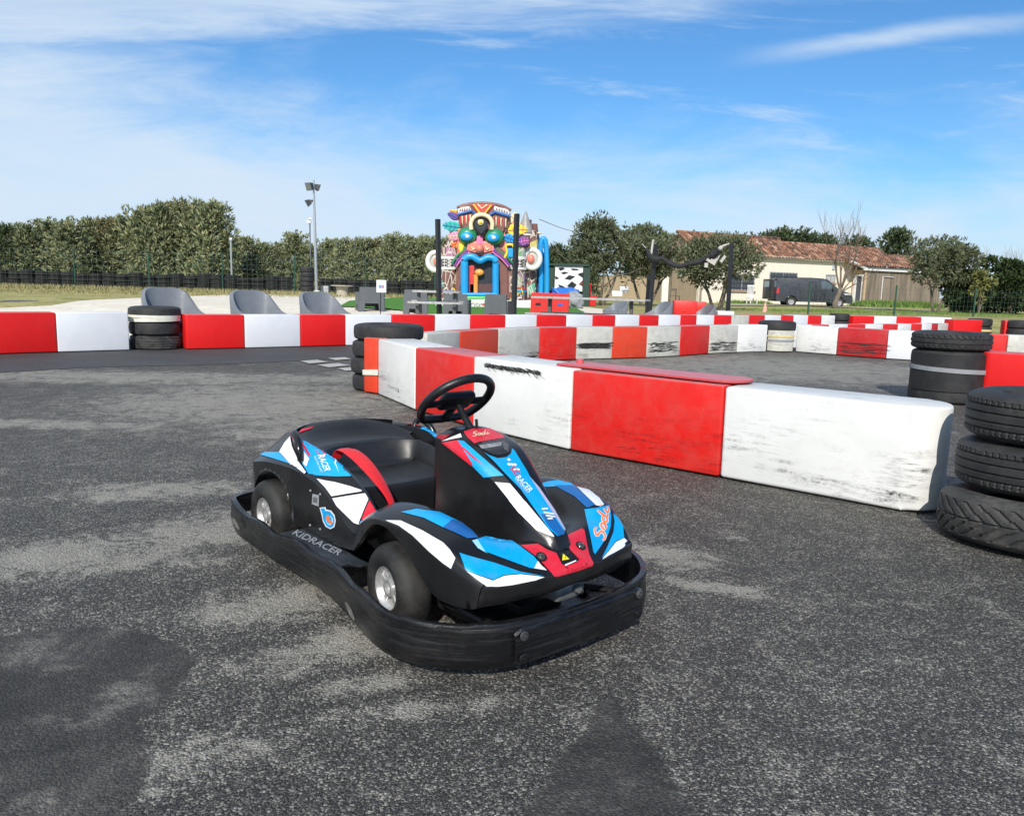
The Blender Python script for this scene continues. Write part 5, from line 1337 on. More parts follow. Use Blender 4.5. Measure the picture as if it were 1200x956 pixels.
def plastic_chair(P, rz, w_, h, label, mat=None, group='square grey plastic chairs on the turf'):
    """square moulded chair seen from behind: solid panel with arched openings between stubby legs"""
    e = empty('plastic_chair', P, rz, label, 'chair', group); b = bmesh.new(); D = w_ * .8; m = mat or M_plast2
    def panel(cx, cy, L_, ang, hh):
        pr_ = [(-L_ / 2, 0), (-L_ / 2 * .93, hh), (L_ / 2 * .93, hh), (L_ / 2, 0), (L_ / 2 * .62, 0), (L_ / 2 * .52, hh * .38), (-L_ / 2 * .52, hh * .38), (-L_ / 2 * .62, 0)]
        R = Matrix.Rotation(ang, 3, 'Z'); A_ = [b.verts.new(R @ Vector((x, -.03, z)) + Vector((cx, cy, 0))) for x, z in pr_]; B_ = [b.verts.new(R @ Vector((x, .03, z)) + Vector((cx, cy, 0))) for x, z in pr_]
        b.faces.new(A_); b.faces.new(B_[::-1])
        for i in range(8): b.faces.new((A_[i], B_[i], B_[(i + 1) % 8], A_[(i + 1) % 8]))
    panel(0, -D / 2, w_, 0, h); panel(0, D / 2, w_, 0, h * .62); panel(-w_ / 2 * .95, 0, D, PI / 2, h * .8); panel(w_ / 2 * .95, 0, D, PI / 2, h * .8)
    part('shell', b, m, e); b = bmesh.new(); box(b, (0, 0, h * .55), (w_ * .86, D * .9, .06), bev=.015); part('seat', b, m, e); return e
for (x0, x1, ty, d, rz, lab) in ((418, 449, 336.5, 22, .35, 'square grey plastic chair on the turf beside the paper sign'), (473, 502, 339.5, 20.5, .1, 'square grey plastic chair behind the left end of the wooden bench table'), (521, 551, 344.5, 20.5, -.1, 'square grey plastic chair in front of the bouncy castle entrance, left one'), (571, 600, 345, 19.8, -.35, 'square grey plastic chair in front of the right shade post foot')):
    px = (x0 + x1) / 2; P = gd(px, d); plastic_chair(P, rz, (x1 - x0) * d / 930 * .95, zt(ty, px, d) - P.z, lab)
def table(P, rz, L_, Wd, hT, hB, label, rounded=False):
    e = empty('picnic_table', P, rz, label, 'table', 'weathered picnic tables')
    b = bmesh.new()
    if rounded: 
        pts = ell(0, 0, L_ / 2, Wd / 2, 0, 28); prism(b, pts, hT - .05, hT)
    else:
        for k in range(4): box(b, (0, (k - 1.5) * Wd / 4, hT - .025), (L_, Wd / 4 - .01, .045), bev=.006)
    part('tabletop', b, M_deck, e)
    for s in (-1, 1):
        b = bmesh.new()
        if rounded: prism(b, ell(0, s * (Wd / 2 + .35), L_ * .55, .17, 0, 24), hB - .045, hB)
        else:
            for k in (0, 1): box(b, (0, s * (Wd / 2 + .28) + (k - .5) * .13, hB - .02), (L_, .12, .04), bev=.006)
        part('bench', b, M_deck, e)
    b = bmesh.new()
    for x in (-.36, .36):
        box(b, (x * L_, 0, hT / 2), (.08, .08, hT - .05)); box(b, (x * L_, 0, hB - .06), (.07, Wd + .9, .07))
        for s in (-1, 1): box(b, (x * L_, s * (Wd / 2 + .28), hB / 2 - .03), (.07, .07, hB - .06))
    part('frame', b, plain('dark_table_frame', (.09, .09, .09), .6), e)
    return e
P = gd(512, 18.6); table(P, .06, 1.15, .62, zt(340.5, 512, 18.6) - P.z, zt(353, 512, 18.6) - P.z, 'rounded grey picnic table with oval benches behind the outer wall', True)
P = gd(692, 18.9); table(P, -.36, 2.75, .62, zt(349, 692, 18.9) - P.z, .45, 'long grey wooden picnic table in front of the checkered board')
# sign on a stand
P = gd(446, 19.8); e = empty('paper_sign', P, .1, 'small white paper sign on a thin stand beside the turf', 'sign'); b = bmesh.new(); tube(b, [(0, 0, 0), (0, 0, zt(330, 446, 19.8) - P.z)], .012, 6); tube(b, [(-.15, 0, .01), (.15, 0, .01)], .012, 6); part('stand', b, M_frame, e)
zc = zt(335.5, 447, 19.8) - P.z; b = bmesh.new(); box(b, (.02, -.02, zc), (.235, .012, .30), bev=.002); pn = part('board', b, plain('white_card', (.8, .8, .82), .6, .03), e)
b = bmesh.new(); box(b, (.02, -.028, zc - .01), (.14, .003, .09)); part('print', b, plain('blue_print', (.18, .30, .55), .6, .5, 30), pn)
b = bmesh.new(); box(b, (.045, -.0305, zc - .02), (.06, .003, .04)); part('print', b, plain('pink_print', (.5, .2, .35), .6, .5, 30), pn)
# shade posts
M_post = plain('black_post_paint', (.018, .019, .022), .5, .2)
for (px, d, ty, lean, lab) in ((514.5, 18.2, 257, -.03, 'black post standing in front of the left side of the bouncy castle'), (604, 17.6, 250.5, .035, 'black post standing in front of the right side of the bouncy castle'), (765, 22.5, 286, .07, 'black post holding the left end of the rolled shade sail'), (856, 21.5, 284.5, .03, 'black post holding the right end of the rolled shade sail')):
    P = gd(px - lean * 40, d); h = zt(ty, px, d) - P.z; b = bmesh.new(); top = at(px + lean * 50, ty, d)
    tube(b, [(0, 0, -.02), (top.x - P.x, 0, h)], .062, 4); box(b, (0, 0, .01), (.3, .3, .02))
    o = link('shade_post', b, M_post); o.location = P; tag(o, lab, 'post', 'black shade sail posts')
P = gd(759.5, 24); b = bmesh.new(); tube(b, [(0, 0, -.02), (0, 0, zt(322, 759, 24) - P.z)], .06, 4); o = link('shade_post', b, M_post); o.location = P; tag(o, 'short dark post just left of the one holding the shade sail', 'post', 'black shade sail posts')
# rolled shade sail
sp_ = [(757, 291), (762, 300), (768, 304), (776, 303), (786, 309), (796, 312), (808, 309), (818, 307), (828, 303), (836, 298), (842, 293), (848, 288), (858, 285)]
rd = [.02, .08, .11, .05, .08, .06, .07, .08, .07, .12, .08, .03, .015]
pts = [at(x, y, 22.4 - .9 * i / 12) for i, (x, y) in enumerate(sp_)]; O0 = pts[0].copy(); pts = [p - O0 for p in pts]
b = bmesh.new(); n_ = 60; Q = [catmull(pts, 12 * i / n_ * .9999) for i in range(n_ + 1)]; rr = []
for i in range(n_ + 1):
    s = 12 * i / n_ * .9999; k = int(s); rr.append((rd[k] + (rd[min(12, k + 1)] - rd[k]) * (s - k)) * (1 + .22 * math.sin(i * 2.3)))
tube(b, Q[:-9], rr[:-9], 9)
e = empty('shade_sail', O0, 0, 'black shade sail rolled up and slung between two posts', 'shade sail')
o = part('cloth', b, plain('black_sail_cloth', (.016, .016, .018), .75, .3, 6, .6, 25), e, smoothf=True)
b = bmesh.new(); tube(b, Q[-10:], rr[-10:], 7); part('webbing', b, plain('pale_webbing', (.45, .44, .40), .7), e); b = bmesh.new(); tube(b, [pts[1] + Vector((.02, 0, 0)), Vector((.18, 0, .16)), Vector((.2, 0, .24))], .03, 6); tube(b, [pts[0], pts[0] + Vector((-.12, 0, .12))], .012, 5)
part('webbing', b, plain('pale_webbing', (.45, .44, .40), .7), e); b = bmesh.new(); box(b, pts[9] + Vector((.25, -.05, -.12)), (.07, .05, .2), Matrix.Rotation(.6, 3, 'Y')); box(b, pts[8] + Vector((-.02, -.08, -.18)), (.09, .04, .12)); box(b, pts[9] + Vector((0, 0, -.1)), (.26, .03, .3), Matrix.Rotation(.5, 3, 'Y'), mi=0)
part('webbing', b, plain('pale_webbing', (.45, .44, .40), .7), e)

# --- boxes and bits
def simple(name, px, d, w_, dp, y0, y1, mat, label, cat, rz=0, bev=.02, extra=None):
    P = gd(px, d); z1 = zt(y0, px, d) - P.z; z0 = max(0, zt(y1, px, d) - P.z); b = bmesh.new(); box(b, (0, 0, (z0 + z1) / 2), (w_ * d / 930, dp, z1 - z0), bev=bev)
    if extra: extra(b, z0, z1, w_ * d / 930, dp)
    o = link(name, b, mat, smoothf=True, angle=35); o.location = P; o.rotation_euler.z = rz; return tag(o, label, cat)
M_rbox = plain('red_box_plastic', (.62, .02, .015), .45, .1)
simple('red_box', 803, 20.5, 26, .5, 352.5, 369, M_rbox, 'bright red plastic box between two grey armchairs, left half of the pair', 'box', -.1, .02, lambda b, z0, z1, w_, dp: box(b, (-.02, -dp / 2 - .01, z0 + .12), (.09, .03, .07)))
simple('red_box', 820, 21.2, 16, .5, 353.5, 370, M_rbox, 'bright red plastic box partly hidden by the right grey armchair', 'box', -.2)
simple('white_block', 851, 21.0, 19, .3, 364.5, 373, M_whiteclean, 'low white block at the foot of the right shade sail post', 'block')
simple('white_block', 723, 30, 12, .3, 341, 347.5, M_whiteclean, 'small white box under the big olive tree', 'box')
simple('white_block', 731, 42, 10, .3, 336, 343, M_whiteclean, 'pale box by the beige wall between the olive trees', 'box')
def jers(b, z0, z1, w_, dp):
    box(b, (0, 0, z0 + .06), (w_ * 1.02, dp * 1.4, .12), bev=.02); box(b, (-w_ * .28, -dp / 2 - .012, z1 - .28), (.16, .03, .07)); box(b, (0, 0, z1 - .02), (w_ * 1.01, dp * .9, .05), bev=.01)
def water_barrier(px, d, w_, y0, y1, rz, lab):
    P = gd(px, d); z1 = zt(y0, px, d) - P.z; W_ = w_ * d / 930; e = empty('traffic_barrier', P, rz, lab, 'barrier'); b = bmesh.new()
    prism(b, [(-W_ / 2, -.15), (W_ / 2, -.15), (W_ / 2, .15), (-W_ / 2, .15)], .05, z1); box(b, (0, 0, .07), (W_ * 1.02, .45, .12), bev=.02); bmesh.ops.bevel(b, geom=[x for x in b.edges if x.calc_length() > .3], offset=.02, segments=2, affect='EDGES')
    part('body', b, M_rbox, e, smoothf=True, angle=35)
    for sx_ in (-.30, .28):
        b = bmesh.new(); box(b, (W_ * sx_, -.152, z1 - .30), (.14, .012, .07), bev=.005); part('forklift_slot', b, M_lens if sx_ < 0 else plain('blue_cap', (.02, .1, .5), .5), e)
    return e
water_barrier(645, 21.5, 44, 343.5, 367, -.12, 'red plastic traffic barrier with dark slots behind the long picnic table')
def redbit(px, d, pts, lab, name='red_chair', cat='chair'): pass
e = empty('plastic_chair', gd(691, 34), .2, 'small red plastic chair beside the checkered board', 'chair'); b = bmesh.new(); box(b, (0, 0, .42), (.55, .5, .07), bev=.02); box(b, (-.05, .22, .75), (.36, .06, .5), bev=.03); box(b, (0, 0, .2), (.5, .42, .3), bev=.03); part('seat', b, M_rbox, e)
# checkered board
P = gd(664, 33); d = 33; m = d / 930; b = bmesh.new(); e = empty('checkered_board', P, -.05, 'large white board with a warped black checker pattern on a dark frame', 'board')
zT = zt(312, 664, d) - P.z; zB = max(0, zt(341, 664, d) - P.z); W_ = 32 * m; ox = 2 * m
box(b, (ox, .0, (zT + zB) / 2), (W_, .05, zT - zB)); bd_ = part('panel', b, plain('white_board', (.75, .76, .78), .5, .04), e)
def quad_on(poly, mat, nm='checker'):
    b = bmesh.new(); vs = [b.verts.new((ox - W_ / 2 + x * W_, -.027, zB + (zT - zB) * (1 - y))) for x, y in poly]; b.faces.new(vs); part(nm, b, mat, bd_)
for poly in ([(.10,.08),(.28,.05),(.36,.12),(.18,.2)], [(.55,.08),(.8,.10),(.88,.16),(.62,.17)], [(.2,.28),(.34,.22),(.5,.27),(.3,.34)], [(.34,.52),(.5,.36),(.74,.40),(.56,.56)], [(.8,.32),(.9,.26),(1,.24),(1,.46)], [(.0,.40),(.08,.44),(.16,.50),(.02,.56)], [(.44,.80),(.62,.60),(.80,.74),(.66,.95)], [(.12,.74),(.3,.80),(.44,.9),(.2,.93)]):
    quad_on(poly, M_blackv)
quad_on([(.86, .72), (1, .55), (1, .80)], plain('maroon_print', (.16, .03, .04), .5))
b = bmesh.new(); box(b, (ox, .06, zT + .06), (W_ + .5, .4, .08)); box(b, (ox - W_ / 2 - .3, .25, zT / 2 + .02), (.5, .5, zT + .04)); box(b, (ox + W_ / 2 + .16, .1, zT / 2 + .02), (.26, .3, zT + .04)); part('frame', b, plain('dark_green_tarp', (.02, .05, .035), .7), e)
# blue tarp heap
def lumpy(name, px, d, w_, y0, mat, label, cat, seed, dp=.8):
    random.seed(seed); P = gd(px, d); h = zt(y0, px, d) - P.z; W_ = w_ * d / 930; b = bmesh.new(); bmesh.ops.create_icosphere(b, subdivisions=4, radius=1)
    ph = [random.uniform(0, 6) for _ in range(8)]
    for v_ in b.verts:
        k = 1 + .12 * math.sin(v_.co.x * 5 + ph[0]) * math.sin(v_.co.z * 6 + ph[1]) + .07 * math.sin(v_.co.x * 13 + v_.co.z * 9 + ph[2])
        s = lambda q: math.copysign(abs(q) ** .7, q)
        v_.co = Vector((s(v_.co.x) * W_ / 2 * k, s(v_.co.y) * dp / 2 * k, max(0, (s(v_.co.z) * k + 1) * h / 2)))
    o = link(name, b, mat, smoothf=True); o.location = P; return tag(o, label, cat)
lumpy('tarpaulin', 662, 30, 38, 337, plain('blue_tarp', (.02, .16, .60), .4, .2, 5, .5, 12), 'crumpled blue tarpaulin in front of the checkered board', 'tarpaulin', 4)
lumpy('covered_machine', 672, 28.5, 24, 342, plain('grey_cover', (.25, .26, .28), .6, .2), 'low grey covered machine under the blue tarpaulin', 'machine', 6)
# cones
for px, d, lab in ((898, 31, 'small pale pink traffic cone on the grass in front of the van'),):
    P = gd(px, d); e = empty('traffic_cone', P, 0, lab, 'cone'); b = bmesh.new(); lathe(b, [(.0, .42), (.025, .42), (.11, .03)], 20); part('cone', b, plain('faded_cone', (.60, .33, .25), .6), e, smoothf=True); b = bmesh.new(); box(b, (0, 0, .015), (.3, .3, .03), bev=.005); part('base', b, plain('faded_cone', (.60, .33, .25), .6), e)
# overhead cable
a = at(632, 257, 33); c_ = at(700, 268, 60); b = bmesh.new(); tube(b, [Vector((0, 0, 0)).lerp(c_ - a, t / 10) - Vector((0, 0, .35 * math.sin(PI * t / 10))) for t in range(11)], .014, 5); o = link('overhead_cable', b, M_frame); o.location = a; tag(o, 'thin cable running from the top of the bouncy castle to the olive trees', 'cable')

# --- HOUSE
def stucco(name, col, stain, amt):
    n = N(name); v = n.mapped(); vs = n.mapped((1.3, 1.3, .12))
    c = n.ramp(n.noise(v, 2, 6, .6), [(.3, tuple(x * .92 for x in col)), (.7, col)])
    c = n.mix(n.ramp(n.noise(vs, 2.2, 6, .7), [(.42, 0.), (.68, amt)]), c, stain); n.color(c); n.rough(.9); n.bump(n.noise(v, 30, 4), .2, .01); return n.m
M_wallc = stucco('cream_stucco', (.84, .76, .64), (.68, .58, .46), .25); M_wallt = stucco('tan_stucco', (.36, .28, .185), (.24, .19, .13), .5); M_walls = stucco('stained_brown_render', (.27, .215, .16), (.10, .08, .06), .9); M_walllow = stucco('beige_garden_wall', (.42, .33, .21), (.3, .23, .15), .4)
def tiles():
    n = N('clay_roof_tiles'); v = n.mapped(); br = n.add('ShaderNodeTexVoronoi'); n.link(n.mapped((4.5, 2.6, 2.6)), br.inputs['Vector']); br.inputs['Scale'].default_value = 1; cs = n.add('ShaderNodeSeparateColor'); n.link(br.outputs['Color'], cs.inputs[0])
    c = n.ramp(cs.outputs[0], [(0., (.07, .045, .035)), (.3, (.19, .085, .05)), (.6, (.31, .135, .075)), (.85, (.42, .23, .145)), (1., (.50, .36, .27))])
    c = n.mix(n.ramp(n.noise(v, 1.2, 5), [(.4, 0.), (.7, .6)]), c, (.13, .08, .06)); n.color(c); n.rough(.9); return n.m
M_tile = tiles(); M_trim = plain('cream_trim', (.62, .57, .47), .7)
HX = Vector((.891, .455, 0)).normalized(); HY = Vector((-HX.y, HX.x, 0)); H0 = Vector((12.4, 54.1, tz(12.4, 54.1)))
house = empty('house', H0, math.atan2(HX.y, HX.x), 'long low cream house with red tiled roof and barred windows', 'house')
# local coordinates: x along the front, y back, z up.  front wall length to px 1003
Lh = 15.9; eave = 3.30; D_ = 5.2; ridge_y = 2.35; ridge = 4.72; 
b = bmesh.new(); box(b, (Lh / 2, .12, eave / 2), (Lh, .24, eave)); part('front_wall', b, M_wallc, house)
b = bmesh.new(); 
for x in (0.0,):
    A_ = [b.verts.new((x + .004, y, z)) for y, z in ((0, 0), (D_, 0), (D_, eave), (ridge_y, ridge - .08), (0, eave + .05))]; B_ = [b.verts.new((x + .24, y, z)) for y, z in ((0, 0), (D_, 0), (D_, eave), (ridge_y, ridge - .08), (0, eave + .05))]
    b.faces.new(A_[::-1]); b.faces.new(B_)
    for i in range(5): b.faces.new((A_[i], A_[(i + 1) % 5], B_[(i + 1) % 5], B_[i]))
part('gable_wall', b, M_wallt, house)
def tile_sheet(x0, x1, ya, za, yb, zb_, ova=.35, wl=.28, th=.09):
    """pantiles: corrugated sheet from the eave (ya,za) to the ridge (yb,zb)"""
    b = bmesh.new(); n = int((x1 - x0) / wl * 6); rows_ = 14; V = []
    sl = Vector((0, yb - ya, zb_ - za)); nn_ = Vector((0, -sl.z, sl.y)).normalized(); st = -ova / sl.length if ova else 0
    for i in range(n + 1):
        x = x0 + (x1 - x0) * i / n; c_ = math.cos(2 * PI * x / wl); col = []
        for j in range(rows_):
            for k in (0, 1):
                t = st + (1 - st) * (j + k * .999) / rows_; lift = .05 * (1 - k) - .0
                p = Vector((x, ya, za)) + sl * t + nn_ * (th * .5 * (c_ + 1) + lift); col.append(b.verts.new(p))
        V.append(col)
    for i in range(n):
        for j in range(len(V[0]) - 1): b.faces.new((V[i][j], V[i + 1][j], V[i + 1][j + 1], V[i][j + 1]))
    return b
rf = part('roof', tile_sheet(-.25, 9.2, -.0, eave + .12, ridge_y, ridge, .45), M_tile, house, smoothf=True, angle=50)
rf2 = part('roof', tile_sheet(9.2, 19.8, 0, eave + .12, ridge_y - .15, ridge - .28, .45), M_tile, house, smoothf=True, angle=50)
part('roof', tile_sheet(-.25, 19.8, D_ + .2, eave + .05, ridge_y, ridge - .02, .3), M_tile, house, smoothf=True, angle=50)
b = bmesh.new(); tube(b, [(-.3, ridge_y, ridge + .10), (9.3, ridge_y, ridge + .10)], .11, 8); tube(b, [(9.3, ridge_y - .15, ridge - .2), (19.9, ridge_y - .15, ridge - .2)], .11, 8); tube(b, [(-.3, -.4, eave - .05), (-.3, ridge_y, ridge + .12)], .10, 8); part('ridge_tiles', b, M_tile, house, smoothf=True)
b = bmesh.new(); box(b, (Lh / 2 - .1, -.28, eave - .02), (Lh + .5, .10, .17)); box(b, (Lh / 2, -.12, eave - .13), (Lh, .24, .05)); part('eave_trim', b, M_trim, house)
def hx(px):   # local x on the front wall for a picture column
    a = (px - 600) / 930; t = (a * H0.y - H0.x) / (HX.x - a * HX.y); return t
def hz(px, py): t = hx(px); y = H0.y + HX.y * t; return zt(py, px, y) - H0.z
def window(x0, x1, y0, y1, bars=0, name='window', glass=None, parent=house):
    a, c_ = hx(x0), hx(x1); pm = (x0 + x1) / 2; z1, z0 = hz(pm, y0), hz(pm, y1); b = bmesh.new(); w_ = c_ - a; h = z1 - z0; cx = (a + c_) / 2; cz = (z0 + z1) / 2
    for q in ((cx, z1 - .04, w_, .08), (cx, z0 + .04, w_, .08)): box(b, (q[0], -.02, q[1]), (q[2], .06, q[3]))
    for x in (a + .04, c_ - .04, cx): box(b, (x, -.018, cz), (.07, .055, h - .16))
    f = part(name, b, plain('grey_window_frame', (.30, .31, .32), .5), parent)
    b = bmesh.new(); box(b, (cx, -.006, cz), (w_ - .1, .012, h - .1)); part('pane', b, glass or plain('dark_window_glass', (.07, .085, .10), .15, .3, 3), f)
    if bars:
        b = bmesh.new()
        for k in range(bars): box(b, (a + w_ * (k + .5) / bars, -.075, cz), (.025, .02, h))
        for z in (z0 + h * .2, z0 + h * .5, z0 + h * .8): box(b, (cx, -.078, z), (w_, .03, .03))
        part('bars', b, plain('dark_iron', (.06, .065, .07), .6), f)
    b = bmesh.new(); box(b, (cx, -.06, z0 - .05), (w_ + .2, .14, .08)); part('sill', b, plain('brick_sill', (.42, .24, .16), .8), f)
window(893, 925, 319, 340.5, 9); window(847, 876, 322, 340.5, 8)
window(958, 969, 321.5, 331, 0, glass=plain('shutter_grey', (.42, .44, .43), .6)); 
b = bmesh.new(); a = hx(965.5); box(b, (a, -.06, hz(965, 313.5)), (.22, .12, .24), bev=.02); part('wall_lamp', b, plain('pale_blue_lamp', (.45, .52, .62), .4), house)
# small gable windows
for y, in ((.75,), (1.95,)):
    b = bmesh.new(); box(b, (-.012, y, 2.05), (.03, .55, .45)); f = part('window', b, plain('dark_window_glass', (.07, .085, .10), .15, .3, 3), house)
    b = bmesh.new(); box(b, (-.05, y, 1.79), (.12, .66, .07)); part('sill', b, M_trim, f)
    b = bmesh.new(); box(b, (-.034, y, 2.05), (.02, .04, .45)); part('mullion', b, M_trim, f)
b = bmesh.new(); tube(b, [(-.1, -.08, 0), (-.1, -.08, eave)], .05, 8); part('downpipe', b, M_trim, house)
# annex: stained wall
A0 = at(1012, 340, 59.5); A0.z = tz(A0.x, A0.y); A1 = at(1102, 340, 63.5); ang = math.atan2(A1.y - A0.y, A1.x - A0.x); La = (Vector((A1.x, A1.y)) - Vector((A0.x, A0.y))).length
annex = empty('annex', A0, ang, 'low brown annex with dark rain streaks joined to the right end of the house', 'building'); he = zt(317, 1016, 59.5) - A0.z
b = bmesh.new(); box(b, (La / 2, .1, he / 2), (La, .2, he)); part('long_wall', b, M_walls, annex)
b = bmesh.new(); box(b, (La / 2, -.12, he + .06), (La + .5, .16, .13)); part('gutter', b, plain('white_gutter', (.68, .68, .66), .5), annex); b = bmesh.new(); box(b, (La / 2, .02, he + .19), (La + .5, .3, .12)); part('fascia', b, plain('dark_fascia', (.12, .11, .11), .7), annex)
q0 = at(994, 340, 61.0); qa = math.atan2(A0.y - q0.y, A0.x - q0.x) - ang; Lq = (Vector((A0.x, A0.y)) - Vector((q0.x, q0.y))).length
R = Matrix.Rotation(qa, 3, 'Z'); b = bmesh.new()
dw = .86
for (x0, x1, z0, z1) in ((0, Lq * .36, 0, he + .12), (Lq * .36 + dw, Lq, 0, he), (Lq * .36, Lq * .36 + dw, 2.22, he + .05)):
    c_ = R @ Vector((-(Lq) + (x0 + x1) / 2, .1, 0)); box(b, (c_.x, c_.y, (z0 + z1) / 2), (x1 - x0, .2, z1 - z0), R)
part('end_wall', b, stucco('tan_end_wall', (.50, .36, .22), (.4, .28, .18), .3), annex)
c_ = R @ Vector((-Lq + Lq * .36 + dw / 2 + .1, .06, 0)); b = bmesh.new(); box(b, (c_.x, c_.y, 1.1), (dw - .22, .06, 2.18), R); dr = part('door', b, plain('dark_blue_door', (.06, .065, .10), .5), annex)
b = bmesh.new()
for dx, w_ in ((-dw / 2 + .07, .26), (dw / 2 - .03, .06)):
    c_ = R @ Vector((-Lq + Lq * .36 + dw / 2 + dx, -.02, 0)); box(b, (c_.x, c_.y, 1.12), (w_, .1, 2.24), R)
c_ = R @ Vector((-Lq + Lq * .36 + dw / 2, -.03, 0)); box(b, (c_.x, c_.y, 2.27), (dw + .1, .1, .1), R); part('frame', b, plain('white_frame', (.7, .7, .7), .5), dr)
xa = (1031.5 - 1012) / 90 * La; b = bmesh.new(); tube(b, [(xa, -.06, .2), (xa, -.06, he - .4), (xa + 1.2, -.06, he - .42)], .045, 8); part('downpipe', b, plain('pvc_pipe', (.5, .5, .48), .5), annex, smoothf=True, angle=50)
part('roof', tile_sheet(-1.2, La + .6, -.12, he + .26, 3.4, he + 1.45, .0), M_tile, annex, smoothf=True, angle=50)
b = bmesh.new(); pA = Vector((-1.2, .3, he + .62)); pB = Vector((.0, -.16, he + .08)); tube(b, [pA, pB], .09, 4); part('barge_board', b, plain('white_gutter', (.68, .68, .66), .5), annex)
# garden wall left of the gable
g0 = at(676, 340, 63); g1 = at(783, 340, 58); g0.z = tz(g0.x, g0.y); L_ = (g1 - g0).length; b = bmesh.new(); h = zt(324, 740, 60) - g0.z
box(b, (L_ / 2, 0, h / 2), (L_, .25, h)); box(b, (L_ / 2, 0, h + .03), (L_, .32, .06)); o = link('garden_wall', b, M_walllow); o.location = g0; o.rotation_euler.z = math.atan2(g1.y - g0.y, g1.x - g0.x); tag(o, 'beige garden wall behind the olive trees, left of the house', 'wall')
P = gd(779, 51); b = bmesh.new(); h = zt(322, 779, 51) - P.z; box(b, (0, 0, h / 2), (.42, .42, h), bev=.01); box(b, (0, 0, h + .04), (.5, .5, .08)); o = link('gate_pillar', b, M_wallc); o.location = P; tag(o, 'cream gate pillar at the left corner of the house gable', 'pillar')
P = gd(785, 46); b = bmesh.new(); tube(b, [(0, 0, 0), (0, 0, zt(300, 785, 46) - P.z)], .09, 8); o = link('wooden_pole', b, M_bark); o.location = P; tag(o, 'dark wooden pole in front of the house gable', 'pole')
# bench, garden chair
P = gd(789, 52); e = empty('garden_bench', P, .5, 'dark metal bench against the house gable', 'bench'); b = bmesh.new(); box(b, (0, 0, .45), (.9, .4, .05)); box(b, (0, .2, .85), (.9, .05, .16)); part('seat', b, M_bark, e)
for x in (-.4, .4): b = bmesh.new(); tube(b, [(x, -.18, 0), (x, -.15, .45), (x, .2, .45), (x, .22, .95)], .025, 6); tube(b, [(x, .2, 0), (x, .18, .45)], .025, 6); part('leg_frame', b, M_frame, e)
P = gd(882, 52.5); e = empty('garden_chair', P, .3, 'white slatted garden chair by the house wall', 'chair'); b = bmesh.new(); box(b, (0, 0, .45), (.55, .5, .05)); part('seat', b, plain('white_resin', (.75, .75, .75), .4), e)
b = bmesh.new()
for k in range(5): box(b, (-.2 + .1 * k, .24, .85), (.05, .03, .75))
box(b, (0, .24, 1.24), (.5, .04, .08)); part('backrest', b, plain('white_resin', (.75, .75, .75), .4), e); 
for x, y in ((-.24, -.22), (.24, -.22), (-.24, .22), (.24, .22)): b = bmesh.new(); box(b, (x, y, .22), (.05, .05, .44)); part('leg', b, plain('white_resin', (.75, .75, .75), .4), e)

# --- VAN
d = 50; P = gd(950, d); van = empty('van', P, -.10, 'dark grey delivery van with its rear doors open, parked in front of the house', 'van')
van.scale = (.93, .93, .93); M_vp = plain('dark_grey_van_paint', (.040, .045, .052), .28, .1, 2); M_trimb = plain('van_trim', (.02, .02, .022), .6); Lv = 5.0; Wv = 1.85
# side outline x (rear to front), z
low = [(-2.42, .42), (-2.45, .62), (-2.44, 1.1), (-2.40, 1.75), (-2.33, 1.86), (-1.6, 1.91), (-.2, 1.92), (.55, 1.88), (.75, 1.83), (1.02, 1.62), (1.35, 1.33), (1.62, 1.14), (2.15, 1.02), (2.38, .90), (2.46, .70), (2.46, .42), (2.40, .30)]
def arch(cx): return [(cx + .40 * math.cos(a), .33 + .40 * math.sin(a)) for a in [PI * k / 10 for k in range(11)]]
outl = low + [(x, max(z, .28)) for x, z in arch(1.62)] + [(x, max(z, .28)) for x, z in arch(-1.42)] + [(-2.38, .32)]
b = bmesh.new(); prev = None; rings = []
for s, ins in ((-1, .0), (-1, 1.), (1, 1.), (1, .0)): pass
def slab(y): 
    out = []
    for x, z in outl:
        tuck = .0 if z < 1.0 else (z - 1.0) * .13
        out.append(Vector((x, math.copysign(abs(y) - tuck * (abs(y) / (Wv / 2)), y), z)))
    return out
secsv = [slab(y) for y in (-Wv / 2, -Wv / 2 + .06, 0, Wv / 2 - .06, Wv / 2)]
for k, s in enumerate(secsv):
    if k in (0, 4):
        for v_ in s:
            if v_.z > 1.8: v_.z -= .05
R_v = [[b.verts.new(p) for p in s] for s in secsv]; n_ = len(outl)
for k in range(4):
    for i in range(n_): b.faces.new((R_v[k][i], R_v[k][(i + 1) % n_], R_v[k + 1][(i + 1) % n_], R_v[k + 1][i]))
for k in (0, 4):
    for t in tessellate_polygon([[Vector((p.x, p.z, 0)) for p in secsv[k]]]):
        try: b.faces.new([R_v[k][i] for i in t])
        except ValueError: pass
body = part('body', b, M_vp, van, smoothf=True, angle=32)
def sidepoly(poly, mat, nm, y=-1, off=.006, th=.012, parent=van):
    b = bmesh.new(); 
    def Y(z): return (Wv / 2 - (0 if z < 1 else (z - 1) * .13) + off) * y
    A_ = [b.verts.new((x, Y(z), z)) for x, z in poly]; b.faces.new(A_); r = bmesh.ops.extrude_face_region(b, geom=list(b.faces))
    for v_ in r['geom']:
        if isinstance(v_, bmesh.types.BMVert): v_.co.y -= y * th
    return part(nm, b, mat, parent)
M_vg = plain('van_glass', (.10, .13, .15), .05, .2, 2)
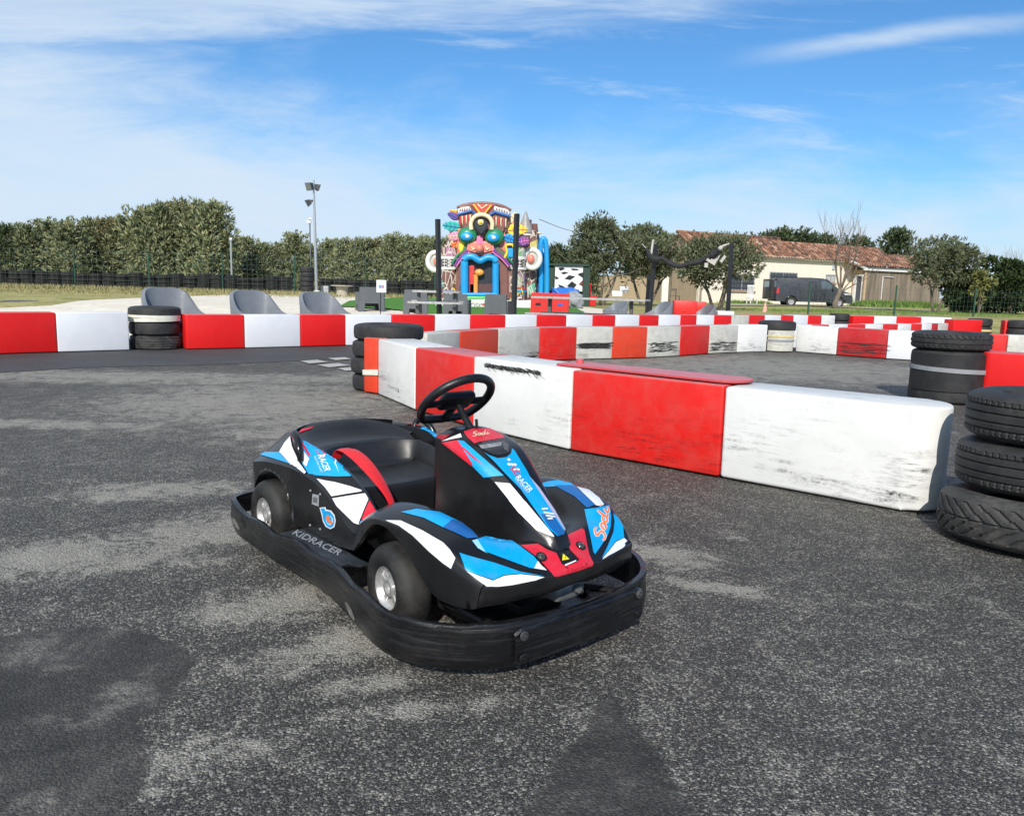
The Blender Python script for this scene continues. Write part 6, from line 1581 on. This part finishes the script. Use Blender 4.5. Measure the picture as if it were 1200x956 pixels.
for s in (-1, 1):
    sidepoly([(.42, 1.22), (.42, 1.72), (.70, 1.73), (.96, 1.56), (1.28, 1.27), (1.25, 1.22)], M_vg, 'window', s)
    sidepoly([(-2.0, .50), (-2.0, .56), (2.2, .56), (2.2, .50)], M_trimb, 'side_moulding', s)
    for x in (.36, -.62): sidepoly([(x, .40), (x, 1.78), (x + .02, 1.78), (x + .02, .40)], M_trimb, 'door_seam', s, .003)
    sidepoly([(-.62, 1.12), (-2.2, 1.12), (-2.2, 1.135), (-.62, 1.135)], M_trimb, 'rail', s, .003)
    sidepoly([(.05, 1.05), (.05, 1.09), (.28, 1.09), (.28, 1.05)], M_trimb, 'door_handle', s, .012)
    sidepoly([(-2.41, .85), (-2.38, 1.22), (-2.27, 1.22), (-2.27, .85)], plain('tail_lamp_red', (.6, .02, .02), .2), 'tail_light', s, .01)
    sidepoly([(1.95, .85), (1.85, .97), (2.2, .97), (2.38, .85)], plain('head_lamp', (.5, .5, .5), .1), 'headlight', s, .006)
    b = bmesh.new(); box(b, (1.15, s * (Wv / 2 + .08), 1.25), (.12, .18, .22), bev=.03); part('mirror', b, M_trimb, van, smoothf=True, angle=40)
b = bmesh.new(); vs = [b.verts.new(p) for p in ((.80, -.76, 1.82), (.80, .76, 1.82), (1.62, .82, 1.16), (1.62, -.82, 1.16))]; b.faces.new(vs)
for v_ in b.verts: v_.co += Vector((.012, 0, .012))
part('windscreen', b, M_vg, van)
for x in (1.62, -1.42):
    for s in (-1, 1):
        w_ = bpy.data.objects.new('wheel', None); COL.objects.link(w_); w_.parent = van; M = Matrix.Translation((x, s * (Wv / 2 - .12), .33)) @ Matrix.Rotation(s * -PI / 2, 4, 'X')
        b = bmesh.new(); lathe(b, [(.20, .10), (.30, .105), (.33, .06), (.33, -.1), (.2, -.1)], 28, M); part('tyre', b, M_tyre, w_, smoothf=True, angle=40)
        b = bmesh.new(); lathe(b, [(0, .07), (.06, .075), (.09, .05), (.16, .06), (.20, .10), (.205, .06)], 24, M); part('rim', b, plain('steel_wheel', (.38, .38, .39), .35, .1, metal=.3), w_, smoothf=True, angle=35)
# rear doors swung open, interior dark
for s in (-1, 1):
    b = bmesh.new(); M = Matrix.Translation((-2.44, s * (Wv / 2 - .04), 0)) @ Matrix.Rotation(s * -1.15, 4, 'Z')
    for v_ in box(b, (-.42, 0, 1.12), (.82, .05, 1.35), bev=.02): v_.co = M @ v_.co
    dr = part('rear_door', b, M_vp, van, smoothf=True, angle=35); b = bmesh.new()
    for v_ in box(b, (-.42, 0, 1.46), (.56, .06, .42), bev=.02): v_.co = M @ v_.co
    part('pane', b, plain('pale_rear_glass', (.28, .33, .34), .1), dr)
b = bmesh.new(); box(b, (-2.455, 0, 1.1), (.02, 1.5, 1.3)); part('load_bay', b, M_trimb, van); b = bmesh.new(); box(b, (-2.50, 0, .45), (.16, 1.75, .22), bev=.04); part('bumper', b, M_trimb, van, smoothf=True, angle=40)
b = bmesh.new(); box(b, (2.47, 0, .50), (.08, 1.7, .3), bev=.03); part('bumper', b, M_trimb, van, smoothf=True, angle=40)

# --- BOUNCY CASTLE (tribal mask front, generic design)
D0 = 27.0; U = D0 / 930; C0 = gd(566, D0); castle = empty('bouncy_castle', C0, 0, 'colourful inflatable bouncy castle with a big tribal mask face over its entrance', 'bouncy castle')
def Ip(px, py, dy=0.): p = at(px, py, D0) ; return Vector((p.x - C0.x, dy, p.z - C0.z))
def pvc(name, col): return plain('pvc_' + name, col, .38, .10, 5)
PV = dict(brown=pvc('brown', (.20, .085, .07)), dbrown=pvc('dark_brown', (.10, .045, .04)), red=pvc('red', (.62, .05, .045)), salmon=pvc('salmon', (.72, .22, .16)), blue=pvc('blue', (.012, .30, .66)), dblue=pvc('dark_blue', (.03, .12, .40)), teal=pvc('teal', (.02, .42, .34)), green=pvc('green', (.02, .22, .10)), purple=pvc('purple', (.16, .05, .28)), pink=pvc('pink', (.75, .20, .38)),
          yellow=pvc('yellow', (.80, .60, .04)), orange=pvc('orange', (.80, .32, .06)), cream=pvc('cream', (.78, .66, .42)), black=pvc('black', (.02, .022, .03)), white=pvc('white', (.72, .71, .67)), grey=pvc('grey', (.30, .29, .28)), navy=pvc('navy', (.02, .03, .10)))
def puff(name, poly, dy, th, mat, parent=castle, bev=None):
    b = bmesh.new(); P_ = [Ip(x, y, 0) for x, y in poly]; A_ = [b.verts.new((p.x, dy - th / 2, p.z)) for p in P_]; B_ = [b.verts.new((p.x, dy + th / 2, p.z)) for p in P_]
    b.faces.new(A_); b.faces.new(B_[::-1]); n = len(P_)
    for i in range(n): b.faces.new((A_[i], A_[(i + 1) % n], B_[(i + 1) % n], B_[i]))
    bmesh.ops.bevel(b, geom=list(b.edges), offset=bev if bev else th * .3, segments=3, affect='EDGES', clamp_overlap=True)
    return part(name, b, mat, parent, smoothf=True, angle=60)
def ball(name, px, py, rx, ry, dy, dep, mat, parent=castle, rot=0):
    b = bmesh.new(); bmesh.ops.create_uvsphere(b, u_segments=28, v_segments=16, radius=1); c_ = Ip(px, py, dy)
    for v_ in b.verts: x, z = v_.co.x * rx * U, v_.co.z * ry * U; v_.co = c_ + Vector((x * math.cos(rot) - z * math.sin(rot), v_.co.y * dep, x * math.sin(rot) + z * math.cos(rot)))
    return part(name, b, mat, parent, smoothf=True)
def itube(name, pts, r, dy, mat, parent=castle, seg=14):
    P_ = [Ip(x, y, dy) for x, y in pts]; Q_ = [catmull(P_, t / 5) for t in range((len(P_) - 1) * 5 + 1)] if len(P_) > 2 else P_
    b = bmesh.new(); tube(b, Q_, r * U, seg); return part(name, b, mat, parent, smoothf=True, angle=60)
def pyl(px, y0, y1, r, dy, mat, nm, rt=None, parent=castle, zb=None):
    b = bmesh.new(); a = Ip(px, y0, dy); c_ = Ip(px, y1, dy); lathe(b, [(0, c_.z), (r * U, c_.z), ((rt or r) * U, a.z), (0, a.z + .02)], 24, Matrix.Translation((a.x, dy, 0))); return part(nm, b, mat, parent, smoothf=True, angle=50)
def tribal():
    n = N('tribal_print'); v = n.mapped((1, 1, 1)); vo = n.add('ShaderNodeTexVoronoi', feature='DISTANCE_TO_EDGE'); n.link(n.mapped((5.5, 5.5, 2.6)), vo.inputs['Vector']); vo.inputs['Scale'].default_value = 1
    v2 = n.add('ShaderNodeTexVoronoi'); n.link(n.mapped((4, 4, 3), loc=(3, 1, 2)), v2.inputs['Vector']); v2.inputs['Scale'].default_value = 1; cs = n.add('ShaderNodeSeparateColor'); n.link(v2.outputs['Color'], cs.inputs[0])
    c = n.ramp(n.noise(n.mapped((14, 14, 1.2)), 1.4, 4), [(.35, (.09, .04, .035)), (.65, (.26, .12, .095))])
    c = n.mix(n.ramp(cs.outputs[0], [(.62, 0.), (.64, 1.)]), c, n.ramp(cs.outputs[1], [(0., (.55, .05, .05)), (.25, (.02, .25, .5)), (.5, (.7, .5, .08)), (.75, (.03, .35, .25)), (1., (.5, .15, .3))]))
    c = n.mix(n.ramp(vo.outputs['Distance'], [(.03, 1.), (.06, 0.)]), c, (.62, .56, .48)); n.color(c); n.rough(.4); n.bump(n.noise(v, 3, 3), .5, .05); return n.m
PV['print'] = tribal()
# main volumes
puff('upper_body', [(520, 280), (530, 262), (600, 262), (612, 280), (614, 300), (516, 300)], .95, .8, PV['print'], bev=.15)
puff('face_backing', [(538, 264), (592, 264), (600, 285), (596, 308), (536, 308), (532, 285)], .25, .4, PV['salmon'], bev=.1)
puff('body', [(516, 292), (614, 292), (620, 366), (512, 366)], 1.5, 2.0, PV['brown'], bev=.12)
b = bmesh.new()
for k, (px, r) in enumerate(((632, 5), (639, 4.5))):
    pass
puff('side_wall', [(606, 268), (630, 262), (640, 300), (641, 364), (608, 364)], 2.4, 2.6, PV['navy'], bev=.15); puff('side_print', [(608, 272), (630, 266), (632, 300), (628, 352), (610, 352)], 1.0, .3, PV['print'], bev=.08)
itube('slide_rail', [(634, 364), (635, 330), (634, 300), (635, 283), (638, 278), (641, 284), (642, 310), (642, 340), (641, 364)], 3.0, .9, PV['blue'])
itube('slide_rail', [(643, 364), (644, 330), (643, 300), (640, 286)], 2.0, 1.4, PV['orange'])
puff('slide', [(638, 318), (645, 318), (646, 360), (636, 360)], 1.1, .3, PV['green'])
puff('base', [(512, 352), (646, 352), (648, 368), (510, 368)], .55, 1.6, PV['white'], bev=.08)
puff('base_trim', [(628, 350), (648, 352), (650, 370), (626, 370)], -.05, .5, PV['blue'])
for px, s in ((525.5, 0), (604.5, 1)):
    col = pyl(px, 290, 352, 12, .35, PV['print'], 'column')
    for yy, hh, mt in ((302, 3, 'white'), (314.5, 2.6, 'white')): pyl(px, yy - hh / 2, yy + hh / 2, 12.7, .35, PV[mt], 'ring', parent=col)
    # checker band
    n = N('checker_pvc'); ck = n.add('ShaderNodeTexChecker'); n.link(n.mapped((14, 14, 14), rot=(0, PI / 4, 0)), ck.inputs['Vector']); ck.inputs['Scale'].default_value = 1; ck.inputs['Color1'].default_value = (.03, .025, .03, 1); ck.inputs['Color2'].default_value = (.6, .55, .52, 1); n.color(ck.outputs[0]); n.rough(.4)
    pyl(px, 303.5, 313.2, 12.25, .35, n.m, 'checker_band', parent=col)
    itube('drawing', [(px + 1, 318), (px - 2.5, 327), (px + 1, 338), (px + 4, 327), (px + 1, 318)], .35, .02, PV['white'], col, 5)
    itube('drawing', [(px - 8, 319), (px - 5, 324), (px - 8, 330), (px - 6, 338)], .35, .10, PV['cream'], col, 5)
    itube('drawing', [(px - 5, 344), (px - 1, 338), (px + 2, 342), (px + 6, 338), (px + 8, 344)], .6, .05, PV['yellow'], col, 5)
    itube('drawing', [(px - 5, 349), (px + 7, 349)], .7, .03, PV['white'], col, 5)
    pyl(px, 340, 342, 12.4, .35, PV['blue'] if s else PV['dblue'], 'ring', parent=col); pyl(px, 336.5, 338.5, 12.4, .35, PV['red'], 'ring', parent=col) if s else None
puff('face', [(536, 300), (548, 284), (582, 284), (596, 300), (597, 352), (586, 352), (586, 306), (540, 306), (540, 352), (533, 352)], .1, .35, PV['brown'], bev=.06)
puff('cheek', [(549, 283), (577, 283), (580, 296), (563, 301), (547, 296)], -.12, .3, PV['salmon'], bev=.08)
ball('nose', 562.5, 292, 5, 5.6, -.33, .2, PV['salmon']); puff('nose_bridge', [(560, 275), (565, 275), (567, 288), (558, 288)], -.2, .2, PV['pink'])
for pts in ([(553, 289), (555, 293), (557, 291)], [(569, 289), (571, 293), (573, 291)]): itube('nostril_curl', pts, .8, -.3, PV['cream'])
for s, pts in ((0, [(533, 312), (539, 303), (547, 296), (550, 288)]), (1, [(598, 312), (590, 303), (581, 296), (577, 288)])):
    itube('cheek_stripe', pts, 1.5, -.14, PV['purple']); itube('cheek_stripe', [(x + (2.2 if s == 0 else -2.2), y + .8) for x, y in pts], .8, -.18, PV['pink'])
    itube('cheek_stripe', [(x - (3 if s == 0 else -3), y - 3) for x, y in pts], 1.2, -.05, PV['green'])
# entrance: dark interior painted as a black panel, blue tubes and wavy lip
puff('doorway', [(549, 305), (578, 305), (578, 345), (549, 345)], -.06, .06, PV['black'], bev=.01)
puff('inner_floor', [(551, 333), (577, 333), (577, 345), (551, 345)], -.13, .03, PV['dbrown'], bev=.005)
puff('inner_panel', [(550, 311), (556, 311), (556, 343), (550, 343)], -.12, .05, PV['red'], bev=.01)
itube('post', [(558, 345), (558, 322)], 2.7, -.22, PV['orange']); ball('post_head', 562, 319.5, 5.4, 4.0, -.26, .1, PV['orange'])
for pts in ([(545, 346), (545, 306)], [(581, 347), (581, 307)]): itube('door_tube', pts, 4.6 if pts[0][0] < 560 else 3.9, -.28, PV['blue'])
itube('lip', [(544, 305), (549, 301.5), (555, 301.5), (563, 306), (571, 302.5), (578, 303), (582, 307)], 3.9, -.34, PV['blue'])
puff('step', [(541, 343), (583, 343), (586, 348), (545, 348)], -.45, .4, PV['blue'], bev=.05)
puff('step', [(545, 347), (575, 347), (576, 351), (546, 351)], -.55, .3, pvc('lime', (.10, .50, .12)), bev=.03)
bn = puff('banner', [(549, 350), (574, 350), (575, 364), (552, 364)], -.66, .05, PV['white'], bev=.01)
cu = bpy.data.curves.new('t', 'FONT'); cu.body = 'OSKB'; cu.size = .20; cu.offset = .004; to = bpy.data.objects.new('t', cu); COL.objects.link(to); bpy.context.view_layer.update()
me = bpy.data.meshes.new_from_object(to.evaluated_get(bpy.context.evaluated_depsgraph_get())); bpy.data.objects.remove(to)
for v_ in me.vertices: q = Ip(552.5, 360.5, -.69); v_.co = Vector((q.x + v_.co.x, q.y, q.z + v_.co.y * 1.25))
me.materials.append(PV['grey']); to = bpy.data.objects.new('lettering', me); COL.objects.link(to); to.parent = bn
puff('banner_mark', [(565, 355.5), (572, 355.5), (572, 357), (565, 357)], -.69, .01, PV['red'], bn, bev=.002)
# eyes
for cx, cy, px_, py_ in ((548.3, 276.3, 547.5, 278), (579.3, 278, 578, 279.3)):
    ey = ball('eye', cx, cy, 11.3, 9.6, -.14, .20, PV['green'], rot=-.12 if cx < 560 else .12); ball('iris', px_, py_, 7, 5, -.32, .09, PV['blue'], ey); ball('pupil', px_ + 1, py_, 2.4, 2.0, -.39, .04, PV['white'], ey)
# forehead, patterned band, third eye
fh = puff('forehead', [(535, 243), (543, 240), (554, 238.3), (566, 238), (578, 239), (590, 242), (598, 246), (598, 258), (592, 276), (580, 272), (566, 266), (550, 270), (541, 270), (536, 258)], .15, .45, PV['brown'], bev=.10)
puff('panel', [(537, 245), (550, 242), (553, 247), (537, 250.5)], -.10, .05, PV['white'], fh); puff('panel', [(579, 242), (596, 246.5), (597, 252), (579, 247)], -.10, .05, PV['white'], fh)
puff('panel', [(552, 240), (579, 240.5), (569, 253), (562, 253)], -.11, .05, PV['red'], fh)
for dx in range(5): puff('mark', [(538.5 + dx * 2.6, 248), (539.6 + dx * 2.6, 244.6 - dx * .4), (540.7 + dx * 2.6, 247.5)], -.135, .02, PV['brown'], fh, .003); puff('mark', [(581 + dx * 3, 246.2 + dx * .9), (582.2 + dx * 3, 243.5 + dx * .8), (583.4 + dx * 3, 246.6 + dx * .9)], -.135, .02, PV['brown'], fh, .003)
for pts, c_ in (([(555, 240), (563, 251)], 'yellow'), ([(576, 241), (568, 251)], 'yellow'), ([(560, 240), (565, 245), (571, 240.5)], 'cream')): 
    P_ = [Ip(x, y, -.15) for x, y in pts]; b = bmesh.new(); tube(b, P_, .9 * U, 8); part('stripe', b, PV[c_], fh)
for pts in ([(536, 252), (553, 247.5), (558, 252.5)], [(598, 254), (580, 249), (573, 253)]): 
    P_ = [Ip(x, y, -.12) for x, y in pts]; b = bmesh.new(); tube(b, P_, 1.6 * U, 8); part('stripe', b, PV['dblue'], fh)
for i in range(6):
    for sx_ in (0, 1):
        x = (539 + i * 2.3) if not sx_ else (578 + i * 2.8); y = 254 - (i * .4 if not sx_ else -i * .6)
        puff('fringe', [(x, y), (x + 1.5, y), (x + 1.0, y + 11), (x + .3, y + 8)], -.12, .03, PV['cream'] if i % 2 else PV['red'], fh, .004)
itube('brow_ring', [(553, 270), (552.5, 262), (557, 255), (565, 252.5), (573, 255.5), (577, 262), (576.5, 270)], 2.5, -.26, PV['cream'])
b3 = puff('third_eye', [(555.5, 265), (558, 259.5), (564, 257), (570, 259.5), (573, 265), (570, 272), (564.5, 277.5), (559, 272)], -.34, .16, PV['black']); ball('dot', 564, 262, 3.4, 3.2, -.45, .04, PV['cream'], b3); ball('dot', 564, 262, 2.2, 2.0, -.48, .04, PV['yellow'], b3)
itube('crown_rim', [(535, 243), (545, 239.6), (556, 238), (566, 237.6), (578, 238.6), (590, 241.6), (599, 246.5)], 1.6, .12, PV['brown'])
# leaves
def leaf(px, py, L_, wd, ang, dy, c_, vein='cream', n=8):
    P_ = []
    for k in range(n + 1): t = k / n; P_.append((t, math.sin(PI * t ** .8) * .5))
    for k in range(n - 1, 0, -1): t = k / n; P_.append((t, -math.sin(PI * t ** .8) * .5))
    ca, sa = math.cos(ang), math.sin(ang); f_ = lambda t, s: (px + (t * L_) * ca - s * wd * sa, py - (t * L_) * sa - s * wd * ca)
    lf = puff('leaf', [f_(t, s) for t, s in P_], dy, .14, PV[c_], bev=.04)
    Q_ = [Ip(*f_(t, 0), dy - .08) for t in (.05, .5, .9)]; b = bmesh.new(); tube(b, Q_, .5 * U, 6)
    for t in (.3, .5, .7):
        for s in (-.35, .35): tube(b, [Ip(*f_(t, 0), dy - .08), Ip(*f_(t + .12, s), dy - .075)], .35 * U, 5)
    part('vein', b, PV[vein], lf)
leaf(541, 267, 25, 13, PI * .95, .25, 'teal', 'dblue'); leaf(538, 256, 17, 9, PI * .86, .3, 'purple', 'dblue'); leaf(540, 249, 16, 5, PI * .93, .36, 'yellow', 'orange'); leaf(541, 276, 18, 12, PI * 1.03, .12, 'pink', 'cream')
leaf(540, 283, 14, 9, PI * 1.12, .2, 'orange', 'red'); puff('side_lobe', [(592, 252), (606, 250), (614, 270), (612, 300), (596, 300)], .5, .5, PV['print'], bev=.12); leaf(597, 276, 30, 20, PI * .42, .3, 'cream', 'salmon'); leaf(592, 270, 28, 16, .06, .18, 'yellow', 'salmon'); leaf(590, 277, 17, 11, -.35, .05, 'blue', 'dblue'); leaf(606, 284, 16, 12, .15, .1, 'purple', 'pink'); leaf(594, 288, 12, 9, -.9, .1, 'purple', 'dblue')
puff('panel', [(540, 280), (546, 286), (541, 300), (537, 290)], .0, .12, PV['yellow']); itube('yellow_tube', [(591, 303), (594, 296), (593, 288), (600, 287), (602, 290)], 1.5, -.08, PV['yellow']); puff('window', [(594, 291), (602, 291), (602, 302), (594, 302)], -.02, .08, PV['blue'])
# ear rings
for px, py, s in ((509, 306, -1), (624, 303, 1)):
    b = bmesh.new(); c_ = Ip(px, py, .45); tube(b, [c_ + Vector((math.cos(a) * 9.2 * U, 0, math.sin(a) * 10.5 * U)) for a in [2 * PI * k / 32 for k in range(32)]], 3.0 * U, 10, closed=True); er = part('ear_ring', b, PV['white'], castle, smoothf=True)
    ball('ear_disc', px, py, 8.5, 9.8, .5, .08, pvc('pale_grey', (.45, .45, .42)), er); ball('ear_centre', px - s * 1.5, py, 4.2, 5.2, .40, .09, PV['salmon'], er)
# towers on the right
tw = pyl(616, 268, 300, 8, 1.0, PV['brown'], 'tower'); pyl(616, 272, 274, 8.6, 1.0, PV['white'], 'ring', parent=tw)
b = bmesh.new(); a = Ip(616, 271, 1.0); t_ = Ip(616, 243, 1.0); m_ = Ip(616, 257, 1.0); lathe(b, [(8.4 * U, a.z), (8.2 * U, (a.z + m_.z) / 2), (5.2 * U, m_.z), (2 * U, (m_.z + t_.z) / 2 + .06), (.002, t_.z)], 24, Matrix.Translation((a.x, 1.0, 0))); part('spire', b, PV['grey'], tw, smoothf=True)
itube('trunk_tube', [(622, 300), (624, 280), (622, 262), (622, 253)], 2.2, 1.6, PV['dbrown']); itube('trunk_tube', [(629, 300), (630, 280), (628, 262), (628, 258)], 3.6, 1.6, PV['brown']); ball('tube_end', 633, 270.5, 3, 1.2, 1.2, .08, PV['cream']); ball('tube_knob', 628, 284, 2, 2, 1.1, .08, PV['red'])

# ================================================================== light
S_az = math.atan2(-.13, -.99); el = math.radians(35)      # direction towards the sun: behind the camera, to the left
sdir = Vector((math.sin(S_az) * math.cos(el), math.cos(S_az) * math.cos(el), math.sin(el)))
sun = bpy.data.lights.new('sun', 'SUN'); sun.energy = 3.9; sun.angle = math.radians(.55); sun.color = (1, .94, .85)
so = bpy.data.objects.new('sun', sun); COL.objects.link(so); so.rotation_euler = sdir.to_track_quat('Z', 'Y').to_euler()
w = bpy.data.worlds.new('World'); scn.world = w; w.use_nodes = True
nt = w.node_tree; bg = nt.nodes['Background']; lk = nt.links.new
sky = nt.nodes.new('ShaderNodeTexSky'); sky.sky_type = 'NISHITA'; sky.sun_disc = False
sky.sun_elevation = el; sky.sun_rotation = S_az % (2 * PI); sky.altitude = 50; sky.air_density = 1.0; sky.dust_density = .6; sky.ozone_density = 2.2
tc = nt.nodes.new('ShaderNodeTexCoord')
def wn(t, **k):
    n = nt.nodes.new(t)
    for a, b in k.items(): setattr(n, a, b)
    return n
sp = wn('ShaderNodeSeparateXYZ'); lk(tc.outputs['Generated'], sp.inputs[0])
def wm(op, a, b=None, cl=False):
    n = wn('ShaderNodeMath', operation=op); n.use_clamp = cl
    for i, v in enumerate((a, b)):
        if v is None: continue
        if isinstance(v, (int, float)): n.inputs[i].default_value = v
        else: lk(v, n.inputs[i])
    return n.outputs[0]
def wr(f, st):
    r = wn('ShaderNodeValToRGB'); lk(f, r.inputs[0]); e = r.color_ramp.elements
    while len(e) < len(st): e.new(.5)
    for q, (p, c) in zip(e, st): q.position = p; q.color = (c, c, c, 1)
    return r.outputs[0]
den = wm('ADD', wm('MAXIMUM', sp.outputs[2], 0.), .12)
u = wm('DIVIDE', sp.outputs[0], den); v = wm('DIVIDE', sp.outputs[1], den)
cb = wn('ShaderNodeCombineXYZ'); lk(u, cb.inputs[0]); lk(v, cb.inputs[1])
def noise_(scale, rot, loc, ns, det, ro, di):
    mp = wn('ShaderNodeMapping'); lk(cb2.outputs[0], mp.inputs[0]); mp.inputs['Scale'].default_value = scale; mp.inputs['Rotation'].default_value = (0, 0, rot); mp.inputs['Location'].default_value = loc
    n = wn('ShaderNodeTexNoise'); lk(mp.outputs[0], n.inputs['Vector']); n.inputs['Scale'].default_value = ns; n.inputs['Detail'].default_value = det; n.inputs['Roughness'].default_value = ro; n.inputs['Distortion'].default_value = di
    return n.outputs['Fac']
# bearing and height above the horizon of the view direction
yy = wm('MAXIMUM', wm('ABSOLUTE', sp.outputs[1]), .15)
az = wm('DIVIDE', sp.outputs[0], yy); ev_ = wm('DIVIDE', sp.outputs[2], yy)
cb2 = wn('ShaderNodeCombineXYZ'); lk(az, cb2.inputs[0]); lk(ev_, cb2.inputs[1])
n1 = noise_((1.0, 3.2, 1), .12, (0, 0, 0), 2.6, 9, .6, .5); n2 = noise_((1, 5, 1), -.18, (3, 1, 0), 3.4, 9, .66, .7); n3 = noise_((1, 9, 1), .10, (7, 2, 0), 3.0, 8, .65, .4)
def ss(x, a, b):
    m = wn('ShaderNodeMapRange', interpolation_type='SMOOTHSTEP'); lk(x, m.inputs[0]); m.inputs[1].default_value = a; m.inputs[2].default_value = b; return m.outputs[0]
left = wm('MAXIMUM', wm('MULTIPLY', az, -1.), 0.); rgt = wm('MAXIMUM', az, 0.)
T = wm('ADD', wm('ADD', .145, wm('MULTIPLY', left, .26)), wm('MULTIPLY', rgt, .05))
T = wm('ADD', T, wm('MULTIPLY', wm('SUBTRACT', n1, .5), .30)); T = wm('ADD', T, wm('MULTIPLY', wm('SUBTRACT', n2, .5), .14))
low = wm('MULTIPLY', ss(wm('SUBTRACT', T, ev_), -.08, .12), wm('ADD', .42, wm('MULTIPLY', wm('ADD', n2, n1), .46)))
hz_ = wm('SUBTRACT', ev_, wm('ADD', .318, wm('MULTIPLY', az, .10)))
topb = wm('MULTIPLY', ss(wm('ADD', hz_, wm('MULTIPLY', wm('SUBTRACT', n3, .5), .10)), -.02, .035), wm('SUBTRACT', 1., ss(az, .36, .62)))
topb = wm('MULTIPLY', topb, wm('ADD', .35, wm('MULTIPLY', n3, .8)))
st_ = wm('SUBTRACT', ev_, wm('ADD', .235, wm('MULTIPLY', az, .155)))
stk = wm('SUBTRACT', 1., ss(wm('ABSOLUTE', wm('ADD', st_, wm('MULTIPLY', wm('SUBTRACT', n1, .5), .03))), .0, .018))
stk = wm('MULTIPLY', wm('MULTIPLY', stk, wm('SUBTRACT', ss(az, .22, .40), wm('MULTIPLY', ss(az, .52, .70), .8))), wm('MULTIPLY', n2, 1.2))
wisp = wm('MULTIPLY', ss(wm('ADD', n2, wm('MULTIPLY', wm('SUBTRACT', n3, .5), .5)), .50, .80), .6)
hzn = wm('SUBTRACT', .93, ss(ev_, .0, .20))
fac = wm('MAXIMUM', wm('MAXIMUM', low, topb), wm('MAXIMUM', stk, wm('MAXIMUM', wisp, wm('MULTIPLY', hzn, .8))), True)
mx = wn('ShaderNodeMix', data_type='RGBA'); lk(fac, mx.inputs[0]); 
tint = wn('ShaderNodeMix', data_type='RGBA', blend_type='MULTIPLY'); tint.inputs[0].default_value = 1; lk(sky.outputs[0], tint.inputs[6]); tint.inputs[7].default_value = (.43, .76, 1.02, 1)
lk(tint.outputs[2], mx.inputs[6]); mx.inputs[7].default_value = (4.9, 5.8, 6.8, 1)
lk(mx.outputs[2], bg.inputs[0]); bg.inputs[1].default_value = .118
scn.view_settings.view_transform = 'Standard'; scn.view_settings.look = 'None'; scn.view_settings.exposure = .24; scn.view_settings.gamma = 1
scn.render.engine = 'CYCLES'
